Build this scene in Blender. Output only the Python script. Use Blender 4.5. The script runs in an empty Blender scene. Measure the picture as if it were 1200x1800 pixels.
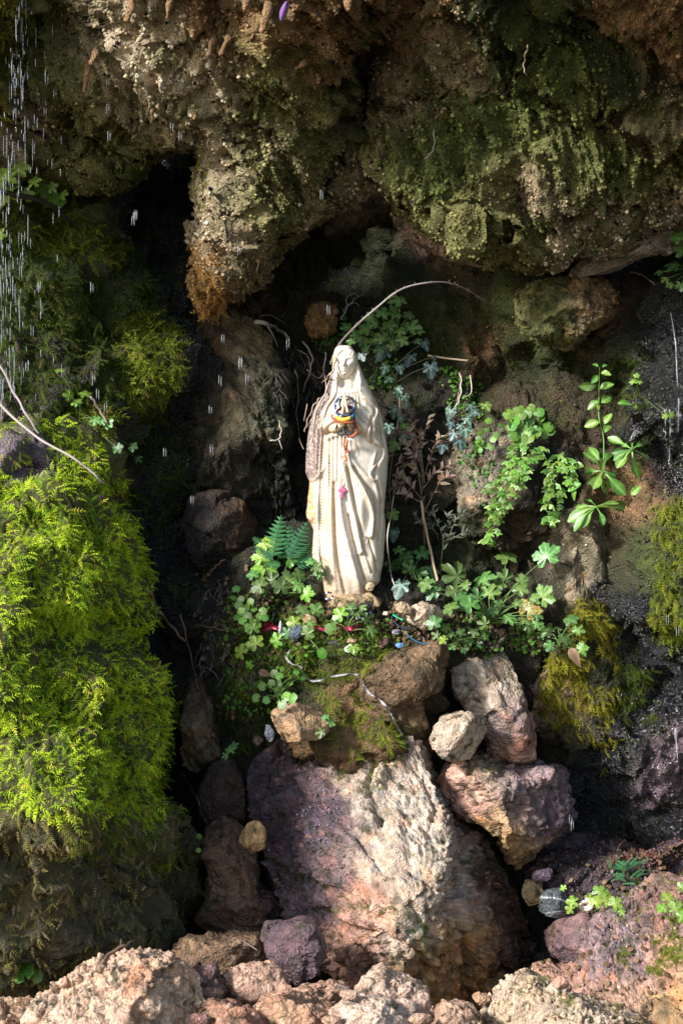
import bpy, math, random
import numpy as np
from mathutils import Vector, Matrix
random.seed(7); RNG = np.random.default_rng(11)
scene = bpy.context.scene
COL = scene.collection

# ------------------------------------------------------------------ camera, sky, sun, exposure
D, S, CZ = 4.0, 0.00132, 1.25          # camera distance, metres per photo pixel at the statue, camera height
cam_data = bpy.data.cameras.new('camera'); cam = bpy.data.objects.new('camera', cam_data); COL.objects.link(cam)
cam.location = (0, -D, CZ); cam.rotation_euler = (math.radians(90), 0, 0)
cam_data.sensor_fit = 'VERTICAL'; cam_data.sensor_height = 36; cam_data.lens = 36 * D / (1800 * S)
cam_data.clip_start = 0.05; cam_data.clip_end = 500
scene.camera = cam
SUN_L = Vector((-0.80, -0.58, 0.54)).normalized()     # towards the sun
world = bpy.data.worlds.new('World'); scene.world = world; world.use_nodes = True
wn = world.node_tree; wn.nodes.clear()
sky = wn.nodes.new('ShaderNodeTexSky'); sky.sky_type = 'NISHITA'; sky.sun_disc = False
sky.sun_elevation = math.asin(SUN_L.z); sky.sun_rotation = math.atan2(SUN_L.x, SUN_L.y)
bg = wn.nodes.new('ShaderNodeBackground'); bg.inputs['Strength'].default_value = 0.15
wo = wn.nodes.new('ShaderNodeOutputWorld')
wn.links.new(sky.outputs[0], bg.inputs[0]); wn.links.new(bg.outputs[0], wo.inputs[0])
sd = bpy.data.lights.new('sun', 'SUN'); sd.energy = 4.8; sd.angle = math.radians(10); sd.color = (1, 0.98, 0.965)
sun = bpy.data.objects.new('sun', sd); COL.objects.link(sun); sun.rotation_euler = (-SUN_L).to_track_quat('-Z', 'Y').to_euler()
scene.view_settings.view_transform = 'Standard'; scene.view_settings.look = 'None'
scene.view_settings.gamma = 1; scene.view_settings.use_curve_mapping = False
scene.view_settings.exposure = 0.9
scene.render.engine = 'CYCLES'
scene.cycles.use_denoising = True
scene.cycles.max_bounces = 6; scene.cycles.diffuse_bounces = 3; scene.cycles.transparent_max_bounces = 8

# ------------------------------------------------------------------ numpy helpers
def W(px, py, Y):
    """photo pixel + depth -> world point (arrays)"""
    px = np.asarray(px, float); py = np.asarray(py, float); Y = np.asarray(Y, float)
    k = S * (D + Y) / D
    return np.stack(np.broadcast_arrays((px - 600) * k, Y, CZ + (900 - py) * k), -1)
def pix(P):
    k = S * (D + P[..., 1]) / D
    return 600 + P[..., 0] / k, 900 - (P[..., 2] - CZ) / k
def hsh(ix, iy, iz, seed):
    h = (ix.astype(np.uint32) * np.uint32(374761393) + iy.astype(np.uint32) * np.uint32(668265263)
         + iz.astype(np.uint32) * np.uint32(2147483647 - 58) + np.uint32(seed * 7919 + 13))
    h ^= h >> np.uint32(13); h *= np.uint32(1274126177); h ^= h >> np.uint32(16); h *= np.uint32(2246822519); h ^= h >> np.uint32(13)
    return h
def perlin(P, seed=0):
    i = np.floor(P).astype(np.int64); f = P - i
    u = f * f * f * (f * (f * 6 - 15) + 10)
    out = 0
    for dx in (0, 1):
        for dy in (0, 1):
            for dz in (0, 1):
                h = hsh(i[:, 0] + dx, i[:, 1] + dy, i[:, 2] + dz, seed)
                g = np.stack([(h & 1023) / 511.5 - 1, ((h >> np.uint32(10)) & 1023) / 511.5 - 1, ((h >> np.uint32(20)) & 1023) / 511.5 - 1], 1)
                w = (u[:, 0] if dx else 1 - u[:, 0]) * (u[:, 1] if dy else 1 - u[:, 1]) * (u[:, 2] if dz else 1 - u[:, 2])
                out = out + w * ((f[:, 0] - dx) * g[:, 0] + (f[:, 1] - dy) * g[:, 1] + (f[:, 2] - dz) * g[:, 2])
    return out * 1.3
def fbm(P, octv=4, seed=0, gain=0.5):
    a, s, o = 1.0, 0.0, 0
    for k in range(octv):
        o = o + a * perlin(P * 2.03 ** k + 17.3 * k, seed + k); s += a; a *= gain
    return o / s
def ridged(P, octv=4, seed=0):
    a, s, o = 1.0, 0.0, 0
    for k in range(octv):
        o = o + a * (1 - 2 * np.abs(perlin(P * 2.03 ** k + 9.1 * k, seed + k))); s += a; a *= 0.5
    return o / s
def worley(P, seed=0):
    """distance to the nearest feature point, id noise of that cell"""
    i = np.floor(P).astype(np.int64); f = P - i
    best = np.full(len(P), 9.0); idn = np.zeros(len(P))
    for dx in (-1, 0, 1):
        for dy in (-1, 0, 1):
            for dz in (-1, 0, 1):
                h = hsh(i[:, 0] + dx, i[:, 1] + dy, i[:, 2] + dz, seed)
                q = np.stack([dx + (h & 1023) / 1023., dy + ((h >> np.uint32(10)) & 1023) / 1023., dz + ((h >> np.uint32(20)) & 1023) / 1023.], 1) - f
                d = np.einsum('ij,ij->i', q, q)
                m = d < best
                best[m] = d[m]; idn[m] = (h[m] >> np.uint32(5)) % 997 / 997.
    return np.sqrt(best), idn
def cells(P, seed=0):
    """random tilted plane per Voronoi cell: broken, faceted relief; also distance to the cell border"""
    i = np.floor(P).astype(np.int64); f = P - i
    b1 = np.full(len(P), 9.0); b2 = np.full(len(P), 9.0); Q = np.zeros((len(P), 3)); H = np.zeros(len(P), np.uint32)
    for dx in (-1, 0, 1):
        for dy in (-1, 0, 1):
            for dz in (-1, 0, 1):
                h = hsh(i[:, 0] + dx, i[:, 1] + dy, i[:, 2] + dz, seed)
                q = np.stack([dx + (h & 1023) / 1023., dy + ((h >> np.uint32(10)) & 1023) / 1023., dz + ((h >> np.uint32(20)) & 1023) / 1023.], 1) - f
                d = np.einsum('ij,ij->i', q, q)
                m = d < b1
                b2 = np.where(m, b1, np.minimum(b2, d)); b1 = np.where(m, d, b1); Q[m] = q[m]; H[m] = h[m]
    g = np.stack([((H >> np.uint32(3)) & 255) / 127.5 - 1, ((H >> np.uint32(11)) & 255) / 127.5 - 1, ((H >> np.uint32(19)) & 255) / 127.5 - 1], 1)
    return np.einsum('ij,ij->i', g, Q), np.sqrt(b2) - np.sqrt(b1), (H >> np.uint32(7)) % 256 / 255.
def sstep(a, b, x):
    t = np.clip((x - a) / (b - a), 0, 1); return t * t * (3 - 2 * t)
def shep(pts, X, Y, sig):
    """smooth interpolation of control points (px, py, value...)"""
    pts = np.asarray(pts, float); v = pts[:, 2:]
    num = np.zeros((len(X), v.shape[1])); den = np.zeros(len(X))
    for p, val in zip(pts, v):
        d2 = (X - p[0]) ** 2 + (Y - p[1]) ** 2
        w = np.exp(-d2 / (2 * sig * sig)) + 1e-3 / (1 + d2 / (sig * sig)) ** 2
        num += w[:, None] * val; den += w
    return num / den[:, None]
def inpoly(X, Y, poly):
    c = np.zeros(len(X), bool); n = len(poly)
    for k in range(n):
        x1, y1 = poly[k]; x2, y2 = poly[(k + 1) % n]
        if y1 == y2: continue
        c ^= ((y1 > Y) != (y2 > Y)) & (X < (x2 - x1) * (Y - y1) / (y2 - y1) + x1)
    return c
def dpoly(X, Y, poly, closed=True):
    """distance to a polyline, and the sign of the side"""
    best = np.full(len(X), 1e9); sg = np.ones(len(X)); n = len(poly)
    for k in range(n if closed else n - 1):
        x1, y1 = poly[k]; x2, y2 = poly[(k + 1) % n]
        ex, ey = x2 - x1, y2 - y1; L = ex * ex + ey * ey + 1e-9
        t = np.clip(((X - x1) * ex + (Y - y1) * ey) / L, 0, 1)
        d = np.hypot(X - x1 - t * ex, Y - y1 - t * ey)
        m = d < best; best[m] = d[m]; sg[m] = np.sign(ex * (Y - y1) - ey * (X - x1))[m]
    return best, sg
def smooth_poly(pts, n=6, closed=True):
    P = np.asarray(pts, float); N = len(P); out = []
    for k in range(N if closed else N - 1):
        if closed: a, b, c, d = P[(k - 1) % N], P[k], P[(k + 1) % N], P[(k + 2) % N]
        else: a, b, c, d = P[max(k - 1, 0)], P[k], P[k + 1], P[min(k + 2, N - 1)]
        for t in np.linspace(0, 1, n, endpoint=False):
            out.append(0.5 * (2 * b + (c - a) * t + (2 * a - 5 * b + 4 * c - d) * t * t + (3 * b - a - 3 * c + d) * t ** 3))
    if not closed: out.append(P[-1])
    return np.array(out)
def vnorm(V, F):
    N = np.zeros_like(V)
    fn = np.cross(V[F[:, 1]] - V[F[:, 0]], V[F[:, 2]] - V[F[:, 0]])
    if F.shape[1] == 4: fn = fn + np.cross(V[F[:, 2]] - V[F[:, 0]], V[F[:, 3]] - V[F[:, 0]])
    for k in range(F.shape[1]):
        for c in range(3): N[:, c] += np.bincount(F[:, k], fn[:, c], len(V))
    return N / (np.linalg.norm(N, axis=1, keepdims=True) + 1e-12)
def lerp(a, b, t):
    a = np.asarray(a, float); b = np.asarray(b, float); t = np.asarray(t)
    return a + (b - a) * (t[..., None] if t.ndim else t)

# ------------------------------------------------------------------ object helpers
def mesh_data(name, V, F, mat=None, col=None, smooth=True):
    """V (n,3); F one array or list of arrays (tris / quads); col (n,4): albedo + wetness"""
    Fs = F if isinstance(F, list) else [F]
    me = bpy.data.meshes.new(name)
    me.vertices.add(len(V)); me.vertices.foreach_set('co', np.asarray(V, np.float32).ravel())
    loops = np.concatenate([f.ravel() for f in Fs]).astype(np.int32)
    sizes = np.concatenate([np.full(len(f), f.shape[1], np.int32) for f in Fs])
    starts = np.concatenate([[0], np.cumsum(sizes)[:-1]]).astype(np.int32)
    me.loops.add(len(loops)); me.loops.foreach_set('vertex_index', loops)
    me.polygons.add(len(sizes)); me.polygons.foreach_set('loop_start', starts)
    me.polygons.foreach_set('use_smooth', np.full(len(sizes), smooth))
    if col is not None:
        at = me.color_attributes.new('Col', 'FLOAT_COLOR', 'POINT')
        at.data.foreach_set('color', np.asarray(col, np.float32).ravel())
    me.update(calc_edges=True)
    if mat: me.materials.append(mat)
    return me
def link(name, data, parent=None, **props):
    o = bpy.data.objects.new(name, data); COL.objects.link(o)
    if parent is not None: o.parent = parent
    for k, v in props.items():
        if v is not None: o[k] = v
    return o
def obj(name, V, F, mat, col=None, parent=None, smooth=True, origin=None, **props):
    V = np.asarray(V, float)
    if parent is not None and origin is None: V = V - np.array(parent.location)
    if origin is not None: V = V - np.asarray(origin)
    o = link(name, mesh_data(name, V, F, mat, col, smooth), parent, **props)
    if origin is not None: o.location = origin
    return o
def thing(name, loc, label, category, group=None):
    o = link(name, None, None, label=label, category=category, group=group); o.location = loc
    o.empty_display_size = 0.02
    return o

# ------------------------------------------------------------------ materials
def new_mat(name):
    m = bpy.data.materials.new(name); m.use_nodes = True
    nt = m.node_tree; b = nt.nodes['Principled BSDF']
    return m, nt, b
def nd(nt, typ, **kw):
    n = nt.nodes.new(typ)
    for k, v in kw.items():
        if k.startswith('i_'):
            n.inputs[int(k[2:]) if k[2:].isdigit() else k[2:]].default_value = v
        else: setattr(n, k, v)
    return n
def rock_mat(name, s1, s2, bump, con=0.5, voro=0.0, spec=0.5):
    """albedo from the mesh's own colour layer, mottled and roughened procedurally; its alpha is wetness"""
    m, nt, b = new_mat(name); L = nt.links.new
    at = nd(nt, 'ShaderNodeAttribute', attribute_name='Col')
    tc = nd(nt, 'ShaderNodeTexCoord')
    n1 = nd(nt, 'ShaderNodeTexNoise'); n1.inputs['Scale'].default_value = s1; n1.inputs['Detail'].default_value = 6; n1.inputs['Roughness'].default_value = 0.65
    n2 = nd(nt, 'ShaderNodeTexNoise'); n2.inputs['Scale'].default_value = s2; n2.inputs['Detail'].default_value = 4; n2.inputs['Roughness'].default_value = 0.7
    for n in (n1, n2): L(tc.outputs['Object'], n.inputs['Vector'])
    mr = nd(nt, 'ShaderNodeMapRange'); mr.inputs['From Min'].default_value = 0.3; mr.inputs['From Max'].default_value = 0.7
    mr.inputs['To Min'].default_value = 1 - con; mr.inputs['To Max'].default_value = 1 + con
    ad = nd(nt, 'ShaderNodeMath', operation='ADD'); ml = nd(nt, 'ShaderNodeMath', operation='MULTIPLY'); ml.inputs[1].default_value = 0.5
    L(n1.outputs['Fac'], ad.inputs[0]); L(n2.outputs['Fac'], ad.inputs[1]); L(ad.outputs[0], ml.inputs[0]); L(ml.outputs[0], mr.inputs['Value'])
    mx = nd(nt, 'ShaderNodeMix', data_type='RGBA', blend_type='MULTIPLY'); mx.inputs['Factor'].default_value = 1
    L(at.outputs['Color'], mx.inputs['A']); L(mr.outputs[0], mx.inputs['B'])
    L(mx.outputs['Result'], b.inputs['Base Color'])
    rr = nd(nt, 'ShaderNodeMapRange'); rr.inputs['To Min'].default_value = 0.85; rr.inputs['To Max'].default_value = 0.13
    L(at.outputs['Alpha'], rr.inputs['Value']); L(rr.outputs[0], b.inputs['Roughness'])
    sp = nd(nt, 'ShaderNodeMapRange'); sp.inputs['To Min'].default_value = 0.25; sp.inputs['To Max'].default_value = spec
    L(at.outputs['Alpha'], sp.inputs['Value']); L(sp.outputs[0], b.inputs['Specular IOR Level'])
    hsum = nd(nt, 'ShaderNodeMath', operation='ADD'); L(n1.outputs['Fac'], hsum.inputs[0]); L(n2.outputs['Fac'], hsum.inputs[1])
    h = hsum.outputs[0]
    if voro:
        vo = nd(nt, 'ShaderNodeTexVoronoi'); vo.inputs['Scale'].default_value = voro; L(tc.outputs['Object'], vo.inputs['Vector'])
        h2 = nd(nt, 'ShaderNodeMath', operation='SUBTRACT'); L(h, h2.inputs[0]); L(vo.outputs['Distance'], h2.inputs[1]); h = h2.outputs[0]
    bp = nd(nt, 'ShaderNodeBump'); bp.inputs['Strength'].default_value = 0.9; bp.inputs['Distance'].default_value = bump
    L(h, bp.inputs['Height']); L(bp.outputs[0], b.inputs['Normal'])
    return m
M_TUFA = rock_mat('tufa', 60, 300, 0.006, 0.7, 210)
M_WALL = rock_mat('cave_rock', 45, 260, 0.008, 0.7, 170, spec=0.8)
M_ROCK = rock_mat('stone', 40, 260, 0.006, 0.5, 150, spec=0.6)
def plant_mat(name, rough=0.5, trans=0.35, spec=0.4, randv=0.25, use_obj=False, color=None):
    m, nt, b = new_mat(name); L = nt.links.new
    if color is None:
        at = nd(nt, 'ShaderNodeAttribute', attribute_name='Col'); src = at.outputs['Color']
    else:
        rg = nd(nt, 'ShaderNodeRGB'); rg.outputs[0].default_value = (*color, 1); src = rg.outputs[0]
    if use_obj:
        oi = nd(nt, 'ShaderNodeObjectInfo')
        hs = nd(nt, 'ShaderNodeHueSaturation'); L(src, hs.inputs['Color'])
        r1 = nd(nt, 'ShaderNodeMapRange'); r1.inputs['To Min'].default_value = 1 - randv; r1.inputs['To Max'].default_value = 1 + randv
        L(oi.outputs['Random'], r1.inputs['Value']); L(r1.outputs[0], hs.inputs['Value'])
        w = nd(nt, 'ShaderNodeMath', operation='FRACT'); w0 = nd(nt, 'ShaderNodeMath', operation='MULTIPLY'); w0.inputs[1].default_value = 17.31
        L(oi.outputs['Random'], w0.inputs[0]); L(w0.outputs[0], w.inputs[0])
        r2 = nd(nt, 'ShaderNodeMapRange'); r2.inputs['To Min'].default_value = 0.462; r2.inputs['To Max'].default_value = 0.518
        L(w.outputs[0], r2.inputs['Value']); L(r2.outputs[0], hs.inputs['Hue']); src = hs.outputs[0]
        tc = nd(nt, 'ShaderNodeTexCoord'); no = nd(nt, 'ShaderNodeTexNoise'); no.inputs['Scale'].default_value = 5; no.inputs['Detail'].default_value = 5
        L(tc.outputs['Object'], no.inputs['Vector'])
        r3 = nd(nt, 'ShaderNodeMapRange'); r3.inputs['From Min'].default_value = 0.3; r3.inputs['From Max'].default_value = 0.7; r3.inputs['To Min'].default_value = 0.7; r3.inputs['To Max'].default_value = 1.3
        L(no.outputs['Fac'], r3.inputs['Value'])
        mx = nd(nt, 'ShaderNodeMix', data_type='RGBA', blend_type='MULTIPLY'); mx.inputs['Factor'].default_value = 1
        L(src, mx.inputs['A']); L(r3.outputs[0], mx.inputs['B']); src = mx.outputs['Result']
        bp = nd(nt, 'ShaderNodeBump'); bp.inputs['Strength'].default_value = 0.35; bp.inputs['Distance'].default_value = 0.002
        L(no.outputs['Fac'], bp.inputs['Height']); L(bp.outputs[0], b.inputs['Normal'])
    L(src, b.inputs['Base Color']); b.inputs['Roughness'].default_value = rough; b.inputs['Specular IOR Level'].default_value = spec
    if trans:
        t = nd(nt, 'ShaderNodeBsdfTranslucent'); L(src, t.inputs['Color'])
        ms = nd(nt, 'ShaderNodeMixShader'); ms.inputs[0].default_value = trans
        L(b.outputs[0], ms.inputs[1]); L(t.outputs[0], ms.inputs[2])
        L(ms.outputs[0], nt.nodes['Material Output'].inputs['Surface'])
    return m
M_MOSS = plant_mat('moss', 0.75, 0.3, 0.15)
M_WETC = plant_mat('wet_crumb', 0.38, 0.0, 0.5)
M_CRUMB = plant_mat('tufa_crumb', 0.9, 0.0, 0.15)
M_LEAF = plant_mat('leaf', 0.38, 0.3, 0.5, 0.42, True)
M_IVY = plant_mat('ivy_leaf', 0.42, 0.15, 0.45, 0.3, True)
M_FERN = plant_mat('fern', 0.65, 0.25, 0.15, 0.35, True)
M_DRY = plant_mat('dry_leaf', 0.7, 0.2, 0.2, 0.35, True)
M_STEM = plant_mat('stem', 0.6, 0.0, 0.3)
def plain(name, c, rough=0.5, spec=0.5, metal=0.0, bump=0.0, bs=200, con=0.0):
    m, nt, b = new_mat(name); L = nt.links.new
    b.inputs['Base Color'].default_value = (*c, 1); b.inputs['Roughness'].default_value = rough
    b.inputs['Specular IOR Level'].default_value = spec; b.inputs['Metallic'].default_value = metal
    tc = nd(nt, 'ShaderNodeTexCoord'); no = nd(nt, 'ShaderNodeTexNoise'); no.inputs['Scale'].default_value = bs; no.inputs['Detail'].default_value = 5
    L(tc.outputs['Object'], no.inputs['Vector'])
    if con:
        r3 = nd(nt, 'ShaderNodeMapRange'); r3.inputs['From Min'].default_value = 0.3; r3.inputs['From Max'].default_value = 0.7; r3.inputs['To Min'].default_value = 1 - con; r3.inputs['To Max'].default_value = 1 + con
        L(no.outputs['Fac'], r3.inputs['Value'])
        mx = nd(nt, 'ShaderNodeMix', data_type='RGBA', blend_type='MULTIPLY'); mx.inputs['Factor'].default_value = 1; mx.inputs['A'].default_value = (*c, 1)
        L(r3.outputs[0], mx.inputs['B']); L(mx.outputs['Result'], b.inputs['Base Color'])
    if bump:
        bp = nd(nt, 'ShaderNodeBump'); bp.inputs['Distance'].default_value = bump; L(no.outputs['Fac'], bp.inputs['Height']); L(bp.outputs[0], b.inputs['Normal'])
    return m

# ------------------------------------------------------------------ surfaces kept for placing plants
SURF = {}            # name -> (V, F, N)
def grid_faces(nx, ny, mask=None):
    a = (np.arange(ny - 1)[:, None] * nx + np.arange(nx - 1)[None]).ravel()
    F = np.stack([a, a + nx, a + nx + 1, a + 1], 1)
    if mask is not None: F = F[mask[F].all(1)]
    return F
def compact(V, F, *arrs):
    u = np.unique(F); mp = np.full(len(V), -1); mp[u] = np.arange(len(u))
    return (V[u], mp[F]) + tuple(a[u] for a in arrs)
# ------------------------------------------------------------------ the setting: ground, cave wall, overhang
def axis(lo, a, b, hi, fine, coarse):
    return np.concatenate([np.arange(lo, a, coarse), np.arange(a, b, fine), np.arange(b, hi + coarse, coarse)])
# ground sheet to the horizon
gx = np.concatenate([np.linspace(-60, -3, 20), np.linspace(-2.5, 2.5, 60), np.linspace(3, 60, 20)])
gy = np.concatenate([np.linspace(-90, -6, 20), np.linspace(-5.5, 0.8, 70)])
GX, GY = np.meshgrid(gx, gy); Vg = np.stack([GX.ravel(), GY.ravel(), 0 * GX.ravel()], 1)
Vg[:, 2] = fbm(Vg * 1.3, 4, 91) * 0.06 + 0.12 * sstep(-1.2, 0.0, Vg[:, 1]) - 0.02
cg = np.ones((len(Vg), 4)); t = (fbm(Vg * 3, 4, 92) + 1) / 2
cg[:, :3] = lerp((0.16, 0.11, 0.07), (0.08, 0.08, 0.04), t); cg[:, 3] = 0.2
obj('ground', Vg, grid_faces(len(gx), len(gy)), M_ROCK, cg, kind='structure')

DARK = (0.014, 0.012, 0.01); WET = (0.007, 0.0065, 0.008); MOSS = (0.05, 0.062, 0.012); MOSD = (0.022, 0.027, 0.008)  # DARK: cave recesses and gaps, part of their shade put into the rock colour
BRN = (0.05, 0.032, 0.016); ORG = (0.20, 0.11, 0.05); PALE = (0.36, 0.28, 0.19); PURP = (0.13, 0.085, 0.10); SOIL = (0.022, 0.016, 0.010)
# px, py, depth
WALL_Y = [
 (-300, 300, .1), (-300, 900, -.1), (-300, 1500, -.5), (-40, 360, .18), (100, 380, .22), (60, 520, .10), (200, 560, .22), (260, 620, .14), (300, 420, .5), (310, 560, .42), (60, 680, .06), (180, 720, .12), (300, 760, .32),
 (250, 860, .22), (300, 1000, .22), (330, 1150, .24), (330, 1320, .3), (330, 1500, .3), (340, 1640, .1), (150, 1000, .2), (100, 1200, .2), (100, 1400, .15), (100, 1600, .1), (100, 1750, .0), (250, 1500, .2), (250, 1700, .1),
 (420, 520, .62), (520, 480, .75), (600, 470, .75), (700, 440, .45), (620, 560, .5), (560, 640, .48), (540, 760, .45), (520, 880, .38), (560, 980, .2), (470, 900, .36), (400, 760, .42), (360, 900, .42), (400, 1020, .12),
 (660, 620, .26), (720, 600, .24), (760, 540, .3), (820, 520, .24), (830, 600, .22), (880, 640, .28), (720, 700, .17), (800, 720, .15), (740, 830, .14), (700, 950, .16), (780, 960, .17),
 (880, 780, .07), (860, 900, .16), (940, 820, .06), (920, 960, .17), (830, 1000, .12), (960, 560, .1), (1000, 520, .05), (1060, 540, .08), (1000, 640, .16), (1040, 720, .08), (1100, 640, .02), (1180, 520, -.06), (1190, 700, -.14), (1150, 800, -.02), (1180, 900, -.14), (1060, 800, .06), (1080, 900, .04), (1010, 920, .1), (1030, 1020, .04), (1060, 1120, 0.0), (1180, 1040, -.16), (1130, 1180, .06), (1180, 1300, .04), (1060, 1300, .06), (1100, 1440, .16), (1180, 1480, .1),
 (1000, 1180, .12), (960, 1120, .04), (900, 1130, .06), (850, 1120, -.02), (780, 1120, -.05), (700, 1110, -.05), (620, 1080, .02), (560, 1060, .02), (480, 1050, .06), (440, 1100, .03), (620, 1130, -.1), (520, 1150, -.07), (430, 1180, 0), (400, 1260, .06), (480, 1230, -.06), (600, 1210, -.12), (700, 1200, -.05), (840, 1240, .12), (920, 1280, .14), (780, 1300, .1), (660, 1260, -.14),
 (430, 1330, .05), (500, 1400, .05), (600, 1500, .1), (700, 1600, .1), (900, 1540, .12), (980, 1560, .08), (1000, 1700, -.1), (400, 1500, .1), (380, 1650, .08), (450, 1680, .05), (520, 1700, .05), (620, 1740, .0), (700, 1700, .05), (780, 1740, 0), (700, 1800, -.1), (860, 1700, .1), (900, 1760, -.02), (1100, 1800, -.35), (600, 1850, -.45), (300, 1850, -.45),
 (1500, 500, -.3), (1500, 1000, -.5), (1500, 1600, -.4), (600, 200, .35), (200, 200, .35), (1000, 250, .3), (900, 440, .22), (1100, 440, .2)]
# px, py, r, g, b, wetness
def cz(x, y, c, w): return (x, y, *c, w)
WALL_C = [cz(*a) for a in [
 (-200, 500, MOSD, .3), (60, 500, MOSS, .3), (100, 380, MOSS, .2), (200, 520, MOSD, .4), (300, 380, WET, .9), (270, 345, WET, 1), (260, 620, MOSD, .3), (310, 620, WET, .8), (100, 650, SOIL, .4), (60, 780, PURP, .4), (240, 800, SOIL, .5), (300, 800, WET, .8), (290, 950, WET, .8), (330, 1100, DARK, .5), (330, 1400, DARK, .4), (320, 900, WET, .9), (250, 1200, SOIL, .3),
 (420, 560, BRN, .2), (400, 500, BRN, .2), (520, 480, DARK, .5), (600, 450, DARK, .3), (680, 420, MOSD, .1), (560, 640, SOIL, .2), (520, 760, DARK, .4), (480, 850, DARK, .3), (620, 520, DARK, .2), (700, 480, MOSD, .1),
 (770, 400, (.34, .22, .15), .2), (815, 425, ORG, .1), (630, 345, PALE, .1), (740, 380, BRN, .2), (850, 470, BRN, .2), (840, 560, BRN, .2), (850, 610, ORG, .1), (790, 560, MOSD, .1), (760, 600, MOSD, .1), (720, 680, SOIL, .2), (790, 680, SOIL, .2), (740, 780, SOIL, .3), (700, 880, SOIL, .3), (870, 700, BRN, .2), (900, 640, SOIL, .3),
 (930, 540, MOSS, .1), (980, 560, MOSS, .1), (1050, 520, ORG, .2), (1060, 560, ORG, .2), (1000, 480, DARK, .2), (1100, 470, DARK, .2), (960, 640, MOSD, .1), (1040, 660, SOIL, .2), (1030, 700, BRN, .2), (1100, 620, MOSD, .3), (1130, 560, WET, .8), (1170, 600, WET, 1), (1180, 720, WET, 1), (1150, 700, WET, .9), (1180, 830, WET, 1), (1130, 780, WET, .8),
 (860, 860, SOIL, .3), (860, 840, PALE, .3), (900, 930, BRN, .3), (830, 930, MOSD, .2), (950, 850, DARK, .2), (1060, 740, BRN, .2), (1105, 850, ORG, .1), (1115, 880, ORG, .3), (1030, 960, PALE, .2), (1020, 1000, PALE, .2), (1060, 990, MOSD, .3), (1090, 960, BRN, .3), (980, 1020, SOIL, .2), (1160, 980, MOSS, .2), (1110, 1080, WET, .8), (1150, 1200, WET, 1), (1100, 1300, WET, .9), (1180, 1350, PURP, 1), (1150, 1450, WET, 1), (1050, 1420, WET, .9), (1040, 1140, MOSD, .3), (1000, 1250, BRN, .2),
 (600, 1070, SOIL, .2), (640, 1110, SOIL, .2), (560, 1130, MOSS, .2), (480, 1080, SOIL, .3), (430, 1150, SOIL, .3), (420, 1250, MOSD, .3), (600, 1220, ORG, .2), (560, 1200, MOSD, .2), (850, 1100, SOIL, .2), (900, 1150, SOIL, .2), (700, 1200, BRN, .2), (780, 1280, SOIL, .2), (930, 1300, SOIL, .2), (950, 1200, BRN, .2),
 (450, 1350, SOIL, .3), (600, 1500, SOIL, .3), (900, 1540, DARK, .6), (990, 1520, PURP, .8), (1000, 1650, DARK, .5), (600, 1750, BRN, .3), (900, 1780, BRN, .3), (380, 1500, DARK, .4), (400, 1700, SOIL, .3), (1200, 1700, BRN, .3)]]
def sheet_mesh(PX, PY, Y, disp):
    V = W(PX, PY, Y); return V
ax = axis(-420, -40, 1240, 1640, 3.8, 30); ay = axis(-150, 300, 1830, 1960, 3.8, 30)
PXg, PYg = [a.ravel() for a in np.meshgrid(ax, ay)]
Y0 = shep(WALL_Y, PXg, PYg, 42)[:, 0]
Vw = W(PXg, PYg, Y0); Fw = grid_faces(len(ax), len(ay))
Nw = vnorm(Vw, Fw)
st = np.array([1, 1, .75])
amp = sstep(1650, 300, np.abs(PXg - 600) + 0 * PYg)
d = fbm(Vw * 6 * st, 4, 1) * 0.07 + ridged(Vw * 13 * st, 4, 5) * 0.035 + cells(Vw * 8 + fbm(Vw * 20, 3, 8)[:, None] * .2, 7)[0] * .045 + cells(Vw * 22 + fbm(Vw * 40, 3, 8)[:, None] * .2, 6)[0] * .014 + fbm(Vw * 45, 4, 9) * 0.014 - (worley(Vw * 75, 3)[0] - .5) * 0.007
ledge = np.exp(-((PXg - 640) / 160) ** 2 - ((PYg - 1090) / 60) ** 2)
d *= 1 - 0.7 * ledge
Vw = Vw + Nw * d[:, None]; Nw = vnorm(Vw, Fw)
wx = PXg + fbm(Vw * 9, 4, 21) * 45 + fbm(Vw * 30, 3, 23) * 25; wy = PYg + fbm(Vw * 9, 4, 22) * 45 + fbm(Vw * 30, 3, 24) * 25
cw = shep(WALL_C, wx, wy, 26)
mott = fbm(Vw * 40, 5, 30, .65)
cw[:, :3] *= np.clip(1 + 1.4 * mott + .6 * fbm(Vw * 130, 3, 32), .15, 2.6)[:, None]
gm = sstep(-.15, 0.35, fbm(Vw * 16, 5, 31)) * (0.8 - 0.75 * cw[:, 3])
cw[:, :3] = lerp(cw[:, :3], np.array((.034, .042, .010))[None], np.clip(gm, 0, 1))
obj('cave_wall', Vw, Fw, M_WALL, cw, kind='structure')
SURF['wall'] = (Vw, Fw, Nw)

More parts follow.
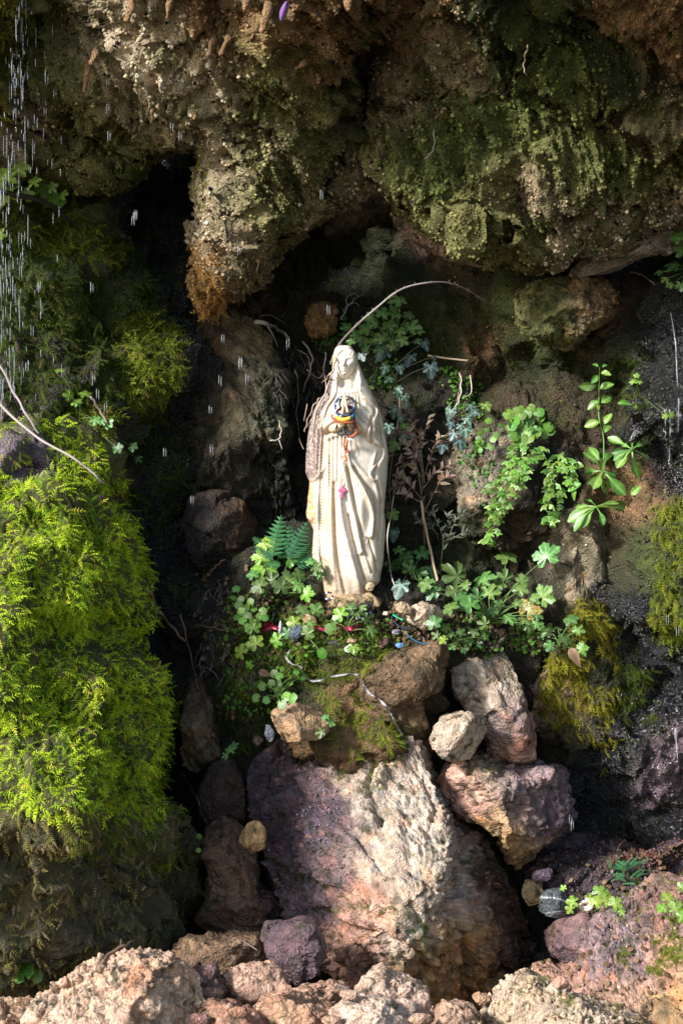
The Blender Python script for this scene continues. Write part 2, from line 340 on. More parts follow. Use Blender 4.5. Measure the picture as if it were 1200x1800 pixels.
# --- tufa overhang: a thick hanging brow whose underside we look up at
OV = [(-600, 350), (-100, 325), (0, 312), (50, 302), (110, 322), (160, 326), (215, 308), (262, 268), (300, 246), (336, 236), (376, 250), (368, 285), (358, 330), (364, 380), (356, 430), (362, 470), (362, 525), (374, 525), (384, 500), (400, 510), (416, 500), (446, 492), (464, 470), (474, 442), (515, 395), (545, 378), (580, 352), (610, 338), (650, 318), (690, 338), (722, 360), (748, 384), (790, 402), (836, 428), (880, 440), (930, 452), (985, 447), (1040, 432), (1090, 412), (1140, 396), (1200, 385), (1300, 372), (1900, 340),
      (1900, -1500), (-600, -1500)]
OV_Y = [(-500, 100, -.1), (-500, -300, -.6), (-40, 200, .02), (60, 100, -.05), (120, 240, .1), (230, 230, .14), (280, 180, .06), (170, 60, -.16), (220, 110, -.22), (300, 60, -.32), (300, 140, -.24), (380, 90, -.34), (400, 180, -.2), (330, 210, .0), (400, 250, -.12), (370, 300, -.12), (440, 300, -.08), (400, 380, -.1), (345, 420, -.06), (345, 520, -.03), (420, 470, .02), (500, 260, -.14), (520, 350, .02), (560, 150, -.26), (600, 250, -.06), (640, 120, -.1), (660, 220, -.05), (620, 40, -.3), (560, 20, -.5), (720, 240, -.18), (760, 320, -.14), (760, 160, -.18), (820, 260, -.26), (860, 360, -.2), (900, 160, -.32), (950, 280, -.32), (950, 400, -.16), (1050, 250, -.32), (1080, 360, -.2), (1150, 280, -.3), (1180, 360, -.16), (850, 40, -.44), (1000, 60, -.46), (1150, 60, -.52), (1180, 160, -.42), (700, 60, -.26), (740, 20, -.4),
        (300, -60, -.46), (600, -60, -.58), (900, -60, -.66), (1200, -60, -.72), (100, -60, -.2), (-100, -100, -.4), (-450, -140, -.5), (0, -190, -.35), (300, -190, -.5), (600, -190, -.68), (900, -190, -.95), (1300, -200, -1.0), (-500, -350, -.6), (-200, -400, -.45), (100, -400, -.5), (300, -400, -.6), (600, -400, -.75), (800, -400, -1.05), (1300, -400, -1.1), (1700, 100, -.6), (300, -1000, -.65), (1000, -1000, -1.1), (-400, -1000, -.7)]  # unseen upper rows bulge forward on the right, added to shade that side
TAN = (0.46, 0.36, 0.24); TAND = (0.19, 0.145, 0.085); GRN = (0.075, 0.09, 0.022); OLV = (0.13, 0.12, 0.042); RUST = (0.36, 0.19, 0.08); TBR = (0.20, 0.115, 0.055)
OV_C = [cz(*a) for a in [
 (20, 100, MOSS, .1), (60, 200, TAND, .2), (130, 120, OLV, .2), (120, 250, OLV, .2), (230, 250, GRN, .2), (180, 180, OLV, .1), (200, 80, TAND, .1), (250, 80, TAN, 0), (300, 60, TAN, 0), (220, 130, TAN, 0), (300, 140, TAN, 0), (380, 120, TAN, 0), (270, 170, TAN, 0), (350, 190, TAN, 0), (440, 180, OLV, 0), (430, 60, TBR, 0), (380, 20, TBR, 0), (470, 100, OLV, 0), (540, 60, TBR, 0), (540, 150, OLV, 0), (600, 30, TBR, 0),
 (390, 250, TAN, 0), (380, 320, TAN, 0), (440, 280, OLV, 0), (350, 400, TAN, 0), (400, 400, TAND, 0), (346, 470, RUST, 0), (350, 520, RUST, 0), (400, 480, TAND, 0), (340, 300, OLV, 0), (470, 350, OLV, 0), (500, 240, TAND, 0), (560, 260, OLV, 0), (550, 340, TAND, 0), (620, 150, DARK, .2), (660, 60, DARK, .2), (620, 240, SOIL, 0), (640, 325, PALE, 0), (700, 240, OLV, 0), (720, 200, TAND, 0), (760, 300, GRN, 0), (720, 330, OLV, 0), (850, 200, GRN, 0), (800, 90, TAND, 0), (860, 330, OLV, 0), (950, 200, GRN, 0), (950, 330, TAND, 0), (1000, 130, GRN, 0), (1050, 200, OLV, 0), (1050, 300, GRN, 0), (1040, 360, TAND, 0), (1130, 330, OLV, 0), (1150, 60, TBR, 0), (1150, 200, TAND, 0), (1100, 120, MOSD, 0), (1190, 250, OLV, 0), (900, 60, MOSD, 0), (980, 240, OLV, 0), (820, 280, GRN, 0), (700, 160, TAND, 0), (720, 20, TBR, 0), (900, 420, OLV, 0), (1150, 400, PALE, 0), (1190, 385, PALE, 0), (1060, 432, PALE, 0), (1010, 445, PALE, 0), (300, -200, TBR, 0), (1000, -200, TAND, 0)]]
ax = axis(-560, -40, 1240, 1880, 2.7, 40); ay = axis(-1400, -60, 560, 560, 2.7, 40)
PXo, PYo = [a.ravel() for a in np.meshgrid(ax, ay)]
q = W(PXo, PYo, 0 * PXo)
jx = fbm(q * 24, 4, 41) * 30; jy = fbm(q * 24, 4, 42) * 30
OVs = smooth_poly(OV[:-2], 4, False); OVp = np.vstack([OVs, OV[-2:]])
ins = inpoly(PXo + jx, PYo + jy, OVp)
dist = dpoly(PXo + jx, PYo + jy, OVs, False)[0]; dist = np.where(ins, dist, -dist)
Yb = shep(OV_Y, PXo, PYo, 48)[:, 0]
curl = np.clip(1 - np.clip(dist, 0, 70) / 70, 0, 1)
Yo = Yb + (0.30 * (1 - np.sqrt(1 - np.clip(curl, 0, .999) ** 2)))
Vo = W(PXo, PYo, Yo); Fo = grid_faces(len(ax), len(ay), dist > -1.5)
Vo, Fo, PXo, PYo = compact(Vo, Fo, PXo, PYo)
No = vnorm(Vo, Fo)
slant = Vo.copy(); slant[:, 0] = Vo[:, 0] + 0.35 * Vo[:, 2]; slant *= np.array([1, 1, .55])
big = fbm(slant * 7, 4, 43) * 0.06 + ridged(slant * np.array([16, 10, 6]), 4, 44) * 0.095 + ridged(slant * 30, 3, 40) * 0.02
w1, id1 = worley(Vo * 28, 45); w2, id2 = worley(Vo * 62, 46); w3, _ = worley(Vo * 135, 48)
holes = sstep(0.28, 0.62, fbm(slant * 16, 3, 47))
d = big - (w1 - .45) * 0.032 - (w2 - .45) * 0.017 - (w3 - .45) * 0.008 + fbm(Vo * 110, 3, 49) * 0.008 - holes * 0.06
d *= np.where(PYo < -60, 0.6, 1)
de = dpoly(PXo, PYo, OVs, False)[0]; d *= .45 + .55 * sstep(0, 60, de)
Vo = Vo + No * d[:, None]; No = vnorm(Vo, Fo)
wx = PXo + fbm(Vo * 9, 4, 51) * 40 + fbm(Vo * 35, 3, 53) * 30; wy = PYo + fbm(Vo * 9, 4, 52) * 40 + fbm(Vo * 35, 3, 54) * 30
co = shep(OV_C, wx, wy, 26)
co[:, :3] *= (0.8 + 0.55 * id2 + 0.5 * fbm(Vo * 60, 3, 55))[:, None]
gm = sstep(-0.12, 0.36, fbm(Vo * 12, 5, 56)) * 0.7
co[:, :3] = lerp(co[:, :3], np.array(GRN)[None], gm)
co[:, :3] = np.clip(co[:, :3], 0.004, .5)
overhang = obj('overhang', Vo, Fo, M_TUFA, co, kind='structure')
SURF['over'] = (Vo, Fo, No)
OVER_PX = (PXo, PYo)

# ------------------------------------------------------------------ stones
_cs = {}
def cube_sphere(n):
    if n in _cs: return _cs[n]
    t = np.tan(np.linspace(-math.pi / 4, math.pi / 4, n + 1)); A, B = [a.ravel() for a in np.meshgrid(t, t)]
    o = np.ones_like(A); Vs, Fs, k = [], [], 0
    f = grid_faces(n + 1, n + 1)
    for v in (np.stack([A, -o, B], 1), np.stack([-A, o, B], 1), np.stack([o, A, B], 1), np.stack([-o, -A, B], 1), np.stack([A, B, o], 1), np.stack([A, -B, -o], 1)):
        Vs.append(v / np.linalg.norm(v, axis=1, keepdims=True)); Fs.append(f + k); k += len(v)
    V = np.vstack(Vs); F = np.vstack(Fs)
    key = np.round(V * 1e5).astype(np.int64); _, ui, inv = np.unique(key, axis=0, return_index=True, return_inverse=True)
    V = V[ui]; F = inv.ravel()[F]
    # outward winding
    c = V[F].mean(1); n_ = np.cross(V[F[:, 1]] - V[F[:, 0]], V[F[:, 2]] - V[F[:, 0]])
    flip = np.einsum('ij,ij->i', c, n_) < 0; F[flip] = F[flip][:, ::-1]
    _cs[n] = (V, F); return _cs[n]
def stone(name, outline, Y, T, label, cat, colf, n=40, box=0.7, cuts=10, cut_d=0.8, rough=(0.03, 0.012), nod=0.0, lean=0.0, crest=None, wet=0.2, seed=0, group=None, center=None, mat=None, surf=True, hor=6.0, yplanes=None, cracks=None):
    """a closed stone whose outline seen from the camera is `outline` (px); Y centre depth, T half thickness (m)"""
    rng = np.random.default_rng(seed + 500)
    o = smooth_poly(outline, 5); cx, cy = center if center else ((o[:, 0].min() + o[:, 0].max()) / 2, (o[:, 1].min() + o[:, 1].max()) / 2)
    k = S * (D + Y) / D
    ang = np.arctan2(-(o[:, 1] - cy), o[:, 0] - cx); rad = np.hypot(o[:, 0] - cx, o[:, 1] - cy)
    ix = np.argsort(ang); ang, rad = ang[ix], rad[ix]
    B, F = cube_sphere(int(n * .82))
    phi = np.arctan2(B[:, 2], B[:, 0]); rho = np.hypot(B[:, 0], B[:, 2])
    R = np.interp(phi, ang, rad, period=2 * math.pi)
    lat = np.sign(B[:, 1]) * np.abs(B[:, 1]) ** box
    rr = rho ** box
    sx = np.cos(phi) * R * rr; sz = np.sin(phi) * R * rr
    yy = lat * T
    if crest:
        h = shep(crest, cx + sx, cy - sz, 40)[:, 0]; yy = np.where(B[:, 1] < 0, yy * h, yy)
    yy = yy + lean * sz * k
    V = np.stack([sx * k, yy, sz * k], 1)
    Rm = rad.mean() * k; ext = np.array([Rm, T, Rm])
    P = V / ext
    sp = P * ext + seed * 3.7; P0_ = [(P[:, k_].min(), P[:, k_].max()) for k_ in (0, 2)]
    P = P * (1 + fbm(P * 1.6 + seed, 3, 60 + seed) * .22)[:, None]
    yp = list(yplanes or [])
    for c in range(4 if yplanes is None else 2 if yplanes else 0):
        a_ = rng.uniform(0, 6.28); yp.append((math.cos(a_) * rng.uniform(.5, 1.1), math.sin(a_) * rng.uniform(.5, 1.1), rng.uniform(.62, .8)))
    for nx_, nz__, dd_ in yp:                                 # flat faces towards the front that keep the outline
        L_n = math.sqrt(1 + nx_ * nx_ + nz__ * nz__); ov = np.clip((P[:, 0] * nx_ - P[:, 1] + P[:, 2] * nz__) / L_n - dd_, 0, None) * L_n
        P[:, 1] = np.where(B[:, 1] < .2, np.minimum(P[:, 1] + ov, np.maximum(P[:, 1], .25)), P[:, 1])
    for c in range(int(cuts * 1.5)):                        # planar facets
        nrm = rng.normal(size=3); nrm /= np.linalg.norm(nrm)
        sup = (P @ nrm); lim = sup.max() * (cut_d + 0.05 + 0.14 * rng.random())
        ov = np.clip(sup - lim, 0, None)
        P = P - (ov * 0.96)[:, None] * nrm
    for ax_, q_ in ((0, P0_[0]), (2, P0_[1])):                 # the cuts must not shrink the stone
        lo, hi = P[:, ax_].min(), P[:, ax_].max(); P[:, ax_] = q_[0] + (P[:, ax_] - lo) / (hi - lo) * (q_[1] - q_[0])
    V = P * ext
    N = vnorm(V, F); sp = V + seed * 3.7
    wv = fbm(sp * hor * 3, 3, 85)[:, None] * .22
    d = 0
    for ks, am in ((hor * 1.5, .55), (hor * 4.0, .24), (hor * 10, .09)):
        pl_, bd, _ = cells(sp * ks + wv, 86); d = d + (pl_ * am - sstep(.10, 0, bd) * am * .22) * rough[0] * 1.25
    d = d + fbm(sp * hor * 1.3, 3, 61) * rough[0] * .5 + fbm(sp * 55, 4, 80) * rough[1] + (ridged(sp * 110, 3, 84)) * rough[1] * .35
    if nod:
        k1 = sstep(-.25, .25, fbm(sp * 9, 3, 87))
        d = d - (worley(sp * 66, 81)[0] - .45) * nod * (.4 + .6 * k1) - (worley(sp * 130, 82)[0] - .45) * nod * .45
    if cracks:
        Xc, Yc = cx + V[:, 0] / k + fbm(sp * 16, 3, 89) * 26, cy - V[:, 2] / k + fbm(sp * 16, 3, 90) * 26
        for cp_, dep_, w_ in cracks:
            dc, sc_ = dpoly(Xc, Yc, cp_, False); d = d - (dep_ * np.exp(-(dc / w_) ** 2) + dep_ * .5 * (sc_ > 0) * np.exp(-dc / (w_ * 5))) * (B[:, 1] < 0)
    V = V + N * d[:, None]; N = vnorm(V, F)
    org = W(cx, cy, Y)
    Pw = V + org
    X, Yp = pix(Pw)
    c = np.ones((len(V), 4)); c[:, 3] = wet
    c[:, :3] = colf(Pw, X, Yp, N, c)
    ob = obj(name, Pw, F, mat or M_ROCK, np.clip(c, 0.003, 0.8), None, True, org, label=label, category=cat, group=group)
    if surf: SURF[name + label] = (Pw, F, N)
    return ob
def pal(c1, c2, c3=None, s=18, sp=None, moss=0.0, zones=None, wetz=None):
    """mineral colours mixed by noise; `zones` are px, py, rgb, wetness patches of the stone itself"""
    def f(P, X, Y, N, c):
        t = sstep(-.5, .5, fbm(P * s, 5, 101) + .25 * fbm(P * s * 5, 3, 102))
        o = lerp(np.array(c1)[None], np.array(c2)[None], t)
        if c3 is not None: o = lerp(o, np.array(c3)[None], sstep(.1, .45, fbm(P * s * .8, 4, 103)))
        if zones:
            wx = X + fbm(P * 14, 4, 104) * 42 + fbm(P * 55, 3, 105) * 34; wy = Y + fbm(P * 14, 4, 106) * 42 + fbm(P * 55, 3, 107) * 34
            z = shep(zones, wx, wy, 26); q_ = fbm(P * s * 2.2, 5, 108, .65); o = z[:, :3] * np.clip(1 + 1.0 * q_, .3, 2)[:, None]; o = lerp(o, o * np.array((1.22, .9, .74))[None], sstep(.05, .4, fbm(P * s * 1.7 + 5, 4, 114))); o = lerp(o, o * np.array((.8, .95, 1.15))[None], sstep(.1, .4, fbm(P * s * 2.3 + 9, 4, 115))); c[:, 3] = z[:, 3]
            if sp is not None: pass
        o = o * (1 + .55 * fbm(P * 90, 3, 109) + .35 * fbm(P * 260, 2, 112))[:, None]
        w, idn = worley(P * 66, 110); o = o * (.72 + .5 * idn)[:, None]
        o = lerp(o, np.array((0.035, 0.035, 0.015))[None], sstep(.0, .32, fbm(P * 26, 4, 113)) * sstep(.36, .62, w) * .9)
        if sp is not None: o = lerp(o, np.array(sp)[None], (sstep(.35, .2, w) * (idn > .72)) * .8)
        if moss: o = lerp(o, np.array((0.06, 0.085, 0.015))[None], sstep(1 - moss, 1.3 - moss, fbm(P * 11, 5, 111) * .9 + .35 + .3 * N[:, 2]))
        return o
    return f
CRM = (0.44, 0.335, 0.25); CRW = (0.50, 0.41, 0.32); PNK = (0.45, 0.25, 0.18); RED = (0.12, 0.06, 0.04); OCH = (0.42, 0.26, 0.12); DPU = (0.085, 0.055, 0.068); LPU = (0.24, 0.165, 0.165)
def zz(*L): return [cz(*a) for a in L]
LS = 'stones heaped in the grotto'
stone('boulder', [(470, 1322), (500, 1296), (560, 1284), (620, 1266), (690, 1272), (742, 1308), (778, 1375), (802, 1420), (850, 1468), (895, 1550), (935, 1640), (948, 1706), (905, 1722), (868, 1738), (845, 1790), (760, 1810), (680, 1790), (625, 1735), (575, 1690), (520, 1640), (478, 1580), (452, 1500), (430, 1440), (440, 1380)], -.10, .40,
      'largest boulder, pale pink and cream with a purple left face, below the white statue', 'boulder',
      pal(CRM, CRW, PNK, 14, (0.5, 0.24, 0.14), .12, zz((480, 1400, DPU, .7), (540, 1350, (.16, .10, .11), .5), (560, 1450, (.075, .05, .07), .9), (500, 1520, DPU, .8), (560, 1560, (.15, .10, .11), .8), (600, 1480, (.17, .11, .11), .5), (620, 1340, CRM, .2), (700, 1340, CRM, .1), (740, 1380, CRW, .1), (680, 1420, CRW, .1), (660, 1500, CRM, .2), (720, 1460, CRW, .1), (780, 1500, CRW, .1), (720, 1560, CRM, .1), (640, 1600, PNK, .2), (800, 1580, CRM, .1), (700, 1640, CRM, .1), (620, 1680, PNK, .2), (820, 1660, OCH, .1), (780, 1720, OCH, .2), (830, 1440, RED, .3), (880, 1580, RED, .3), (920, 1680, RED, .3), (860, 1520, BRN, .3), (720, 1760, OCH, .2))),  # brown right flank is darkened further, the shade of that side in its colour
      n=130, box=.72, cuts=5, cut_d=.92, yplanes=[(-.95, .1, .60), (1.7, .25, .62), (-.15, .75, .66), (.35, -.1, .74), (-.5, -.6, .7), (-.25, .15, .80), (.7, -.7, .72), (.1, -.8, .76), (-.8, .9, .72)], cracks=[([(560, 1575), (620, 1592), (690, 1600), (735, 1632), (752, 1668), (720, 1700)], .030, 7), ([(660, 1300), (648, 1370), (668, 1420)], .022, 7), ([(800, 1430), (815, 1500), (790, 1560), (822, 1620), (812, 1700), (836, 1750)], .026, 8), ([(600, 1400), (640, 1470), (700, 1480), (770, 1520)], .016, 6), ([(470, 1520), (540, 1545), (600, 1535)], .022, 7), ([(640, 1640), (650, 1700), (690, 1760)], .022, 7), ([(730, 1330), (760, 1400), (745, 1450)], .015, 6)], rough=(.030, .009), nod=.024, hor=5, seed=1, center=(700, 1550),
      crest=[(480, 1400, .55), (560, 1350, .6), (540, 1500, .62), (620, 1450, .8), (700, 1340, .7), (760, 1400, .82), (700, 1500, 1.0), (800, 1500, 1.02), (830, 1580, 1.1), (850, 1660, 1.15), (880, 1540, .6), (900, 1620, .62), (925, 1690, .6), (760, 1640, 1.25), (680, 1650, 1.2), (600, 1640, .9), (760, 1750, 1.5), (640, 1720, 1.2)])
stone('stone', [(795, 1170), (818, 1143), (850, 1128), (880, 1150), (905, 1190), (916, 1240), (937, 1290), (932, 1330), (895, 1342), (862, 1330), (850, 1290), (812, 1240), (796, 1205)], .0, .13,
      'tall smooth cream stone leaning below the green geraniums', 'stone', pal(CRM, (0.42, 0.33, 0.25), PALE, 16, None, .1, zz((830, 1170, CRM, .1), (860, 1220, CRM, .1), (900, 1200, PALE, .2), (880, 1270, LPU, .3), (910, 1310, PNK, .2), (830, 1230, CRM, .1))), n=62, cuts=8, cut_d=.9, rough=(.02, .006), seed=2, group=LS)
stone('stone', [(752, 1302), (768, 1272), (792, 1255), (832, 1257), (856, 1282), (846, 1312), (822, 1340), (782, 1336), (758, 1322)], -.17, .07,
      'angular cream stone lying in front of the tall leaning one', 'stone', pal((.42, .33, .24), CRM, OCH, 20, None, .08), n=44, cuts=14, cut_d=.75, rough=(.01, .005), seed=3, group=LS)
stone('stone', [(778, 1352), (830, 1338), (872, 1334), (932, 1344), (988, 1340), (1004, 1380), (1002, 1425), (980, 1472), (942, 1502), (916, 1530), (892, 1502), (870, 1452), (832, 1420), (795, 1392)], -.05, .2,
      'big pinkish grey stone on the right of the largest boulder', 'stone', pal(LPU, PNK, CRM, 12, None, .06, zz((830, 1380, PNK, .3), (900, 1370, LPU, .4), (960, 1380, LPU, .5), (940, 1440, LPU, .5), (900, 1470, OCH, .3), (980, 1430, DPU, .5), (860, 1350, PALE, .2))), n=84, cuts=12, cut_d=.78, rough=(.03, .008), nod=.008, seed=4, group=LS)
stone('stone', [(628, 1190), (645, 1160), (700, 1146), (765, 1132), (780, 1160), (774, 1195), (744, 1222), (748, 1275), (762, 1325), (715, 1300), (680, 1270), (645, 1235)], -.08, .12,
      'brown rounded block carrying the earth under the statue', 'stone', pal(BRN, (0.24, 0.15, 0.08), ORG, 14, None, .1), n=62, cuts=8, cut_d=.85, rough=(.02, .008), nod=.004, seed=5, group=LS)
stone('stone', [(478, 1252), (500, 1240), (540, 1236), (562, 1250), (578, 1276), (560, 1296), (528, 1306), (494, 1300), (482, 1275)], -.2, .08,
      'flat reddish brown stone lying on top of the purple boulder face', 'stone', pal((0.3, 0.18, 0.13), OCH, DPU, 20), n=44, cuts=16, cut_d=.62, rough=(.008, .004), seed=6, group=LS, wet=.4)
stone('stone', [(336, 880), (356, 866), (390, 868), (420, 885), (440, 930), (447, 965), (425, 990), (375, 1000), (340, 985), (326, 930)], .15, .12,
      'dark brown wet stone in the shadow left of the ferns', 'stone', pal((0.035, 0.02, 0.016), (0.06, 0.035, 0.02), (0.02, 0.012, 0.016), 12, None, 0, zz((380, 920, (0.02, .012, .011), .3), (436, 900, (0.06, .035, .015), .2), (442, 950, (0.06, .035, .015), .2), (350, 960, (.012, .009, .009), .4))), n=60, cuts=12, cut_d=.7, rough=(.02, .005), seed=7, group=LS)
stone('rock_slab', [(338, 640), (352, 560), (380, 535), (420, 548), (452, 575), (490, 610), (506, 700), (512, 800), (520, 900), (505, 985), (440, 1010), (360, 985), (335, 900), (330, 760)], .36, .16,
      'upright greenish brown rock slab standing at the back left of the statue', 'rock slab', pal((0.07, 0.05, 0.03), (0.10, 0.075, 0.035), (0.04, 0.03, 0.02), 14, None, .25, zz((380, 580, (.075, .05, .024), .1), (440, 600, (0.12, .095, .05), .1), (480, 650, (0.11, .10, .065), .2), (400, 700, (0.07, .052, .026), .1), (480, 720, (0.075, .075, .042), .2), (420, 850, (0.032, .025, .014), .2), (490, 860, DARK, .2), (350, 700, SOIL, .1))), n=84, cuts=10, cut_d=.8, rough=(.045, .013), nod=.014, seed=8)
stone('stone', [(330, 1210), (352, 1196), (372, 1230), (380, 1290), (388, 1330), (365, 1352), (330, 1358), (318, 1320), (322, 1260)], .08, .1,
      'long brown stone standing in the dark gap beside the bright moss', 'stone', pal((0.12, 0.08, 0.045), (0.2, 0.14, 0.08), SOIL, 16, None, .1), n=50, cuts=10, cut_d=.8, rough=(.02, .006), seed=9, group=LS)
stone('stone', [(352, 1365), (385, 1335), (415, 1345), (430, 1390), (425, 1440), (395, 1455), (362, 1440), (348, 1400)], .04, .09,
      'dark brown stone under the long one in the gap', 'stone', pal((0.07, 0.045, 0.03), (0.05, 0.03, 0.03), None, 16), n=44, cuts=10, cut_d=.75, rough=(.015, .005), seed=10, group=LS)
stone('stone', [(360, 1480), (372, 1440), (410, 1452), (446, 1500), (452, 1545), (478, 1570), (492, 1610), (460, 1640), (400, 1650), (356, 1640), (350, 1600), (372, 1540)], -.06, .13,
      'large reddish brown stone between the moss and the largest boulder', 'stone', pal((0.16, 0.09, 0.06), (0.2, 0.12, 0.07), (0.10, 0.05, 0.05), 12), n=66, cuts=14, cut_d=.7, rough=(.025, .006), seed=11, group=LS, wet=.35)
stone('stone', [(421, 1470), (430, 1450), (450, 1444), (466, 1460), (468, 1485), (452, 1498), (430, 1490)], -.2, .03,
      'small ochre stone wedged against the purple face of the boulder', 'stone', pal(OCH, (0.5, 0.3, 0.12), None, 40), n=26, cuts=14, cut_d=.75, rough=(.006, .003), seed=12, group=LS, hor=20)
stone('stone', [(462, 1650), (480, 1625), (520, 1618), (556, 1632), (572, 1658), (560, 1690), (530, 1724), (490, 1720), (470, 1690)], -.42, .075,
      'dark purple angular stone in front of the largest boulder', 'stone', pal(DPU, (0.14, 0.08, 0.085), LPU, 16), n=50, cuts=16, cut_d=.68, rough=(.012, .004), seed=13, group=LS, wet=.6)
stone('boulder', [(40, 1800), (80, 1745), (140, 1712), (200, 1690), (252, 1682), (300, 1696), (335, 1722), (352, 1770), (362, 1840), (330, 1900), (180, 1920), (50, 1900)], -.72, .16,
      'orange pink boulder with a sunlit pitted face in the lower left corner', 'boulder', pal((0.5, 0.3, 0.19), (0.58, 0.42, 0.3), (0.42, 0.2, 0.11), 14, (0.4, 0.2, 0.1), .04), n=96, cuts=6, cut_d=.85, rough=(.022, .007), nod=.014, yplanes=[(-.3, .9, .55), (.9, .2, .62)], seed=14, wet=.3)
stone('boulder', [(-80, 1800), (-40, 1772), (20, 1765), (70, 1775), (110, 1800), (100, 1880), (-60, 1890)], -.66, .12,
      'low rusty boulder cut by the lower left corner of the picture', 'boulder', pal((0.4, 0.22, 0.12), (0.5, 0.34, 0.22), None, 14), n=44, cuts=6, cut_d=.85, rough=(.02, .007), nod=.008, seed=15, wet=.3)
small = [
 ([(386, 1755), (398, 1715), (425, 1700), (455, 1695), (484, 1706), (490, 1740), (470, 1765), (420, 1775)], -.56, .06, 'pale pink and tan stone in front of the purple one', (0.42, .27, .18), PNK, 40),
 ([(318, 1690), (350, 1655), (400, 1648), (445, 1655), (452, 1680), (425, 1705), (380, 1712), (330, 1712)], -.36, .07, 'tan brown stone tucked behind the front row of pink stones', (0.24, .15, .08), (0.18, .1, .06), 40),
 ([(330, 1745), (345, 1705), (370, 1700), (388, 1725), (386, 1765), (360, 1785), (335, 1775)], -.6, .05, 'dark plum coloured stone beside the orange pink boulder', (0.12, .06, .06), (0.15, .085, .08), 36),
 ([(518, 1745), (545, 1728), (580, 1726), (604, 1742), (606, 1762), (570, 1772), (530, 1768)], -.58, .045, 'small reddish stone among the dry sticks at the front', (0.4, .2, .13), (0.45, .3, .2), 36),
 ([(640, 1735), (646, 1708), (668, 1704), (700, 1722), (735, 1745), (752, 1785), (740, 1806), (690, 1790), (655, 1765)], -.66, .06, 'salmon pink wedge shaped stone at the foot of the boulder', (0.48, .3, .22), (0.5, .36, .26), 44),
 ([(590, 1800), (598, 1772), (630, 1758), (672, 1758), (705, 1775), (715, 1815), (690, 1850), (610, 1850)], -.74, .08, 'pinkish cream stone cut by the bottom edge near the middle', (0.5, .35, .26), (0.55, .42, .32), 44),
 ([(455, 1790), (462, 1760), (500, 1750), (540, 1762), (575, 1790), (590, 1830), (530, 1850), (460, 1840)], -.7, .07, 'flat orange brown stone with yellow moss at the bottom edge', (0.45, .27, .17), (0.38, .2, .11), 44),
 ([(358, 1790), (375, 1764), (420, 1768), (455, 1790), (465, 1830), (420, 1850), (362, 1845)], -.72, .06, 'dark red banded stone at the bottom edge', (0.26, .12, .08), (0.36, .2, .13), 40),
 ([(762, 1800), (772, 1772), (800, 1762), (830, 1775), (838, 1810), (800, 1840), (768, 1835)], -.7, .05, 'small brick red stone at the bottom edge under the boulder', (0.4, .22, .14), (0.45, .3, .2), 36),
]
for i, (o, Y, T, lab, c1, c2, n) in enumerate(small):
    mx_ = sum(p[0] for p in o) / len(o); my_ = sum(p[1] for p in o) / len(o); o = [(mx_ + (p[0] - mx_) * 1.22, my_ + (p[1] - my_) * 1.04) for p in o]
    stone('stone', o, Y, T, lab, 'stone', pal(c1, c2, (0.3, .15, .1), 18, (0.5, .4, .3), .05), n=n, cuts=12, cut_d=.74, rough=(.014, .006), nod=.008, seed=20 + i, group=LS, wet=.35)
stone('stone', [(958, 1640), (975, 1612), (1010, 1602), (1050, 1596), (1083, 1597), (1080, 1625), (1062, 1655), (1048, 1678), (1020, 1690), (1000, 1700), (978, 1688)], -.2, .09,
      'wet purple wedge stone under the round grey one', 'stone', pal((0.22, 0.12, 0.11), DPU, LPU, 16), n=56, cuts=14, cut_d=.7, rough=(.014, .004), seed=31, group=LS, wet=.6)
stone('stone', [(916, 1556), (925, 1549), (947, 1550), (952, 1570), (952, 1586), (930, 1591), (921, 1578)], -.1, .026,
      'small cube shaped ochre stone beside the round grey one', 'stone', pal((0.45, 0.31, 0.14), (0.5, 0.36, 0.18), None, 40), n=22, cuts=14, cut_d=.72, box=.45, rough=(.004, .002), seed=32, group=LS, hor=20)
# grey round pebble with white veins: the veins are mineral bands in the stone
def veined(P, X, Y, N, c):
    o = lerp(np.array((0.07, .085, .09))[None], np.array((0.10, .115, .115))[None], sstep(-.4, .4, fbm(P * 40, 4, 3)))
    wob = fbm(P * 30, 3, 4) * 5
    v = np.minimum(np.abs(Y - (1583 - .02 * (X - 950) - 14 * np.exp(-((X - 962) / 22) ** 2) * .4 + .004 * (X - 965) ** 2 * .4 + wob)), np.abs(Y - (1606 - .12 * (X - 950) + wob * 1.2)) + .6)
    return lerp(o, np.array((0.55, .55, .52))[None], sstep(1.7, .7, v))
stone('stone', [(945, 1588), (955, 1569), (975, 1562), (994, 1568), (1003, 1585), (1000, 1602), (982, 1612), (962, 1612), (949, 1602)], -.2, .045,
      'round blue grey stone with white veins', 'stone', veined, n=44, cuts=4, cut_d=.9, rough=(.005, .001), seed=33, group=LS, wet=.5)
stone('boulder', [(905, 1760), (960, 1742), (1010, 1735), (1040, 1700), (1062, 1650), (1100, 1605), (1150, 1578), (1210, 1566), (1330, 1560), (1360, 1700), (1320, 1900), (1100, 1930), (950, 1900), (905, 1840)], -.42, .26,
      'broad pinkish boulder sloping up in the lower right corner', 'boulder', pal((0.36, .22, .18), LPU, (0.45, .28, .18), 12, (0.36, .16, .07), .1, zz((1100, 1620, LPU, .5), (1160, 1600, (0.26, .15, .12), .4), (1150, 1680, PNK, .3), (1080, 1680, LPU, .5), (1000, 1770, PNK, .3), (1100, 1760, (0.4, .24, .16), .4), (1180, 1760, OCH, .3), (930, 1800, OCH, .2))), n=100, cuts=8, cut_d=.8, rough=(.03, .01), nod=.012, seed=34, center=(1120, 1750), yplanes=[(-.3, 1.0, .5), (-.9, .3, .6)])
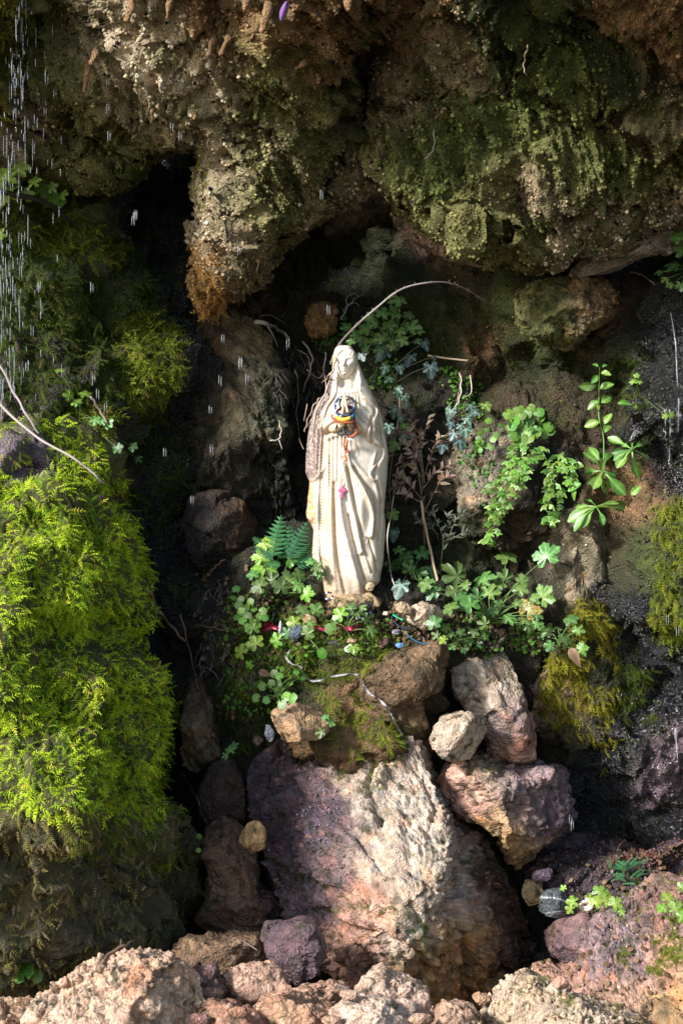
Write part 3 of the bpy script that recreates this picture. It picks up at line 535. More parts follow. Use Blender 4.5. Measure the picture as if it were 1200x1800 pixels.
stone('boulder', [(850, 1790), (858, 1740), (880, 1716), (915, 1712), (945, 1730), (1000, 1752), (1060, 1775), (1120, 1790), (1150, 1840), (1100, 1900), (920, 1910), (855, 1870)], -.66, .12,
      'low cream and ochre boulder on the bottom edge right of centre', 'boulder', pal((0.46, .33, .2), CRM, (0.35, .2, .13), 16, None, .12), n=76, cuts=10, cut_d=.76, rough=(.022, .008), nod=.012, seed=35, wet=.3)
stone('rock_ledge', [(920, 1540), (950, 1522), (1000, 1505), (1060, 1490), (1120, 1500), (1180, 1486), (1260, 1480), (1300, 1530), (1240, 1590), (1120, 1590), (1040, 1580), (960, 1570)], .02, .14,
      'dark red wet rock ledge under the dripping wall', 'rock ledge', pal((0.05, .03, .035), (0.10, .06, .07), (0.14, .04, .02), 12, (0.3, .3, .32)), n=76, cuts=8, cut_d=.8, rough=(.02, .008), nod=.006, seed=36, wet=.95)
stone('boulder', [(905, 520), (925, 495), (975, 487), (1030, 486), (1068, 498), (1086, 525), (1076, 552), (1030, 575), (985, 602), (935, 598), (908, 565)], -.03, .12,
      'mossy boulder with an orange broken face, jammed under the overhang', 'boulder', pal(MOSS, OLV, ORG, 14, None, .1, zz((930, 530, OLV, .1), (960, 560, MOSS, .1), (990, 520, MOSS, .1), (1000, 580, OLV, .1), (1035, 520, ORG, .2), (1050, 550, ORG, .2), (1065, 525, ORG, .2), (1025, 560, PALE, .2))), n=70, cuts=8, cut_d=.8, rough=(.026, .01), nod=.012, seed=37)
stone('stone', [(536, 560), (548, 535), (575, 530), (590, 548), (588, 580), (570, 594), (545, 590)], .42, .05,
      'ochre crumbly lump on the dark shelf behind the statue head', 'stone', pal((0.26, .15, .06), (0.36, .2, .08), MOSS, 22), n=34, cuts=6, cut_d=.8, rough=(.016, .008), nod=.01, seed=38, group=LS, hor=14)
stone('stone', [(715, 1082), (730, 1064), (752, 1058), (774, 1068), (780, 1090), (768, 1104), (742, 1106), (722, 1098)], -.1, .045,
      'cream broken stone on the ledge right of the statue feet', 'stone', pal((0.5, .38, .27), CRM, (0.4, .26, .18), 30), n=38, cuts=14, cut_d=.72, rough=(.008, .004), seed=39, group=LS, hor=14)
stone('boulder', [(815, 790), (850, 765), (900, 770), (960, 790), (1000, 830), (1000, 890), (960, 930), (900, 960), (850, 968), (815, 930), (800, 860)], .10, .12,
      'grey brown bulging rock behind the maidenhair fern', 'boulder', pal((0.10, .075, .045), (0.16, .13, .09), SOIL, 14, None, .15, zz((830, 820, (0.1, .085, .06), .3), (855, 850, PALE, .3), (900, 930, BRN, .3), (940, 880, SOIL, .3), (830, 930, MOSD, .2), (880, 800, (0.1, .08, .07), .4))), n=70, cuts=6, cut_d=.85, rough=(.025, .01), nod=.008, seed=40)
stone('rock_pillar', [(960, 1140), (985, 1060), (990, 980), (1010, 925), (1060, 905), (1110, 920), (1130, 980), (1100, 1060), (1085, 1140), (1090, 1220), (1070, 1300), (1010, 1320), (960, 1300), (930, 1240), (935, 1180)], .1, .13,
      'speckled pale rock pillar carrying the olive hanging moss', 'rock pillar', pal((0.16, .12, .07), (0.3, .23, .15), MOSD, 16, None, .2, zz((1030, 960, PALE, .2), (1010, 1020, (0.3, .23, .15), .2), (1080, 960, MOSD, .3), (1060, 1040, MOSD, .3), (1100, 930, (.2, .09, .05), .3), (1040, 1150, MOSD, .2), (960, 1240, (0.3, .2, .12), .2), (980, 1290, BRN, .2))), n=84, cuts=8, cut_d=.85, rough=(.03, .012), nod=.01, seed=41)
stone('stone', [(1000, 474), (1040, 452), (1110, 434), (1160, 404), (1205, 386), (1260, 378), (1265, 412), (1185, 444), (1120, 456), (1060, 482), (1020, 488)], -.10, .07,
      'smooth pale grey brown rock wedged under the right edge of the overhang', 'stone', pal((0.3, .24, .19), (0.2, .14, .10), PALE, 16, None, .1), n=50, cuts=4, cut_d=.88, rough=(.016, .006), seed=42, group=LS)
stone('stone', [(690, 380), (740, 390), (792, 404), (840, 436), (858, 470), (822, 462), (770, 446), (716, 418)], .06, .07,
      'reddish pale rock showing under the overhang above the bramble arch', 'stone', pal((0.26, .16, .11), (0.34, .25, .18), BRN, 16, None, .1), n=44, cuts=4, cut_d=.88, rough=(.016, .006), seed=43, group=LS)
# the mossy bank on the left
BANK = [(-160, 860), (-60, 800), (0, 752), (60, 745), (120, 758), (165, 800), (178, 860), (208, 930), (228, 1010), (238, 1090), (262, 1180), (278, 1260), (282, 1360), (290, 1450), (305, 1560), (300, 1640), (240, 1690), (150, 1720), (40, 1760), (-120, 1780), (-300, 1500), (-300, 1100)]
def bankcol(P, X, Y, N, c):
    t = sstep(-.4, .4, fbm(P * 14, 5, 5))
    top = lerp(np.array((0.05, .055, .012))[None], np.array((0.09, .085, .02))[None], t)
    low = lerp(np.array((0.10, .075, .04))[None], np.array((0.05, .052, .018))[None], sstep(-.3, .3, fbm(P * 20, 5, 6)))
    o = lerp(top, low, sstep(1400, 1480, Y + fbm(P * 12, 4, 7) * 60))
    pz = sstep(60, 25, np.hypot((X - 40) / 1.3, Y - 800)) ; c[:, 3] = .25 + .5 * pz
    return lerp(o, np.array((0.14, .10, .12))[None], pz)
bank = stone('mossy_boulder', BANK, -.12, .42, 'huge boulder thickly covered in bright yellow green moss on the left', 'boulder', bankcol, n=110, box=.75, cuts=4, cut_d=.88, rough=(.09, .014), nod=.012, seed=50, yplanes=[], center=(0, 1260), hor=4,
      crest=[(100, 800, .55), (150, 850, .6), (80, 1000, .95), (160, 1000, .85), (60, 1200, .95), (180, 1200, .85), (230, 1080, .6), (250, 1300, .75), (150, 1350, 1.15), (60, 1400, 1.15), (240, 1450, .8), (100, 1520, 1.1), (250, 1560, .75), (100, 1650, 1.15), (200, 1620, .95), (0, 900, .85)])
SURF['bank'] = SURF.pop('mossy_boulder' + bank['label'])
# ------------------------------------------------------------------ where the surfaces lie, for setting things on them
ZC = 3.0; ZW, ZH = int(1400 / ZC), int(2000 / ZC)
ZB = np.full((ZH, ZW), 9.0); ZN = np.zeros((ZH, ZW, 3))
def zsplat(V, N):
    x, y = pix(V); i = ((x + 100) / ZC).astype(int); j = ((y + 100) / ZC).astype(int)
    m = (i >= 0) & (i < ZW) & (j >= 0) & (j < ZH) & (N[:, 1] < 0.2)
    i, j, d, n = i[m], j[m], V[m, 1], N[m]
    o = np.argsort(-d); i, j, d, n = i[o], j[o], d[o], n[o]
    b = d < ZB[j, i]; i, j, d, n = i[b], j[b], d[b], n[b]
    ZB[j, i] = d; ZN[j, i] = n
for V_, F_, N_ in SURF.values(): zsplat(V_, N_)
for it in range(3):                      # close pinholes
    hole = ZB > 8
    for dj, di in ((0, 1), (1, 0), (0, -1), (-1, 0)):
        r = np.roll(ZB, (dj, di), (0, 1)); rn = np.roll(ZN, (dj, di), (0, 1)); h = hole & (r < 8) & (ZB > 8); ZB[h] = r[h]; ZN[h] = rn[h]
def depth(px, py):
    i = np.clip(((np.asarray(px, float) + 100) / ZC).astype(int), 0, ZW - 1); j = np.clip(((np.asarray(py, float) + 100) / ZC).astype(int), 0, ZH - 1)
    return ZB[j, i]
def depth_min(px, py, r=9):
    return min(float(depth(px + a, py + b)) for a in (-r, 0, r) for b in (-r, 0, r))
def at(px, py, off=0.0): return W(px, py, depth(px, py) - off)

def tube(P, rad, sides=6, cap=True):
    """tapered round tube along a 3D polyline"""
    P = np.asarray(P, float); n = len(P); r = np.interp(np.linspace(0, 1, n), np.linspace(0, 1, len(np.atleast_1d(rad))), np.atleast_1d(rad)) if np.ndim(rad) else np.full(n, rad)
    T = np.gradient(P, axis=0); T /= np.linalg.norm(T, axis=1, keepdims=True) + 1e-12
    up = np.array([0.31, -.83, .46]); a = np.cross(T, up); a /= np.linalg.norm(a, axis=1, keepdims=True) + 1e-9; b = np.cross(T, a)
    t = np.linspace(0, 2 * math.pi, sides, endpoint=False)
    V = (P[:, None] + r[:, None, None] * (np.cos(t)[None, :, None] * a[:, None] + np.sin(t)[None, :, None] * b[:, None])).reshape(-1, 3)
    i = (np.arange(n - 1)[:, None] * sides + np.arange(sides)[None]).ravel(); j = (np.arange(n - 1)[:, None] * sides + (np.arange(sides)[None] + 1) % sides).ravel()
    F = np.stack([i, j, j + sides, i + sides], 1)
    if cap:
        V = np.vstack([V, P[:1], P[-1:]]); c0, c1 = len(V) - 2, len(V) - 1; k = np.arange(sides); k2 = (k + 1) % sides
        F = np.vstack([F, np.stack([k2, k, np.full(sides, c0), np.full(sides, c0)], 1), np.stack([k + (n - 1) * sides, k2 + (n - 1) * sides, np.full(sides, c1), np.full(sides, c1)], 1)])
    return V, F
def tris(F):
    """quads with a doubled corner -> list of clean quads and tris"""
    if F.shape[1] == 3: return [F]
    t = F[:, 2] == F[:, 3]
    out = [F[~t]] if (~t).any() else []
    if t.any(): out.append(F[t][:, :3])
    return out
def join(parts):
    Vs, qs, ts, k = [], [], [], 0
    for V, F in parts:
        for f in (F if isinstance(F, list) else tris(F)): (qs if f.shape[1] == 4 else ts).append(f + k)
        Vs.append(V); k += len(V)
    return np.vstack(Vs), ([np.vstack(qs)] if qs else []) + ([np.vstack(ts)] if ts else [])
def cspline(pts, n=8):
    return smooth_poly(pts, n, False) if len(pts[0]) == 2 else smooth3(pts, n)
def smooth3(pts, n=8):
    P = np.asarray(pts, float); out = []
    for k in range(len(P) - 1):
        a, b, c, d = P[max(k - 1, 0)], P[k], P[k + 1], P[min(k + 2, len(P) - 1)]
        for t in np.linspace(0, 1, n, endpoint=False):
            out.append(0.5 * (2 * b + (c - a) * t + (2 * a - 5 * b + 4 * c - d) * t * t + (3 * b - a - 3 * c + d) * t ** 3))
    out.append(P[-1]); return np.array(out)
def flat_col(V, rgb, w=0.2): return np.tile(np.array([*rgb, w]), (len(V), 1))

# ------------------------------------------------------------------ the statue
SY = 0.0                                  # statue axis depth
def SW(px, py, dpx):                      # px, py and pixels towards the viewer -> world (rigid scale at the statue)
    px, py, dpx = np.broadcast_arrays(np.asarray(px, float), np.asarray(py, float), np.asarray(dpx, float))
    return np.stack([(px - 600) * S, SY - dpx * S, CZ + (900 - py) * S], -1)
SL = [(607, 606), (607.5, 598), (609, 593), (612, 589.5), (618, 587), (626, 585.5), (640, 584), (652, 583.5), (662, 582.5), (674, 580), (690, 575), (700, 566), (708, 558), (725, 550), (745, 545), (765, 541), (790, 538.5), (815, 537), (830, 537), (838, 540), (846, 544), (860, 543), (875, 541), (890, 540), (900, 538), (910, 539), (920, 546), (932, 551), (950, 550), (965, 549), (980, 549), (993, 556), (1007, 565), (1025, 568), (1040, 570), (1052, 575)]
SR = [(607, 606), (607.5, 612), (609, 616.5), (612, 619.5), (618, 622.5), (626, 625.5), (640, 631), (652, 636), (665, 641), (685, 651), (705, 660), (725, 668), (745, 674), (770, 678), (790, 681), (805, 682), (820, 681), (840, 680), (860, 678), (880, 676), (900, 675), (920, 677), (940, 677), (960, 675), (980, 674), (995, 672), (1008, 669), (1020, 668), (1028, 662), (1040, 648), (1052, 642)]
pl = np.array([a[0] for a in SL]); xl = np.array([a[1] for a in SL]); pr = np.array([a[0] for a in SR]); xr = np.array([a[1] for a in SR])
nz, nt = 330, 420
PYs = np.concatenate([607 + 9 * np.linspace(0, 1, 40) ** 2, np.linspace(616.2, 1052, nz - 40)])
th = np.concatenate([np.linspace(0, math.pi, 220), np.linspace(math.pi, 2 * math.pi, 45)[1:-1]]); nt = len(th)
L_ = np.interp(PYs, pl, xl); R_ = np.interp(PYs, pr, xr)
xc, hw = (L_ + R_) / 2, np.maximum((R_ - L_) / 2, .3)
dpt = np.interp(PYs, [607, 608, 612, 625, 645, 665, 690, 720, 760, 850, 950, 1010, 1052], [1, 7, 15, 21, 24, 26, 31, 38, 44, 46, 44, 40, 30])
TH, PYm = np.meshgrid(th, PYs); XC = xc[:, None]; HW = hw[:, None]; DP = dpt[:, None]
cth, sth = np.cos(TH), np.sin(TH)
bx = XC + HW * np.sign(cth) * np.abs(cth) ** .92; by = DP * np.sign(sth) * np.abs(sth) ** .8
X, Yq = bx.ravel(), PYm.ravel()
front = sstep(0.0, .35, sth).ravel()
h = np.zeros(len(X)); groove = np.zeros(len(X))
def ridge(pts, amp, w, fade=.18):
    p = smooth_poly(pts, 6, False); d = dpoly(X, Yq, p, False)[0]
    h[:] += amp * np.exp(-(d / w) ** 2)
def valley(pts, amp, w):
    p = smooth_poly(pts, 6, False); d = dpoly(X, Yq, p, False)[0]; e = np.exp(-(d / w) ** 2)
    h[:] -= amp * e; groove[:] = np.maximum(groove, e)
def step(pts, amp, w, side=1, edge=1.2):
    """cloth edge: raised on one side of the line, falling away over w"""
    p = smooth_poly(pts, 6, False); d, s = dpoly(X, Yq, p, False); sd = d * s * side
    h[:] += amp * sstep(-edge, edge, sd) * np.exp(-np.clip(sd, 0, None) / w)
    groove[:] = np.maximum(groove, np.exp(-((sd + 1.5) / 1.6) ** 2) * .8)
hole = smooth_poly([(591, 640), (592.5, 626), (599, 618.5), (608, 616.5), (618, 620), (625, 630), (629, 648), (629.5, 664), (631, 680), (630, 688), (615, 690), (600, 687), (594.5, 680), (593, 664)], 5)
hin = inpoly(X, Yq, hole); hd = dpoly(X, Yq, hole)[0]
sdh = np.where(hin, hd, -hd)
h += -14 * sstep(-.5, 6, sdh) * sstep(692, 676, Yq) * (front > .5)
h += 1.2 * np.exp(-((sdh + 3) / 3) ** 2) * sstep(688, 672, Yq)
h += -5 * sstep(-.5, 4, sdh) * sstep(676, 690, Yq) * (front > .5)
# shoulders mantle: left edge, right wavy edge
step([(593, 672), (592, 690), (586, 703), (577, 716), (572, 732), (570, 745), (567, 770), (565, 800), (563, 850), (562, 900), (562, 950), (566, 1005)], 4.5, 26, 1)
step([(630, 678), (631, 690), (636, 700), (650, 711), (660, 720), (658, 733), (648, 748), (643.5, 762), (645, 775), (659, 782), (671, 790), (670, 806), (658, 818), (648, 828), (648, 838), (655, 846), (662, 846), (667, 860), (668, 875)], 4.5, 16, -1)
ridge([(641, 712), (652, 722), (651, 735), (641, 750), (638, 765)], 2.2, 3.5)
ridge([(655, 745), (656, 770), (664, 780)], 2.5, 4); valley([(652, 735), (650, 760), (653, 778)], 3.2, 2.6)
valley([(664, 730), (668, 760), (672, 786)], 1.8, 2.2); ridge([(668, 725), (673, 760), (677, 800)], 1.5, 3)
ridge([(660, 795), (655, 812), (652, 826)], 2.2, 3); valley([(664, 812), (658, 826), (657, 840)], 2.8, 2.4)
# gathered yoke
for x0, x1, y1 in ((599, 594, 716), (605, 601, 712), (611, 611, 708), (617, 619, 712), (622, 627, 728), (627, 634, 740)):
    ridge([(x0, 692 + (x0 % 4)), (x1, y1 - 6)], .8, 2.0); valley([(x0 + 3, 693), ((x0 + x1) / 2 + 4, y1)], .6, 1.1)
ridge([(594, 688.5), (604, 691), (618, 690.5), (631, 688)], 1.6, 2)
# sleeves and forearms
ridge([(571, 752), (580, 745), (592, 737), (600, 733)], 12, 10); ridge([(648, 758), (636, 748), (624, 739), (614, 733)], 10, 11)
valley([(575, 764), (588, 757), (600, 754), (618, 757), (640, 768)], 5, 3.2); ridge([(577, 772), (590, 766), (606, 764)], 3, 4)
valley([(624, 726), (632, 738), (642, 744)], 3, 2); valley([(583, 722), (578, 733)], 2, 2)
# skirt folds
for a, (x0, x1, y1, s) in enumerate(((577, 575, 930, 1.3), (584, 582, 900, 1.2), (591, 589, 880, 1.4), (598, 598, 860, 1.6), (612, 617, 800, 1.2), (620, 628, 800, 1.2))):
    ridge([(x0, 768), ((x0 + x1) / 2, (768 + y1) / 2), (x1, y1)], s * .55, 2.4); valley([(x0 + 3.4, 770), ((x0 + x1) / 2 + 3.2, (768 + y1) / 2), (x1 + 2.8, y1 - 4)], s * .5, 1.0)
ridge([(607, 795), (616, 822), (630, 846), (643, 870), (652, 895), (654, 915), (651, 940)], 5.5, 4.5)
step([(608, 802), (618, 832), (632, 858), (644, 880), (649, 900), (649, 925), (645, 944)], 3, 8, -1)
ridge([(602, 815), (609, 850), (617, 890), (626, 930), (634, 968)], 5, 4.2)
valley([(606, 805), (614, 845), (622, 880), (632, 925), (640, 965), (652, 1005)], 3.2, 2.8)
ridge([(613, 800), (628, 822), (645, 840), (658, 852), (664, 880)], 3.5, 4); valley([(620, 822), (640, 850), (655, 870), (661, 900)], 3, 2.6)
ridge([(596, 868), (600, 910), (610, 955), (622, 1000), (633, 1042)], 6.5, 7); valley([(588, 850), (588, 920), (594, 985), (606, 1040)], 4, 3.2)
ridge([(583, 860), (583, 940), (586, 1000), (590, 1035)], 2.5, 4)
valley([(612, 905), (620, 945), (631, 985), (642, 1020)], 3, 2.4)
h += 6 * np.exp(-((X - 633) / 11) ** 2 - ((Yq - 900) / 34) ** 2)
h += 5 * np.exp(-((X - 656) / 10) ** 2 - ((Yq - 975) / 26) ** 2)
ridge([(637, 948), (645, 985), (654, 1012), (664, 1022)], 3, 4); valley([(646, 945), (655, 975), (662, 1005)], 2.6, 2.2)
valley([(668, 875), (668, 915), (664, 950)], 2.2, 2.2); valley([(662, 880), (658, 905), (657, 930)], 1.6, 1.6)
for k in range(4): valley([(655 + 2.6 * k, 918 - 3 * k), (655 + 2.2 * k, 944)], .9, .8)
step([(644, 944), (650, 946)], 2.5, 5, -1); step([(627, 974), (635, 973)], 2, 4, -1)
# beaded trim of the mantle and of the gown
for xa, xb, y0, y1, sp in ((566, 562.5, 775, 985, 5.2), (577, 579, 800, 950, 5.6)):
    tt = (Yq - y0) / (y1 - y0); xx = xa + (xb - xa) * tt; m = (tt > 0) & (tt < 1)
    ph = ((Yq - y0) % sp) / sp - .5
    h += 2.0 * np.where(m, np.exp(-((X - xx) / 1.7) ** 2 - (ph * sp / 1.7) ** 2), 0)
# lower left mantle scallops
step([(536, 838), (546, 846), (556, 846), (564, 836)], 3.5, 12, -1); step([(542, 872), (552, 868), (562, 872)], 3, 10, 1)
valley([(546, 885), (553, 898), (556, 910), (550, 918)], 4, 3); ridge([(541, 905), (549, 917), (557, 914), (560, 895), (558, 880)], 3, 2.4)
step([(550, 975), (558, 972), (563, 976)], 3, 12, -1)
valley([(556, 725), (552, 770), (552, 820)], 2.2, 3); ridge([(563, 720), (558, 760), (558, 820)], 2.5, 4); valley([(566, 745), (562, 790), (560, 835)], 2, 2)
valley([(590, 660), (587, 690), (575, 712)], 1.2, 1.5)
P0 = np.stack([X * .05, Yq * .05, TH.ravel()], 1)
h += .5 * fbm(P0 * 2, 3, 201) + .18 * fbm(P0 * 12, 2, 203)
h *= front * np.where(Yq > 700, 1.3, 1.0)
hm = h.reshape(TH.shape)
fx = bx + hm * cth * .35; fd = by + hm * (np.abs(sth) * .95 + .05)
# back folds
fd = np.where(sth < 0, fd - 2.5 * np.sin(TH * 9) * np.abs(sth) * sstep(620, 700, PYm), fd)
Vs = SW(fx.ravel(), Yq, fd.ravel())
Fs = np.vstack([grid_faces(nt, nz), np.stack([np.arange(nz - 1) * nt + nt - 1, (np.arange(nz - 1) + 1) * nt + nt - 1, (np.arange(nz - 1) + 1) * nt, np.arange(nz - 1) * nt], 1)])
capv = SW([607], [606.6], [0]); capb = SW([608], [1052], [0]); k0 = len(Vs); Vs = np.vstack([Vs, capv, capb]); a = np.arange(nt); b = (a + 1) % nt
Ft = np.vstack([np.stack([a, b, np.full(nt, k0)], 1)[:, [1, 0, 2]], np.stack([a + (nz - 1) * nt, b + (nz - 1) * nt, np.full(nt, k0 + 1)], 1)])
# paint: aged cream coat, ochre dirt, dark algae on the mantle, rust at the chipped edge
base = np.tile(np.array([.60, .54, .45]), (len(X), 1))
n1 = fbm(P0 * 4, 5, 204); n2 = fbm(P0 * 18, 4, 205); n3 = fbm(np.stack([X * .35, Yq * .35, 0 * X], 1), 4, 206)
base = lerp(base, np.array((.46, .36, .24))[None], sstep(-.05, .5, n1) * .7)
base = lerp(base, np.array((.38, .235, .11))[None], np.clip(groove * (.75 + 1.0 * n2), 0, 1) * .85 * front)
trim = sstep(560, 568, X) * sstep(600, 580, X) * sstep(690, 800, Yq)
base = lerp(base, np.array((.5, .33, .15))[None], np.clip(trim * (.5 + 1.3 * n2), 0, 1) * .85)
base = lerp(base, np.array((.07, .05, .03))[None], sstep(.12, .4, n3) * trim * .8 * sstep(900, 780, Yq))
lx = np.interp(Yq, [618, 640, 665, 690, 705, 722, 745, 790, 835], [583, 589, 587, 585, 580, 572, 568, 565, 562])
left = sstep(lx + 1.5, lx - 2.5, X + 5 * n2) * (Yq > 620) * sstep(852, 836, Yq + 8 * n2) * np.clip(1.0 - 1.5 * sstep(.05, .5, n1) * (Yq > 690), .12, 1)
strk = fbm(np.stack([X * .22, Yq * .022, 0 * X], 1), 4, 208)
base = lerp(base, np.array((.36, .25, .14))[None], sstep(.02, .45, strk) * .55 * (Yq > 690))
left = np.clip(left, 0, 1)
base = lerp(base, np.array((.15, .088, .08))[None], np.clip(left * (.8 + 1.5 * n2), 0, 1) * .95)
base = lerp(base, np.array((.055, .04, .045))[None], sstep(-.1, .2, n3 + .5 * n1) * left * .85)
low = sstep(562, 552, X) * sstep(835, 845, Yq)
base = lerp(base, np.array((.34, .30, .25))[None], low * .5)
rust = sstep(560, 548, X + 8 * n2) * sstep(838, 860, Yq) * sstep(990, 960, Yq)
base = lerp(base, np.array((.58, .24, .045))[None], np.clip(rust * (.55 + 1.3 * n1), 0, 1))
red = np.exp(-((X - 588 - .02 * (Yq - 900)) / 2.2) ** 2) * sstep(860, 900, Yq)
base = lerp(base, np.array((.45, .2, .12))[None], np.clip(red * (.4 + n2), 0, 1) * .7)
base = lerp(base, np.array((.62, .42, .17))[None], np.exp(-((X - 588) / 3.5) ** 2 - ((Yq - 630) / 12) ** 2) * .8)
vt = np.exp(-((X - np.interp(Yq, [606, 625, 650, 690], [616, 626, 636, 655])) / 5) ** 2) * (Yq < 690)
base = lerp(base, np.array((.2, .15, .12))[None], np.clip(vt * (.5 + n2), 0, 1) * .8)
spk = (worley(np.stack([X * .11, Yq * .11, 0 * X], 1), 207)[0] < .13) * sstep(650, 980, Yq + (X - 640))
base = lerp(base, np.array((.16, .08, .04))[None], spk * .8)
base = lerp(base, np.array((.30, .2, .1))[None], sstep(985, 1050, Yq + 18 * n1) * .55)
base = np.clip(base * (1 + .12 * n2)[:, None], .01, .85)
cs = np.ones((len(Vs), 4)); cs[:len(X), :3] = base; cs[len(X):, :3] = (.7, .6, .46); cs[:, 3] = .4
def statue_mat():
    m, nt_, bb = new_mat('painted_plaster'); Lk = nt_.links.new
    at_ = nd(nt_, 'ShaderNodeAttribute', attribute_name='Col'); Lk(at_.outputs['Color'], bb.inputs['Base Color'])
    tc = nd(nt_, 'ShaderNodeTexCoord'); no = nd(nt_, 'ShaderNodeTexNoise'); no.inputs['Scale'].default_value = 420; no.inputs['Detail'].default_value = 5
    Lk(tc.outputs['Object'], no.inputs['Vector']); bp = nd(nt_, 'ShaderNodeBump'); bp.inputs['Distance'].default_value = .0007; bp.inputs['Strength'].default_value = .5
    Lk(no.outputs['Fac'], bp.inputs['Height']); Lk(bp.outputs[0], bb.inputs['Normal'])
    bb.inputs['Roughness'].default_value = .5; bb.inputs['Specular IOR Level'].default_value = .35
    return m
M_STAT = statue_mat()
statue = thing('statue', tuple(SW(612, 1052, 0)), 'cream plaster statue of a veiled praying woman with brown stains down its left side', 'statue')
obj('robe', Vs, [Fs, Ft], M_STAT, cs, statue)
# head: face and neck, one surface modelled in front-view pixels
fu = np.linspace(-1, 1, 150); fv = np.linspace(-1, 1, 170); FU, FV = [a_.ravel() for a_ in np.meshgrid(fu, fv)]
na, nb = 130, 110
TA, TB = [a_.ravel() for a_ in np.meshgrid(np.linspace(0, 2 * math.pi, na, endpoint=False), np.linspace(.001, math.pi - .001, nb))]
ex = np.sin(TB) * np.cos(TA); ey = np.sin(TB) * np.sin(TA); ez = np.cos(TB)      # unit ball, y = towards viewer
# oval of a face: narrower at the chin
fx_ = ex * 20.5 * (1 - .30 * sstep(-.05, -1, ez)) ; fz_ = ez * 27; fy_ = ey * 20 * (1 - .12 * sstep(0, -1, ez))
g = lambda x0, z0, sx, sz: np.exp(-((fx_ - x0) / sx) ** 2 - ((fz_ - z0) / sz) ** 2)
fr = (ey > 0)
dd = 6.2 * g(0, -3.5, 2.6, 4.2) + 3.6 * g(0, 2.2, 1.9, 5.5) + 1.2 * (g(2.2, -4.8, 1.6, 1.5) + g(-2.2, -4.8, 1.6, 1.5)) - 1.2 * g(0, -7.6, 4, 1.3)
for s in (-1, 1):
    dd += -4.0 * g(s * 6.6, 4.0, 4.2, 2.8) + 1.5 * g(s * 6.7, 3.6, 3.0, 1.6) + 1.3 * g(s * 6.6, 7.6, 4.6, 1.2) - .9 * g(s * 6.7, 2.6, 3.0, .6) + 0.8 * g(s * 6.7, 5.4, 3.2, .7) + 1.4 * g(s * 9, -4, 5, 5)
dd += 1.6 * g(0, -9.8, 4.0, 1.1) + 1.8 * g(0, -12.8, 3.4, 1.3) - 1.7 * g(0, -11.2, 4.2, .6) - 1.3 * g(0, -15.3, 4, 1.3) + 2.6 * g(0, -19, 4.6, 3.2)
hair = sstep(13.5, 16, fz_ + .02 * fx_ ** 2) ; dd += 2.4 * hair + .5 * hair * np.sin(fx_ * 1.1)
fy_ = fy_ + dd * np.clip(ey * 1.3, 0, 1)
yaw, roll, pit = math.radians(-10), math.radians(-7), math.radians(5)
x1 = fx_ * math.cos(yaw) + fy_ * math.sin(yaw); y1 = -fx_ * math.sin(yaw) + fy_ * math.cos(yaw)
z1 = fz_ * math.cos(pit) + y1 * math.sin(pit); y2 = -fz_ * math.sin(pit) + y1 * math.cos(pit)
x2 = x1 * math.cos(roll) + z1 * math.sin(roll) * -1; z2 = x1 * math.sin(roll) * -1 * -1 * -1 + z1 * math.cos(roll)
Vh = SW(608.3 + x2, 641.5 - z2, 10 + y2)
Fh = np.vstack([grid_faces(na, nb)[:, ::-1], np.stack([np.arange(nb - 1) * na + na - 1, np.arange(nb - 1) * na, (np.arange(nb - 1) + 1) * na, (np.arange(nb - 1) + 1) * na + na - 1], 1)])
nk, nkn = tube(SW(np.array([610, 611.5, 612.5, 613]), np.array([650, 664, 678, 694]), np.array([3, 6, 8, 10])), np.array([.016, .0125, .0135, .02]), 40)
Vh2, Fh2 = join([(Vh, Fh), (nk, nkn)])
ch = flat_col(Vh2, (.60, .54, .45), .4); nn = fbm(Vh2 * 90, 4, 210); ch[:, :3] = np.clip(ch[:, :3] * (1 + .08 * nn)[:, None], 0, .85)
xh, yh = pix(Vh2); nkm = sstep(662, 672, yh); ch[:, :3] = lerp(ch[:, :3], np.array((.6, .42, .22))[None], np.clip(nkm * (.25 + nn) + nkm * np.abs(xh - 613) / 22 * .7, 0, .85))
obj('head', Vh2, Fh2, M_STAT, ch, statue)
# praying hands: two palms with four fingers and a thumb each, pressed together
def capsule(P, r, sides=14):
    P = smooth3(P, 5); n = len(P); t0 = np.linspace(0, 1, n); r = np.interp(t0, np.linspace(0, 1, len(r)), r)
    d0 = P[0] - P[1]; d1 = P[-1] - P[-2]; d0 /= np.linalg.norm(d0); d1 /= np.linalg.norm(d1)
    Pn = np.vstack([P[0] + d0 * r[0], P[0] + d0 * r[0] * .75, P[0] + d0 * r[0] * .35, P, P[-1] + d1 * r[-1] * .35, P[-1] + d1 * r[-1] * .75, P[-1] + d1 * r[-1]])
    rn = np.concatenate([[r[0] * .05, r[0] * .66, r[0] * .93], r, [r[-1] * .93, r[-1] * .66, r[-1] * .05]])
    return tube_r(Pn, rn, sides)
def tube_r(P, r, sides):
    V, F = tube(P, 1.0, sides, True); n = len(P)
    c = np.repeat(P, sides, 0); V[:n * sides] = c + (V[:n * sides] - c) * np.repeat(r, sides)[:, None]
    return V, F
hp = []
HX, HY, HD = 606.5, 731, 61.0            # between the palms, base of the fingers
def HP(s, x, y, d): return SW(HX + s * x + (HY - y) * -.06, y, HD + d - (HY - y) * .10)
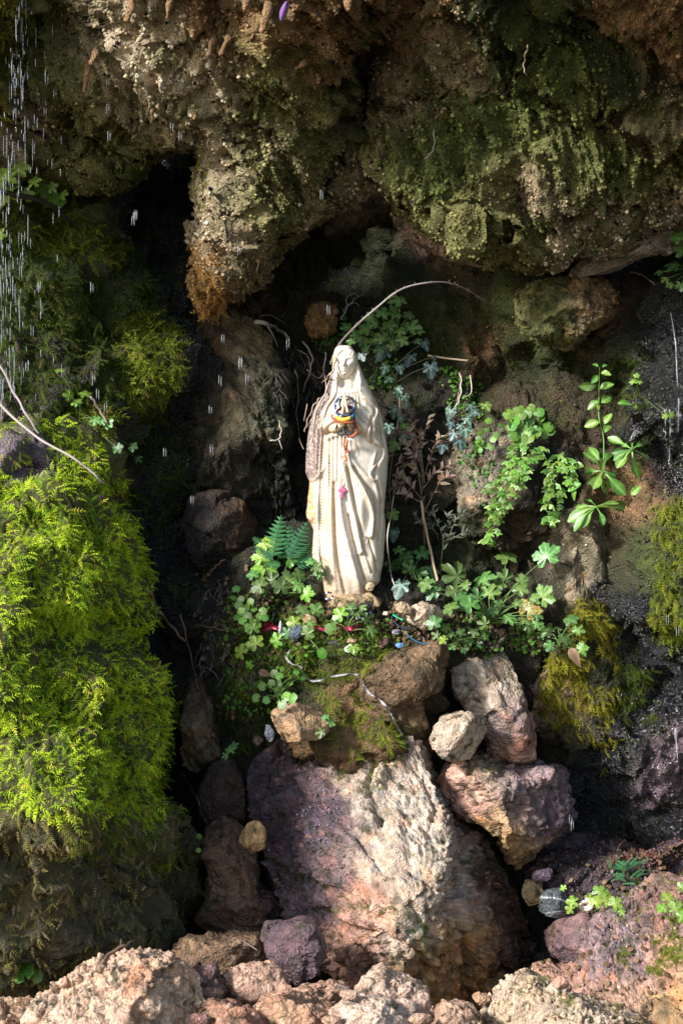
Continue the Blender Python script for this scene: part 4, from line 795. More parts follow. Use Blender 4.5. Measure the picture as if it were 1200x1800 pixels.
for s in (-1, 1):
    for k, (ln, r0, off) in enumerate(((27, 2.5, 5), (31, 2.6, 0), (28, 2.5, -5), (22, 2.1, -9.6))):
        hp.append(capsule([HP(s, 2.5, HY + 6, off * .9), HP(s, 2.4, HY - ln * .38, off), HP(s, 2.2, HY - ln * .72, off), HP(s, 1.6, HY - ln, off * .92)], np.array([r0 * 1.1, r0 * 1.05, r0 * .93, r0 * .62]) * S))
    hp.append(capsule([HP(s, 5, HY + 14, 4), HP(s, 5.2, HY + 3, 9.5), HP(s, 3.8, HY - 6, 11.5), HP(s, 2.4, HY - 13, 10.5)], np.array([3.4, 2.9, 2.5, 1.7]) * S))
    for off in (5, 1, -3.5, -8):
        hp.append(capsule([HP(s, 4.6, HY + 19, off * .7 - 1), HP(s, 3.6, HY + 10, off), HP(s, 2.7, HY, off)], np.array([3.6, 3.8, 3.0]) * S))
    hp.append(capsule([HP(s, 22, HY + 24, -18), HP(s, 13, HY + 22, -10), HP(s, 6, HY + 17, -2)], np.array([8.5, 7, 4.8]) * S))
Vp, Fp = join(hp)
me = mesh_data('hands', Vp, Fp); ob_ = bpy.data.objects.new('tmp', me); COL.objects.link(ob_)
md = ob_.modifiers.new('r', 'REMESH'); md.mode = 'VOXEL'; md.voxel_size = .0011
sm = ob_.modifiers.new('s', 'SMOOTH'); sm.iterations = 2; sm.factor = .4
dg = bpy.context.evaluated_depsgraph_get(); ev = ob_.evaluated_get(dg); m2 = bpy.data.meshes.new_from_object(ev)
bpy.data.objects.remove(ob_)
nvh = len(m2.vertices); co_ = np.empty(nvh * 3, np.float32); m2.vertices.foreach_get('co', co_); co_ = co_.reshape(-1, 3)
cc = flat_col(co_, (.54, .41, .26), .4); nn = fbm(co_ * 120, 4, 211); cc[:, :3] *= (1 + .2 * nn)[:, None]
m2.vertices.foreach_set('co', (co_ - np.array(statue.location)).astype(np.float32).ravel())
ca = m2.color_attributes.new('Col', 'FLOAT_COLOR', 'POINT'); ca.data.foreach_set('color', cc.astype(np.float32).ravel())
m2.polygons.foreach_set('use_smooth', np.ones(len(m2.polygons), bool)); m2.materials.clear(); m2.materials.append(M_STAT); m2.update()
link('hands', m2, statue)
# the bare foot with its rose, and the earthy plinth
ft = [capsule([SW(640, 1044, 22), SW(650, 1050, 30), SW(658, 1056, 36), SW(663, 1061, 39)], np.array([9, 8.5, 7, 4.5]) * S)]
for k in range(5): ft.append(capsule([SW(654 + 2.8 * k, 1058 - .6 * k, 38 - k * 1.5), SW(657 + 2.8 * k, 1063 - 1.2 * k, 41 - 2 * k)], np.array([2.6 - .2 * k, 2.1 - .2 * k]) * S))
Vf, Ff = join(ft); cf = flat_col(Vf, (.3, .2, .1)); cf[:, :3] *= (1 + .5 * fbm(Vf * 120, 4, 212))[:, None]
obj('foot', Vf, Ff, M_STAT, cf, statue)
rs = []
for k in range(9):
    a0 = k * 2.4; r0 = 1.2 + .75 * k; t_ = np.linspace(a0, a0 + 2.6, 8)
    rs.append(tube(SW(649 + r0 * np.cos(t_), 1029 + r0 * np.sin(t_), 46 - .45 * k + .8 * np.sin(t_ * 3)), np.array([.7, 1.5, 1.6, .8]) * S, 6))
Vr, Fr = join(rs); cr = flat_col(Vr, (.45, .33, .2)); cr[:, :3] *= (1 + .4 * fbm(Vr * 150, 3, 213))[:, None]
obj('rose', Vr, Fr, M_STAT, cr, statue)
B_, Fb_ = cube_sphere(44)
pv = np.stack([(622 - 600) * S + B_[:, 0] * 47 * S, SY - 8 * S + B_[:, 1] * 48 * S, CZ + (900 - 1058) * S + np.sign(B_[:, 2]) * np.abs(B_[:, 2]) ** .6 * 15 * S], 1)
pv += B_ * (fbm(pv * 40, 4, 214) * .012)[:, None]
cp = flat_col(pv, (.4, .28, .16)); cp[:, :3] = lerp(cp[:, :3], np.array((.12, .09, .04))[None], sstep(-.2, .3, fbm(pv * 50, 4, 215))); 
obj('plinth', pv, Fb_, M_ROCK, cp, statue)
zsplat(np.asarray(Vs), vnorm(np.asarray(Vs), Fs)); zsplat(pv, B_)
# ------------------------------------------------------------------ moss, crumbs and ground cover (uncountable: stuff)
def scatter(surf, n, poly=None, rng=RNG, keep=None):
    V, F, N = surf
    Tt = np.vstack([F[:, :3], F[:, [0, 2, 3]]]) if F.shape[1] == 4 else F
    xv, yv = pix(V); x0, x1, y0, y1 = (min(p[0] for p in poly) - 30, max(p[0] for p in poly) + 30, min(p[1] for p in poly) - 30, max(p[1] for p in poly) + 30) if poly is not None else (-60, 1260, -60, 1860)
    vm = (N[:, 1] < .25) & (xv > x0) & (xv < x1) & (yv > y0) & (yv < y1); Tt = Tt[vm[Tt[:, 0]]]
    c = V[Tt].mean(1); x, y = pix(c); nn = N[Tt[:, 0]]; m = np.ones(len(Tt), bool)
    if poly is not None:
        m = inpoly(x + fbm(c * 25, 3, 301) * 26, y + fbm(c * 25, 3, 302) * 26, poly)
    if keep is not None and m.any():
        k_ = np.flatnonzero(m); m[k_] = keep(c[k_], x[k_], y[k_], nn[k_])
    Tt = Tt[m]
    if not len(Tt): return np.zeros((0, 3)), np.zeros((0, 3))
    A = np.linalg.norm(np.cross(V[Tt[:, 1]] - V[Tt[:, 0]], V[Tt[:, 2]] - V[Tt[:, 0]]), axis=1)
    k = rng.choice(len(Tt), n, p=A / A.sum()); r1 = np.sqrt(rng.random(n)); r2 = rng.random(n)
    T = Tt[k]; P = (1 - r1)[:, None] * V[T[:, 0]] + (r1 * (1 - r2))[:, None] * V[T[:, 1]] + (r1 * r2)[:, None] * V[T[:, 2]]
    Nn = N[T].mean(1); Nn /= np.linalg.norm(Nn, axis=1, keepdims=True)
    return P, Nn
def place(tpl, P, Ydir, Zdir, size, col, width=None):
    """copies of a small template (V, F, shade) joined into one mesh"""
    V, F, sh = tpl; n = len(P)
    y = Ydir / np.linalg.norm(Ydir, axis=1, keepdims=True); x = np.cross(y, Zdir); x /= np.linalg.norm(x, axis=1, keepdims=True) + 1e-9; z = np.cross(x, y)
    w = size if width is None else width
    out = P[:, None] + (V[None, :, 0, None] * x[:, None]) * w[:, None, None] + (V[None, :, 1, None] * y[:, None]) * size[:, None, None] + (V[None, :, 2, None] * z[:, None]) * size[:, None, None]
    Fo_ = (F[None] + (np.arange(n) * len(V))[:, None, None]).reshape(-1, F.shape[1])
    C = np.ones((n, len(V), 4)); C[..., :3] = col[:, None] * sh[None]; C[..., 3] = .2
    return out.reshape(-1, 3), Fo_, C.reshape(-1, 4)
def frond_tpl(pairs, seed, wid=.34, droop=.35):
    r = np.random.default_rng(seed); V, F, sh = [], [], []
    tip_c = np.array((1.25, 1.2, 1.1))
    def cy(t): return (0.03 * math.sin(3 * t + seed), t, -droop * t * t)
    for k in range(pairs):
        t = .08 + .84 * k / (pairs - 1); w = wid * (math.sin(math.pi * (.25 + .72 * t)) ** .8) * (.8 + .4 * r.random())
        for s in (-1, 1):
            a = np.array(cy(t - .05)); b_ = np.array(cy(t + .07)); c = np.array(cy(t + .10 + .08 * r.random())) + np.array((s * w, 0, -.12 * w - .06 * r.random()))
            i = len(V); V += [a, b_, c]; F.append((i, i + 1, i + 2)); q = .75 + .45 * t; sh += [np.full(3, q * .8), np.full(3, q * .9), np.full(3, q) * tip_c]
    i = len(V); a = np.array(cy(.85)); V += [a + (-.04, 0, 0), a + (.04, 0, 0), np.array(cy(1.08))]; F.append((i, i + 1, i + 2)); sh += [np.ones(3), np.ones(3), 1.2 * tip_c]
    return np.array(V), np.array(F), np.array(sh)
FR = [frond_tpl(5, s, .20 + .05 * (s % 3), .25 + .15 * (s % 4)) for s in range(4)]
def unit(v): return v / (np.linalg.norm(v, axis=1, keepdims=True) + 1e-9)
def moss(label, layers, extra=None):
    Vs_, Fs_, Cs_, k = [], [], [], 0
    for surf, n, poly, cols, ln, out, grav, keep in layers:
        n = int(n * .86)
        P, N = scatter(SURF[surf] if isinstance(surf, str) else surf, n, poly, RNG, keep)
        if not len(P): continue
        n = len(P)
        clump = fbm(P * 22, 3, 310); clump2 = fbm(P * 60, 2, 311)
        sel = RNG.integers(0, len(FR), n)
        rnd = RNG.normal(size=(n, 3)) * .7
        flow = np.stack([fbm(P * 12, 2, 312), fbm(P * 12, 2, 313) * .3, fbm(P * 12, 2, 314)], 1) * 1.2
        yd = unit(N * out + np.array([0.12, -.1, -grav]) + rnd + flow)
        zd = unit(N + np.array([0, -.4, .6]) + RNG.normal(size=(n, 3)) * .3)
        t = np.clip(.5 + .8 * clump + .5 * clump2 + .22 * RNG.normal(size=n), 0, 1)
        c = lerp(np.array(cols[0])[None], np.array(cols[1])[None], t)
        if len(cols) > 2: m = RNG.random(n) < .07; c[m] = cols[2]
        size = ln * (.35 + 1.0 * RNG.random(n)) * (1 + .5 * clump)
        for s in range(len(FR)):
            m = sel == s
            v, f, cc_ = place(FR[s], P[m] + N[m] * .002, yd[m], zd[m], size[m], c[m]); Vs_.append(v); Fs_.append(f + k); Cs_.append(np.clip(cc_, 0, .8)); k += len(v)
    obj('moss', np.vstack(Vs_), np.vstack(Fs_), M_MOSS, np.vstack(Cs_), smooth=False, kind='stuff')
YG = ((0.11, 0.25, 0.012), (0.56, 0.70, 0.03), (0.6, 0.56, 0.06)); DG = ((0.02, 0.035, 0.005), (0.075, 0.11, 0.012), (0.13, 0.10, 0.03))
MG = ((0.07, 0.10, 0.01), (0.20, 0.24, 0.02), (0.22, 0.17, 0.04)); OG = ((0.12, 0.11, 0.01), (0.28, 0.27, 0.025), (0.25, .17, .04)); DRY = ((0.30, 0.22, 0.09), (0.17, 0.17, 0.035), (0.5, 0.38, 0.24))
nz_ = lambda s, th, sd: (lambda c, x, y, n: fbm(c * s, 4, sd) > th)
bright = [(-60, 760), (100, 740), (170, 770), (215, 850), (262, 950), (285, 1060), (310, 1170), (335, 1260), (330, 1360), (305, 1430), (250, 1450), (150, 1435), (60, 1440), (-60, 1420)]
moss('bright moss', [
    ('bank', 20000, bright, YG, .020, .75, .30, lambda c, x, y, n: (fbm(c * 12, 4, 320) > -.24) & (np.abs(y - 1142 - .10 * (x - 150) + fbm(c * 18, 3, 326) * 40) > 9) & ((np.abs(y - 872 + fbm(c * 18, 3, 327) * 40) > 9) | (x < 50)) & (np.hypot((x - 40) / 1.3, y - 800) > 48)),
    ('bank', 5000, bright, YG, .015, .8, .35, None),
    ('bank', 4200, [(-60, 1440), (330, 1400), (330, 1560), (290, 1660), (120, 1740), (-60, 1760)], DRY, .018, .5, .9, nz_(9, -.12, 321)),
    ('bank', 1100, [(60, 1430), (320, 1420), (320, 1520), (200, 1560)], MG, .022, .5, .9, nz_(12, .0, 322))])
moss('dark wall moss', [
    ('wall', 8500, [(-60, 360), (110, 370), (180, 410), (240, 430), (270, 520), (250, 600), (210, 700), (120, 740), (-60, 740)], DG, .022, .6, .7, nz_(8, -.3, 323)),
    ('wall', 1500, [(-60, 340), (120, 350), (180, 420), (240, 450), (160, 470), (40, 430)], MG, .024, .7, .2, None),
    ('wall', 2200, [(215, 560), (270, 535), (310, 590), (325, 640), (290, 690), (240, 720), (200, 660)], MG, .026, .7, .5, None),
    ('wall', 700, [(120, 700), (200, 715), (200, 760), (130, 760)], MG, .026, .7, .3, None),
    ('wall', 1500, [(230, 700), (330, 720), (340, 900), (330, 1060), (270, 1000), (230, 860)], DG, .02, .5, .6, nz_(9, -.1, 324)),
    ('over', 900, [(-60, -40), (35, -40), (32, 100), (14, 200), (-40, 300)], OG, .026, .6, .4, nz_(8, -.25, 325)),
    ('over', 600, [(350, 250), (376, 270), (374, 350), (350, 360)], OG, .016, .5, .8, None),
    ('over', 900, [(345, 420), (392, 430), (388, 545), (350, 550)], ((0.30, .15, .04), (.42, .24, .08)), .022, .4, 1.2, None)])
SLAB = [k for k in SURF if k.startswith('rock_slab')][0]
pil = [k for k in SURF if k.startswith('rock_pillar')][0]
bl = [k for k in SURF if k.startswith('boulderlargest')][0]
mb = [k for k in SURF if k.startswith('bouldermossy')][0]
br = [k for k in SURF if k.startswith('boulderbroad')][0]
rb = [k for k in SURF if k.startswith('stonebrown rounded')][0]
bp_ = [k for k in SURF if k.startswith('stonebig pinkish')][0]
bo = [k for k in SURF if k.startswith('boulderlow cream')][0]
allp = [(1015, 1060), (1060, 1050), (1085, 1140), (1092, 1240), (1085, 1300), (1070, 1370), (1040, 1340), (1000, 1300), (965, 1260), (945, 1180), (990, 1130)]
moss('hanging moss', [
    (pil, 3400, allp, OG, .018, .4, 1.0, nz_(11, -.12, 330)), ('wall', 700, allp, OG, .018, .4, 1.0, nz_(11, -.1, 330)),
    (pil, 500, [(1010, 1050), (1060, 1040), (1070, 1120), (1020, 1130)], OG, .016, .5, .6, None),
    ('wall', 2200, [(1150, 880), (1260, 860), (1260, 1120), (1170, 1130), (1140, 1080), (1150, 980)], MG, .019, .45, 1.0, nz_(10, -.2, 336)),
    ('wall', 900, [(1060, 640), (1130, 600), (1140, 760), (1120, 900), (1090, 820)], DG, .014, .5, .6, nz_(12, -.1, 331)),
    ('wall', 700, [(1080, 1150), (1140, 1130), (1150, 1260), (1100, 1280)], DG, .016, .5, .8, nz_(12, 0, 332)),
    ('wall', 900, [(720, 540), (820, 560), (800, 640), (740, 640)], DG, .008, .6, .4, nz_(12, -.1, 333)),
    ('wall', 4200, [(640, 470), (760, 520), (860, 500), (900, 620), (1080, 600), (1100, 760), (860, 740), (700, 720), (640, 600)], DG, .009, .6, .4, nz_(12, -.1, 337)), ('wall', 1200, [(480, 440), (640, 440), (640, 560), (500, 600)], DG, .010, .6, .6, nz_(12, 0, 338)),
    (SLAB, 1500, None, DG, .008, .6, .4, nz_(12, .02, 339)),
    (mb, 1100, None, DG, .008, .7, .3, nz_(12, -.02, 334)),
    (pil, 1500, None, DG, .009, .7, .3, nz_(14, .08, 335))])
led = [(450, 1080), (560, 1090), (660, 1100), (700, 1130), (650, 1180), (560, 1215), (490, 1190), (440, 1230), (400, 1200), (420, 1120)]
moss('ledge moss', [
    ('wall', 5200, led, ((0.04, .07, .008), (.15, .2, .02), (.2, .16, .05)), .013, .8, .2, nz_(12, -.22, 340)), (rb, 700, led, MG, .012, .8, .2, None),
    ('wall', 1600, [(380, 1040), (520, 1050), (480, 1300), (440, 1340), (390, 1300)], DG, .014, .7, .4, nz_(12, -.1, 341)),
    (bl, 2600, [(560, 1280), (640, 1255), (720, 1280), (710, 1340), (650, 1390), (600, 1375)], ((0.05, .08, .008), (.17, .2, .02), (.2, .16, .05)), .012, .8, .2, nz_(16, -.1, 342)),
    ('wall', 1500, [(560, 1210), (680, 1210), (730, 1310), (590, 1330)], MG, .014, .8, .2, nz_(16, -.1, 343)),
    (bl, 500, [(560, 1570), (620, 1580), (690, 1590), (745, 1625), (760, 1665), (735, 1670), (690, 1620), (620, 1610)], ((0.03, .05, .008), (.11, .14, .015)), .011, .7, .3, None), (bl, 350, [(470, 1500), (600, 1520), (610, 1570), (480, 1560)], DG, .014, .6, .5, None), (bl, 1300, None, ((0.03, .05, .008), (.09, .12, .015)), .008, .7, .3, nz_(13, .20, 344)), (bp_, 200, [(820, 1340), (880, 1340), (880, 1370), (830, 1380)], MG, .010, .8, .2, None),
    (br, 900, [(1140, 1600), (1210, 1590), (1210, 1680), (1150, 1720), (1080, 1740), (1090, 1660)], MG, .013, .7, .4, nz_(14, .0, 345)),
    (br, 300, [(1060, 1560), (1200, 1540), (1180, 1600), (1080, 1620)], MG, .013, .7, .4, None),
    (bo, 500, None, MG, .010, .7, .4, nz_(16, .22, 346)), ('wall', 600, [(560, 1620), (700, 1640), (680, 1790), (560, 1760)], DG, .012, .7, .4, None)])
# popcorn crumbs of tufa on the overhang
t_ = (1 + 5 ** .5) / 2
ICO = np.array([(-1, t_, 0), (1, t_, 0), (-1, -t_, 0), (1, -t_, 0), (0, -1, t_), (0, 1, t_), (0, -1, -t_), (0, 1, -t_), (t_, 0, -1), (t_, 0, 1), (-t_, 0, -1), (-t_, 0, 1)]) / 1.9
ICF = np.array([(0, 11, 5), (0, 5, 1), (0, 1, 7), (0, 7, 10), (0, 10, 11), (1, 5, 9), (5, 11, 4), (11, 10, 2), (10, 7, 6), (7, 1, 8), (3, 9, 4), (3, 4, 2), (3, 2, 6), (3, 6, 8), (3, 8, 9), (4, 9, 5), (2, 4, 11), (6, 2, 10), (8, 6, 7), (9, 8, 1)])
OCT = np.array([(1, 0, 0), (-1, 0, 0), (0, 1, 0), (0, -1, 0), (0, 0, 1), (0, 0, -1.)]); OCF = np.array([(0, 2, 4), (2, 1, 4), (1, 3, 4), (3, 0, 4), (2, 0, 5), (1, 2, 5), (3, 1, 5), (0, 3, 5)])
def crumbs(surfs, n, size, colpts, name, grain=.35, poly=None, mat=None):
    Vs_, Fs_, Cs_, k = [], [], [], 0
    for s in range(3):
        P, N = scatter(SURF[surfs], n // 3, poly)
        tp = OCT * (1 + .4 * np.random.default_rng(s).normal(size=6))[:, None]
        x, y = pix(P); x = x + fbm(P * 9, 4, 51) * 40 + fbm(P * 35, 3, 53) * 30; y = y + fbm(P * 9, 4, 52) * 40 + fbm(P * 35, 3, 54) * 30
        c = shep(colpts, x, y, 26)[:, :3] * (1 + grain * RNG.normal(size=(len(P), 1)))
        g_ = sstep(-0.12, 0.36, fbm(P * 12, 5, 56)) * .7; c = lerp(c, np.array((0.06, .075, .016))[None], g_)
        pick = RNG.random(len(P)) < .06; c[pick] = c[pick] * 1.7
        sz = size * np.clip(np.exp(.4 * RNG.normal(size=len(P))), .4, 1.9)
        v, f, cc_ = place((tp, OCF, np.ones((6, 3))), P + N * (sz * .25)[:, None], unit(RNG.normal(size=P.shape)), unit(RNG.normal(size=P.shape)), sz, np.clip(c, .005, .6)); Vs_.append(v); Fs_.append(f + k); Cs_.append(cc_); k += len(v)
    obj(name, np.vstack(Vs_), np.vstack(Fs_), mat or M_CRUMB, np.vstack(Cs_), smooth=True, kind='stuff')
crumbs('over', 34000, .0034, OV_C, 'tufa_crumbs', .5)
crumbs('wall', 14000, .0026, [tuple(p[:5]) + (0,) for p in WALL_C], 'wall_crumbs', .6)
WCOL = [cz(1100, 600, WET, 1), cz(1180, 750, (.02, .014, .014), 1), cz(1150, 1250, (.02, .018, .022), 1), cz(1180, 1380, (.06, .045, .055), 1), cz(300, 700, WET, 1), cz(1100, 1450, (.02, .016, .02), 1)]
crumbs('wall', 2600, .0026, WCOL, 'wet_grit', .5, [(1090, 540), (1260, 500), (1260, 1500), (1020, 1480), (1010, 1380), (1080, 1330), (1100, 1100), (1130, 1000), (1110, 760)], M_WETC)
crumbs('wall', 3000, .0028, WCOL, 'wet_grit', .5, [(240, 330), (330, 330), (330, 700), (350, 1000), (320, 1100), (270, 1000), (230, 860), (290, 700), (250, 480)], M_WETC)
crumbs([k for k in SURF if k.startswith('rock_ledge')][0], 1800, .003, [cz(1000, 1530, (.07, .05, .06), 1), cz(1150, 1520, (.14, .05, .03), 1), cz(1100, 1560, (.03, .02, .02), 1)], 'wet_grit', .5, None, M_WETC)
crumbs(bl, 1500, .0022, [cz(480, 1400, DPU, 1), cz(560, 1480, (.12, .085, .11), 1), cz(540, 1340, LPU, 1), cz(560, 1600, DPU, 1)], 'wet_grit', .4, [(440, 1350), (580, 1320), (610, 1400), (610, 1560), (560, 1640), (470, 1560), (430, 1440)], M_WETC)
ledge_soil = [(400, 1030), (560, 1050), (700, 1060), (860, 1090), (960, 1110), (940, 1150), (700, 1130), (520, 1130), (420, 1200)]
P_C = [cz(600, 1100, (0.06, .04, .025), .2), cz(900, 1120, (0.12, .09, .06), .2), cz(430, 1180, (0.05, .035, .02), .2), cz(700, 1090, (0.1, .06, .04), .2)]
crumbs('wall', 2400, .004, P_C, 'gravel', .5, ledge_soil)
crumbs('wall', 3500, .006, P_C + [cz(500, 1750, (0.2, .12, .08), .3), cz(900, 1780, (0.25, .16, .1), .3)], 'rubble', .5, [(330, 1640), (600, 1690), (860, 1740), (1260, 1740), (1260, 1860), (200, 1860)])
crumbs(bo, 240, .004, [cz(900, 1780, (0.35, .24, .15), .3), cz(1000, 1790, (0.2, .12, .08), .3)], 'rubble', .6)
crumbs(br, 420, .003, [cz(1100, 1780, (0.3, .19, .13), .3), cz(1000, 1790, (0.12, .09, .06), .3)], 'rubble', .6)

# ------------------------------------------------------------------ leaf shapes (origin at the leaf stalk, +y to the tip, +z out)
def leaf_mesh(name, rfun, angs, c_in, c_out, c_vein, lobes=(), mat=None, cup=.1, crease=.06, cy=0.0):
    n = len(angs); V = [(0, cy, .015)]; C = [c_vein]
    for f_, shade in ((.5, .5), (1, 1)):
        for a in angs:
            r = rfun(a) * f_; on = min([abs(a - l) for l in lobes] + [9])
            v_ = math.exp(-(on / .09) ** 2)
            z = -cup * r * r + crease * (1 - math.exp(-(on / .3) ** 2)) * f_ - (.03 * math.sin(7 * a) * f_)
            V.append((math.sin(a) * r, cy * (1 - f_) + math.cos(a) * r, z)); C.append(lerp(lerp(c_in, c_out, f_), np.array(c_vein), v_ * (1 - .35 * f_)))
    F3, F4 = [], []
    for k in range(n - 1):
        F3.append((0, 2 + k, 1 + k)); F4.append((1 + k, 2 + k, 2 + k + n, 1 + k + n))
    C = np.array([[*c, .3] for c in C])
    return mesh_data(name, np.array(V), [np.array(F3)[:, ::-1], np.array(F4)[:, ::-1]], mat, C)
def ger_r(a, L=(1, .95, .72), sp=1.08, hw=.57):
    best = .40
    for i, l in enumerate((0, sp, 2 * sp)):
        for s in (-1, 1):
            u = (a - s * l) / hw
            if abs(u) < 1.02:
                g_ = max(0.0, 1 - abs(u) ** 3.2); best = max(best, (.40 + .56 * g_) * L[i] + .07 * math.cos(3 * math.pi * u * .95) * g_ ** .3 * L[i])
    return best
GA = np.linspace(-2.72, 2.72, 62)
g_in, g_out = (0.085, 0.21, 0.045), (0.07, 0.18, 0.04)
GER = [leaf_mesh('geranium_leaf', ger_r, GA, g_in, g_out, (0.15, 0.26, 0.07), (-2.16, -1.08, 0, 1.08, 2.16), M_LEAF, .16, .07),
       leaf_mesh('geranium_leaf', lambda a: ger_r(a, (1, .9, .55), 1.0, .46), GA, g_in, g_out, (0.15, 0.26, 0.07), (-2., -1., 0, 1., 2.), M_LEAF, .3, .10)]
GERY = leaf_mesh('yellow_leaf', ger_r, GA, (0.30, .34, .04), (0.46, .34, .08), (0.2, 0.32, 0.06), (-2.16, -1.08, 0, 1.08, 2.16), M_LEAF, .25, .08)
GERB = leaf_mesh('bright_leaf', ger_r, GA, (0.14, .28, .03), (0.12, .26, .02), (0.26, 0.38, 0.08), (-2.16, -1.08, 0, 1.08, 2.16), M_LEAF, .2, .08)
def ivy_r(a, L=(1.2, .84, .66)):
    best = .56
    for i, (l, hw_) in enumerate(((0, .85), (.98, .72), (1.95, .7))):
        for s in (-1, 1):
            u = abs(a - s * l) / hw_
            if u < 1: best = max(best, L[i] * (1 - .58 * u ** 1.15))
    return best
IA = np.linspace(-2.6, 2.6, 42)
def heart_r(a): return (.62 + .5 * math.exp(-(a / .42) ** 2)) * (1 - .25 * math.exp(-((abs(a) - 3.0) / .3) ** 2))
IVY = [leaf_mesh('ivy_leaf', ivy_r, IA, (0.028, 0.075, 0.045), (0.022, 0.06, 0.036), (0.20, 0.30, 0.22), (-1.95, -.98, 0, .98, 1.95), M_IVY, .12, .05),
       leaf_mesh('ivy_leaf', heart_r, IA, (0.03, 0.07, 0.055), (0.026, 0.06, 0.05), (0.2, 0.28, 0.24), (-1.5, -.75, 0, .75, 1.5), M_IVY, .15, .05)]
IVYG = leaf_mesh('young_ivy_leaf', ivy_r, IA, (0.08, 0.2, 0.03), (0.07, 0.18, 0.025), (0.28, 0.4, 0.12), (-1.95, -.98, 0, .98, 1.95), M_IVY, .12, .05)
IVYB = leaf_mesh('dusty_ivy_leaf', ivy_r, IA, (0.045, 0.085, 0.085), (0.035, 0.065, 0.066), (0.2, 0.27, 0.25), (-1.95, -.98, 0, .98, 1.95), M_IVY, .14, .05)
def strip_leaf(name, wf, c0, c1, cv, mat, bend=.25, fold=.08, n=9):
    t = np.linspace(0, 1, n); V, C = [], []
    for k in t:
        w = wf(k); z = -bend * k * k + .04 * math.sin(5 * k)
        for s in (-1, -.5, 0, .5, 1): V.append((s * w, k, z + abs(s) * fold * w * 4 + .01 * math.sin(9 * k + 3 * s))); C.append([*(lerp(cv, lerp(c0, c1, k), min(1, abs(s) * 2.2))), .3])
    return mesh_data(name, np.array(V), grid_faces(5, n), mat, np.array(C))
SPA = [strip_leaf('spatulate_leaf', lambda k: .045 + .2 * sstep(.3, .72, k) * math.sqrt(max(0.02, 1 - max(0, (k - .66) / .345) ** 2)) - .03 * (k > .99), (0.10, 0.24, 0.03), (0.07, 0.2, 0.03), (0.2, 0.36, 0.1), M_LEAF, b_) for b_ in (.15, .4)]
OVL = strip_leaf('oval_leaf', lambda k: .02 + .27 * math.sin(math.pi * min(1, k * .97 + .02)) ** .7, (0.09, 0.23, 0.03), (0.07, 0.19, 0.02), (0.2, 0.36, 0.1), M_LEAF, .25)
LAN = [strip_leaf('dry_leaf', lambda k: .01 + .2 * math.sin(math.pi * min(1, .04 + .95 * k ** .8)) * (1 - .4 * k), (0.34, 0.25, 0.17), (0.42, 0.34, 0.25), (0.26, 0.18, 0.12), M_DRY, b_, .1, 6) for b_ in (.2, .5, -.2)]
LANB = strip_leaf('brown_leaf', lambda k: .01 + .22 * math.sin(math.pi * min(1, .04 + .95 * k ** .8)) * (1 - .4 * k), (0.20, 0.12, 0.075), (0.26, 0.16, 0.10), (0.15, 0.09, 0.06), M_DRY, .4, .1, 6)
LANG = strip_leaf('grey_leaf', lambda k: .01 + .19 * math.sin(math.pi * min(1, .04 + .95 * k ** .8)) * (1 - .4 * k), (0.09, 0.10, 0.065), (0.10, 0.125, 0.09), (0.15, 0.16, 0.12), M_DRY, .2, .1, 6)
FAN = leaf_mesh('fan_leaflet', lambda a: (.78 + .12 * math.cos(a * 5.5) + .06 * math.cos(13 * a)), np.linspace(-1.15, 1.15, 16), (0.13, 0.28, 0.04), (0.12, 0.27, 0.035), (0.14, 0.28, 0.05), (), M_LEAF, .12, 0)
CLO = leaf_mesh('round_leaflet', lambda a: .75 + .2 * math.cos(a) + .05 * math.cos(6 * a), np.linspace(-2.9, 2.9, 16), (0.10, 0.24, 0.03), (0.09, 0.21, 0.025), (0.16, .3, .06), (0,), M_LEAF, .15, .03)

def leaf(parent, me, px, py, size, ang, off=.015, nrm=(-.22, -.8, .5), rnd=.3, name='leaf', Y=None, sx=1.0):
    """one leaf of about `size` px, its tip towards image angle `ang` (degrees, 90 = up)"""
    if Y is None: Y = depth_min(px, py, 8) - off - random.random() * .012
    p = W(px, py, Y)
    n = Vector(nrm) + Vector([random.gauss(0, rnd) for _ in range(3)]); n.y = min(n.y, -.25); n.normalize()
    t = Vector((math.cos(math.radians(ang)), 0, math.sin(math.radians(ang)))); t = (t - n * t.dot(n)).normalized(); x = t.cross(n)
    s = size * S * (D + Y) / D * .5
    M = Matrix((x * s * sx, t * s, n * s)).transposed().to_4x4(); M.translation = Vector(p) - parent.location
    o = link(name, me, parent); o.matrix_local = M
    return p, t, n
def stem_obj(parent, pts, r0, r1, col=(0.10, 0.16, 0.05), name='stem', sides=5):
    V, F = tube(smooth3(pts, 4), [r0, r1], sides, True)
    obj(name, V, tris(F), M_STEM, flat_col(V, col), parent)
def down(px, py, dx, dy): return (px + dx, py + dy)
def palmate(name, label, cat, base, leaves, mes, stem_col=(0.12, 0.2, 0.05), off=.03, group=None, stems=True, nrm=(-.18, -.85, .42), rnd=.24, r0=.0011):
    bp = at(*base, 0.0); t = thing(name, tuple(bp), label, cat, group)
    for L in leaves:
        px, py, sz = L[:3]; me = L[3] if len(L) > 3 and L[3] is not None else random.choice(mes)
        ang = L[4] if len(L) > 4 else math.degrees(math.atan2(base[1] - py, px - base[0])) + random.uniform(-35, 35)
        p, tt, n = leaf(t, me, px, py, sz * 1.3, ang, off, nrm, rnd)
        if stems:
            q = np.array(bp) + np.array([random.uniform(-.01, .01), random.uniform(-.012, .004), random.uniform(-.004, .004)])
            mid = (p + q) / 2 + np.array([(p[0] - q[0]) * -.15, -.012, .006]); stem_obj(t, [q, mid, p - np.array(n) * .001], r0, r0 * .7, stem_col)
    return t
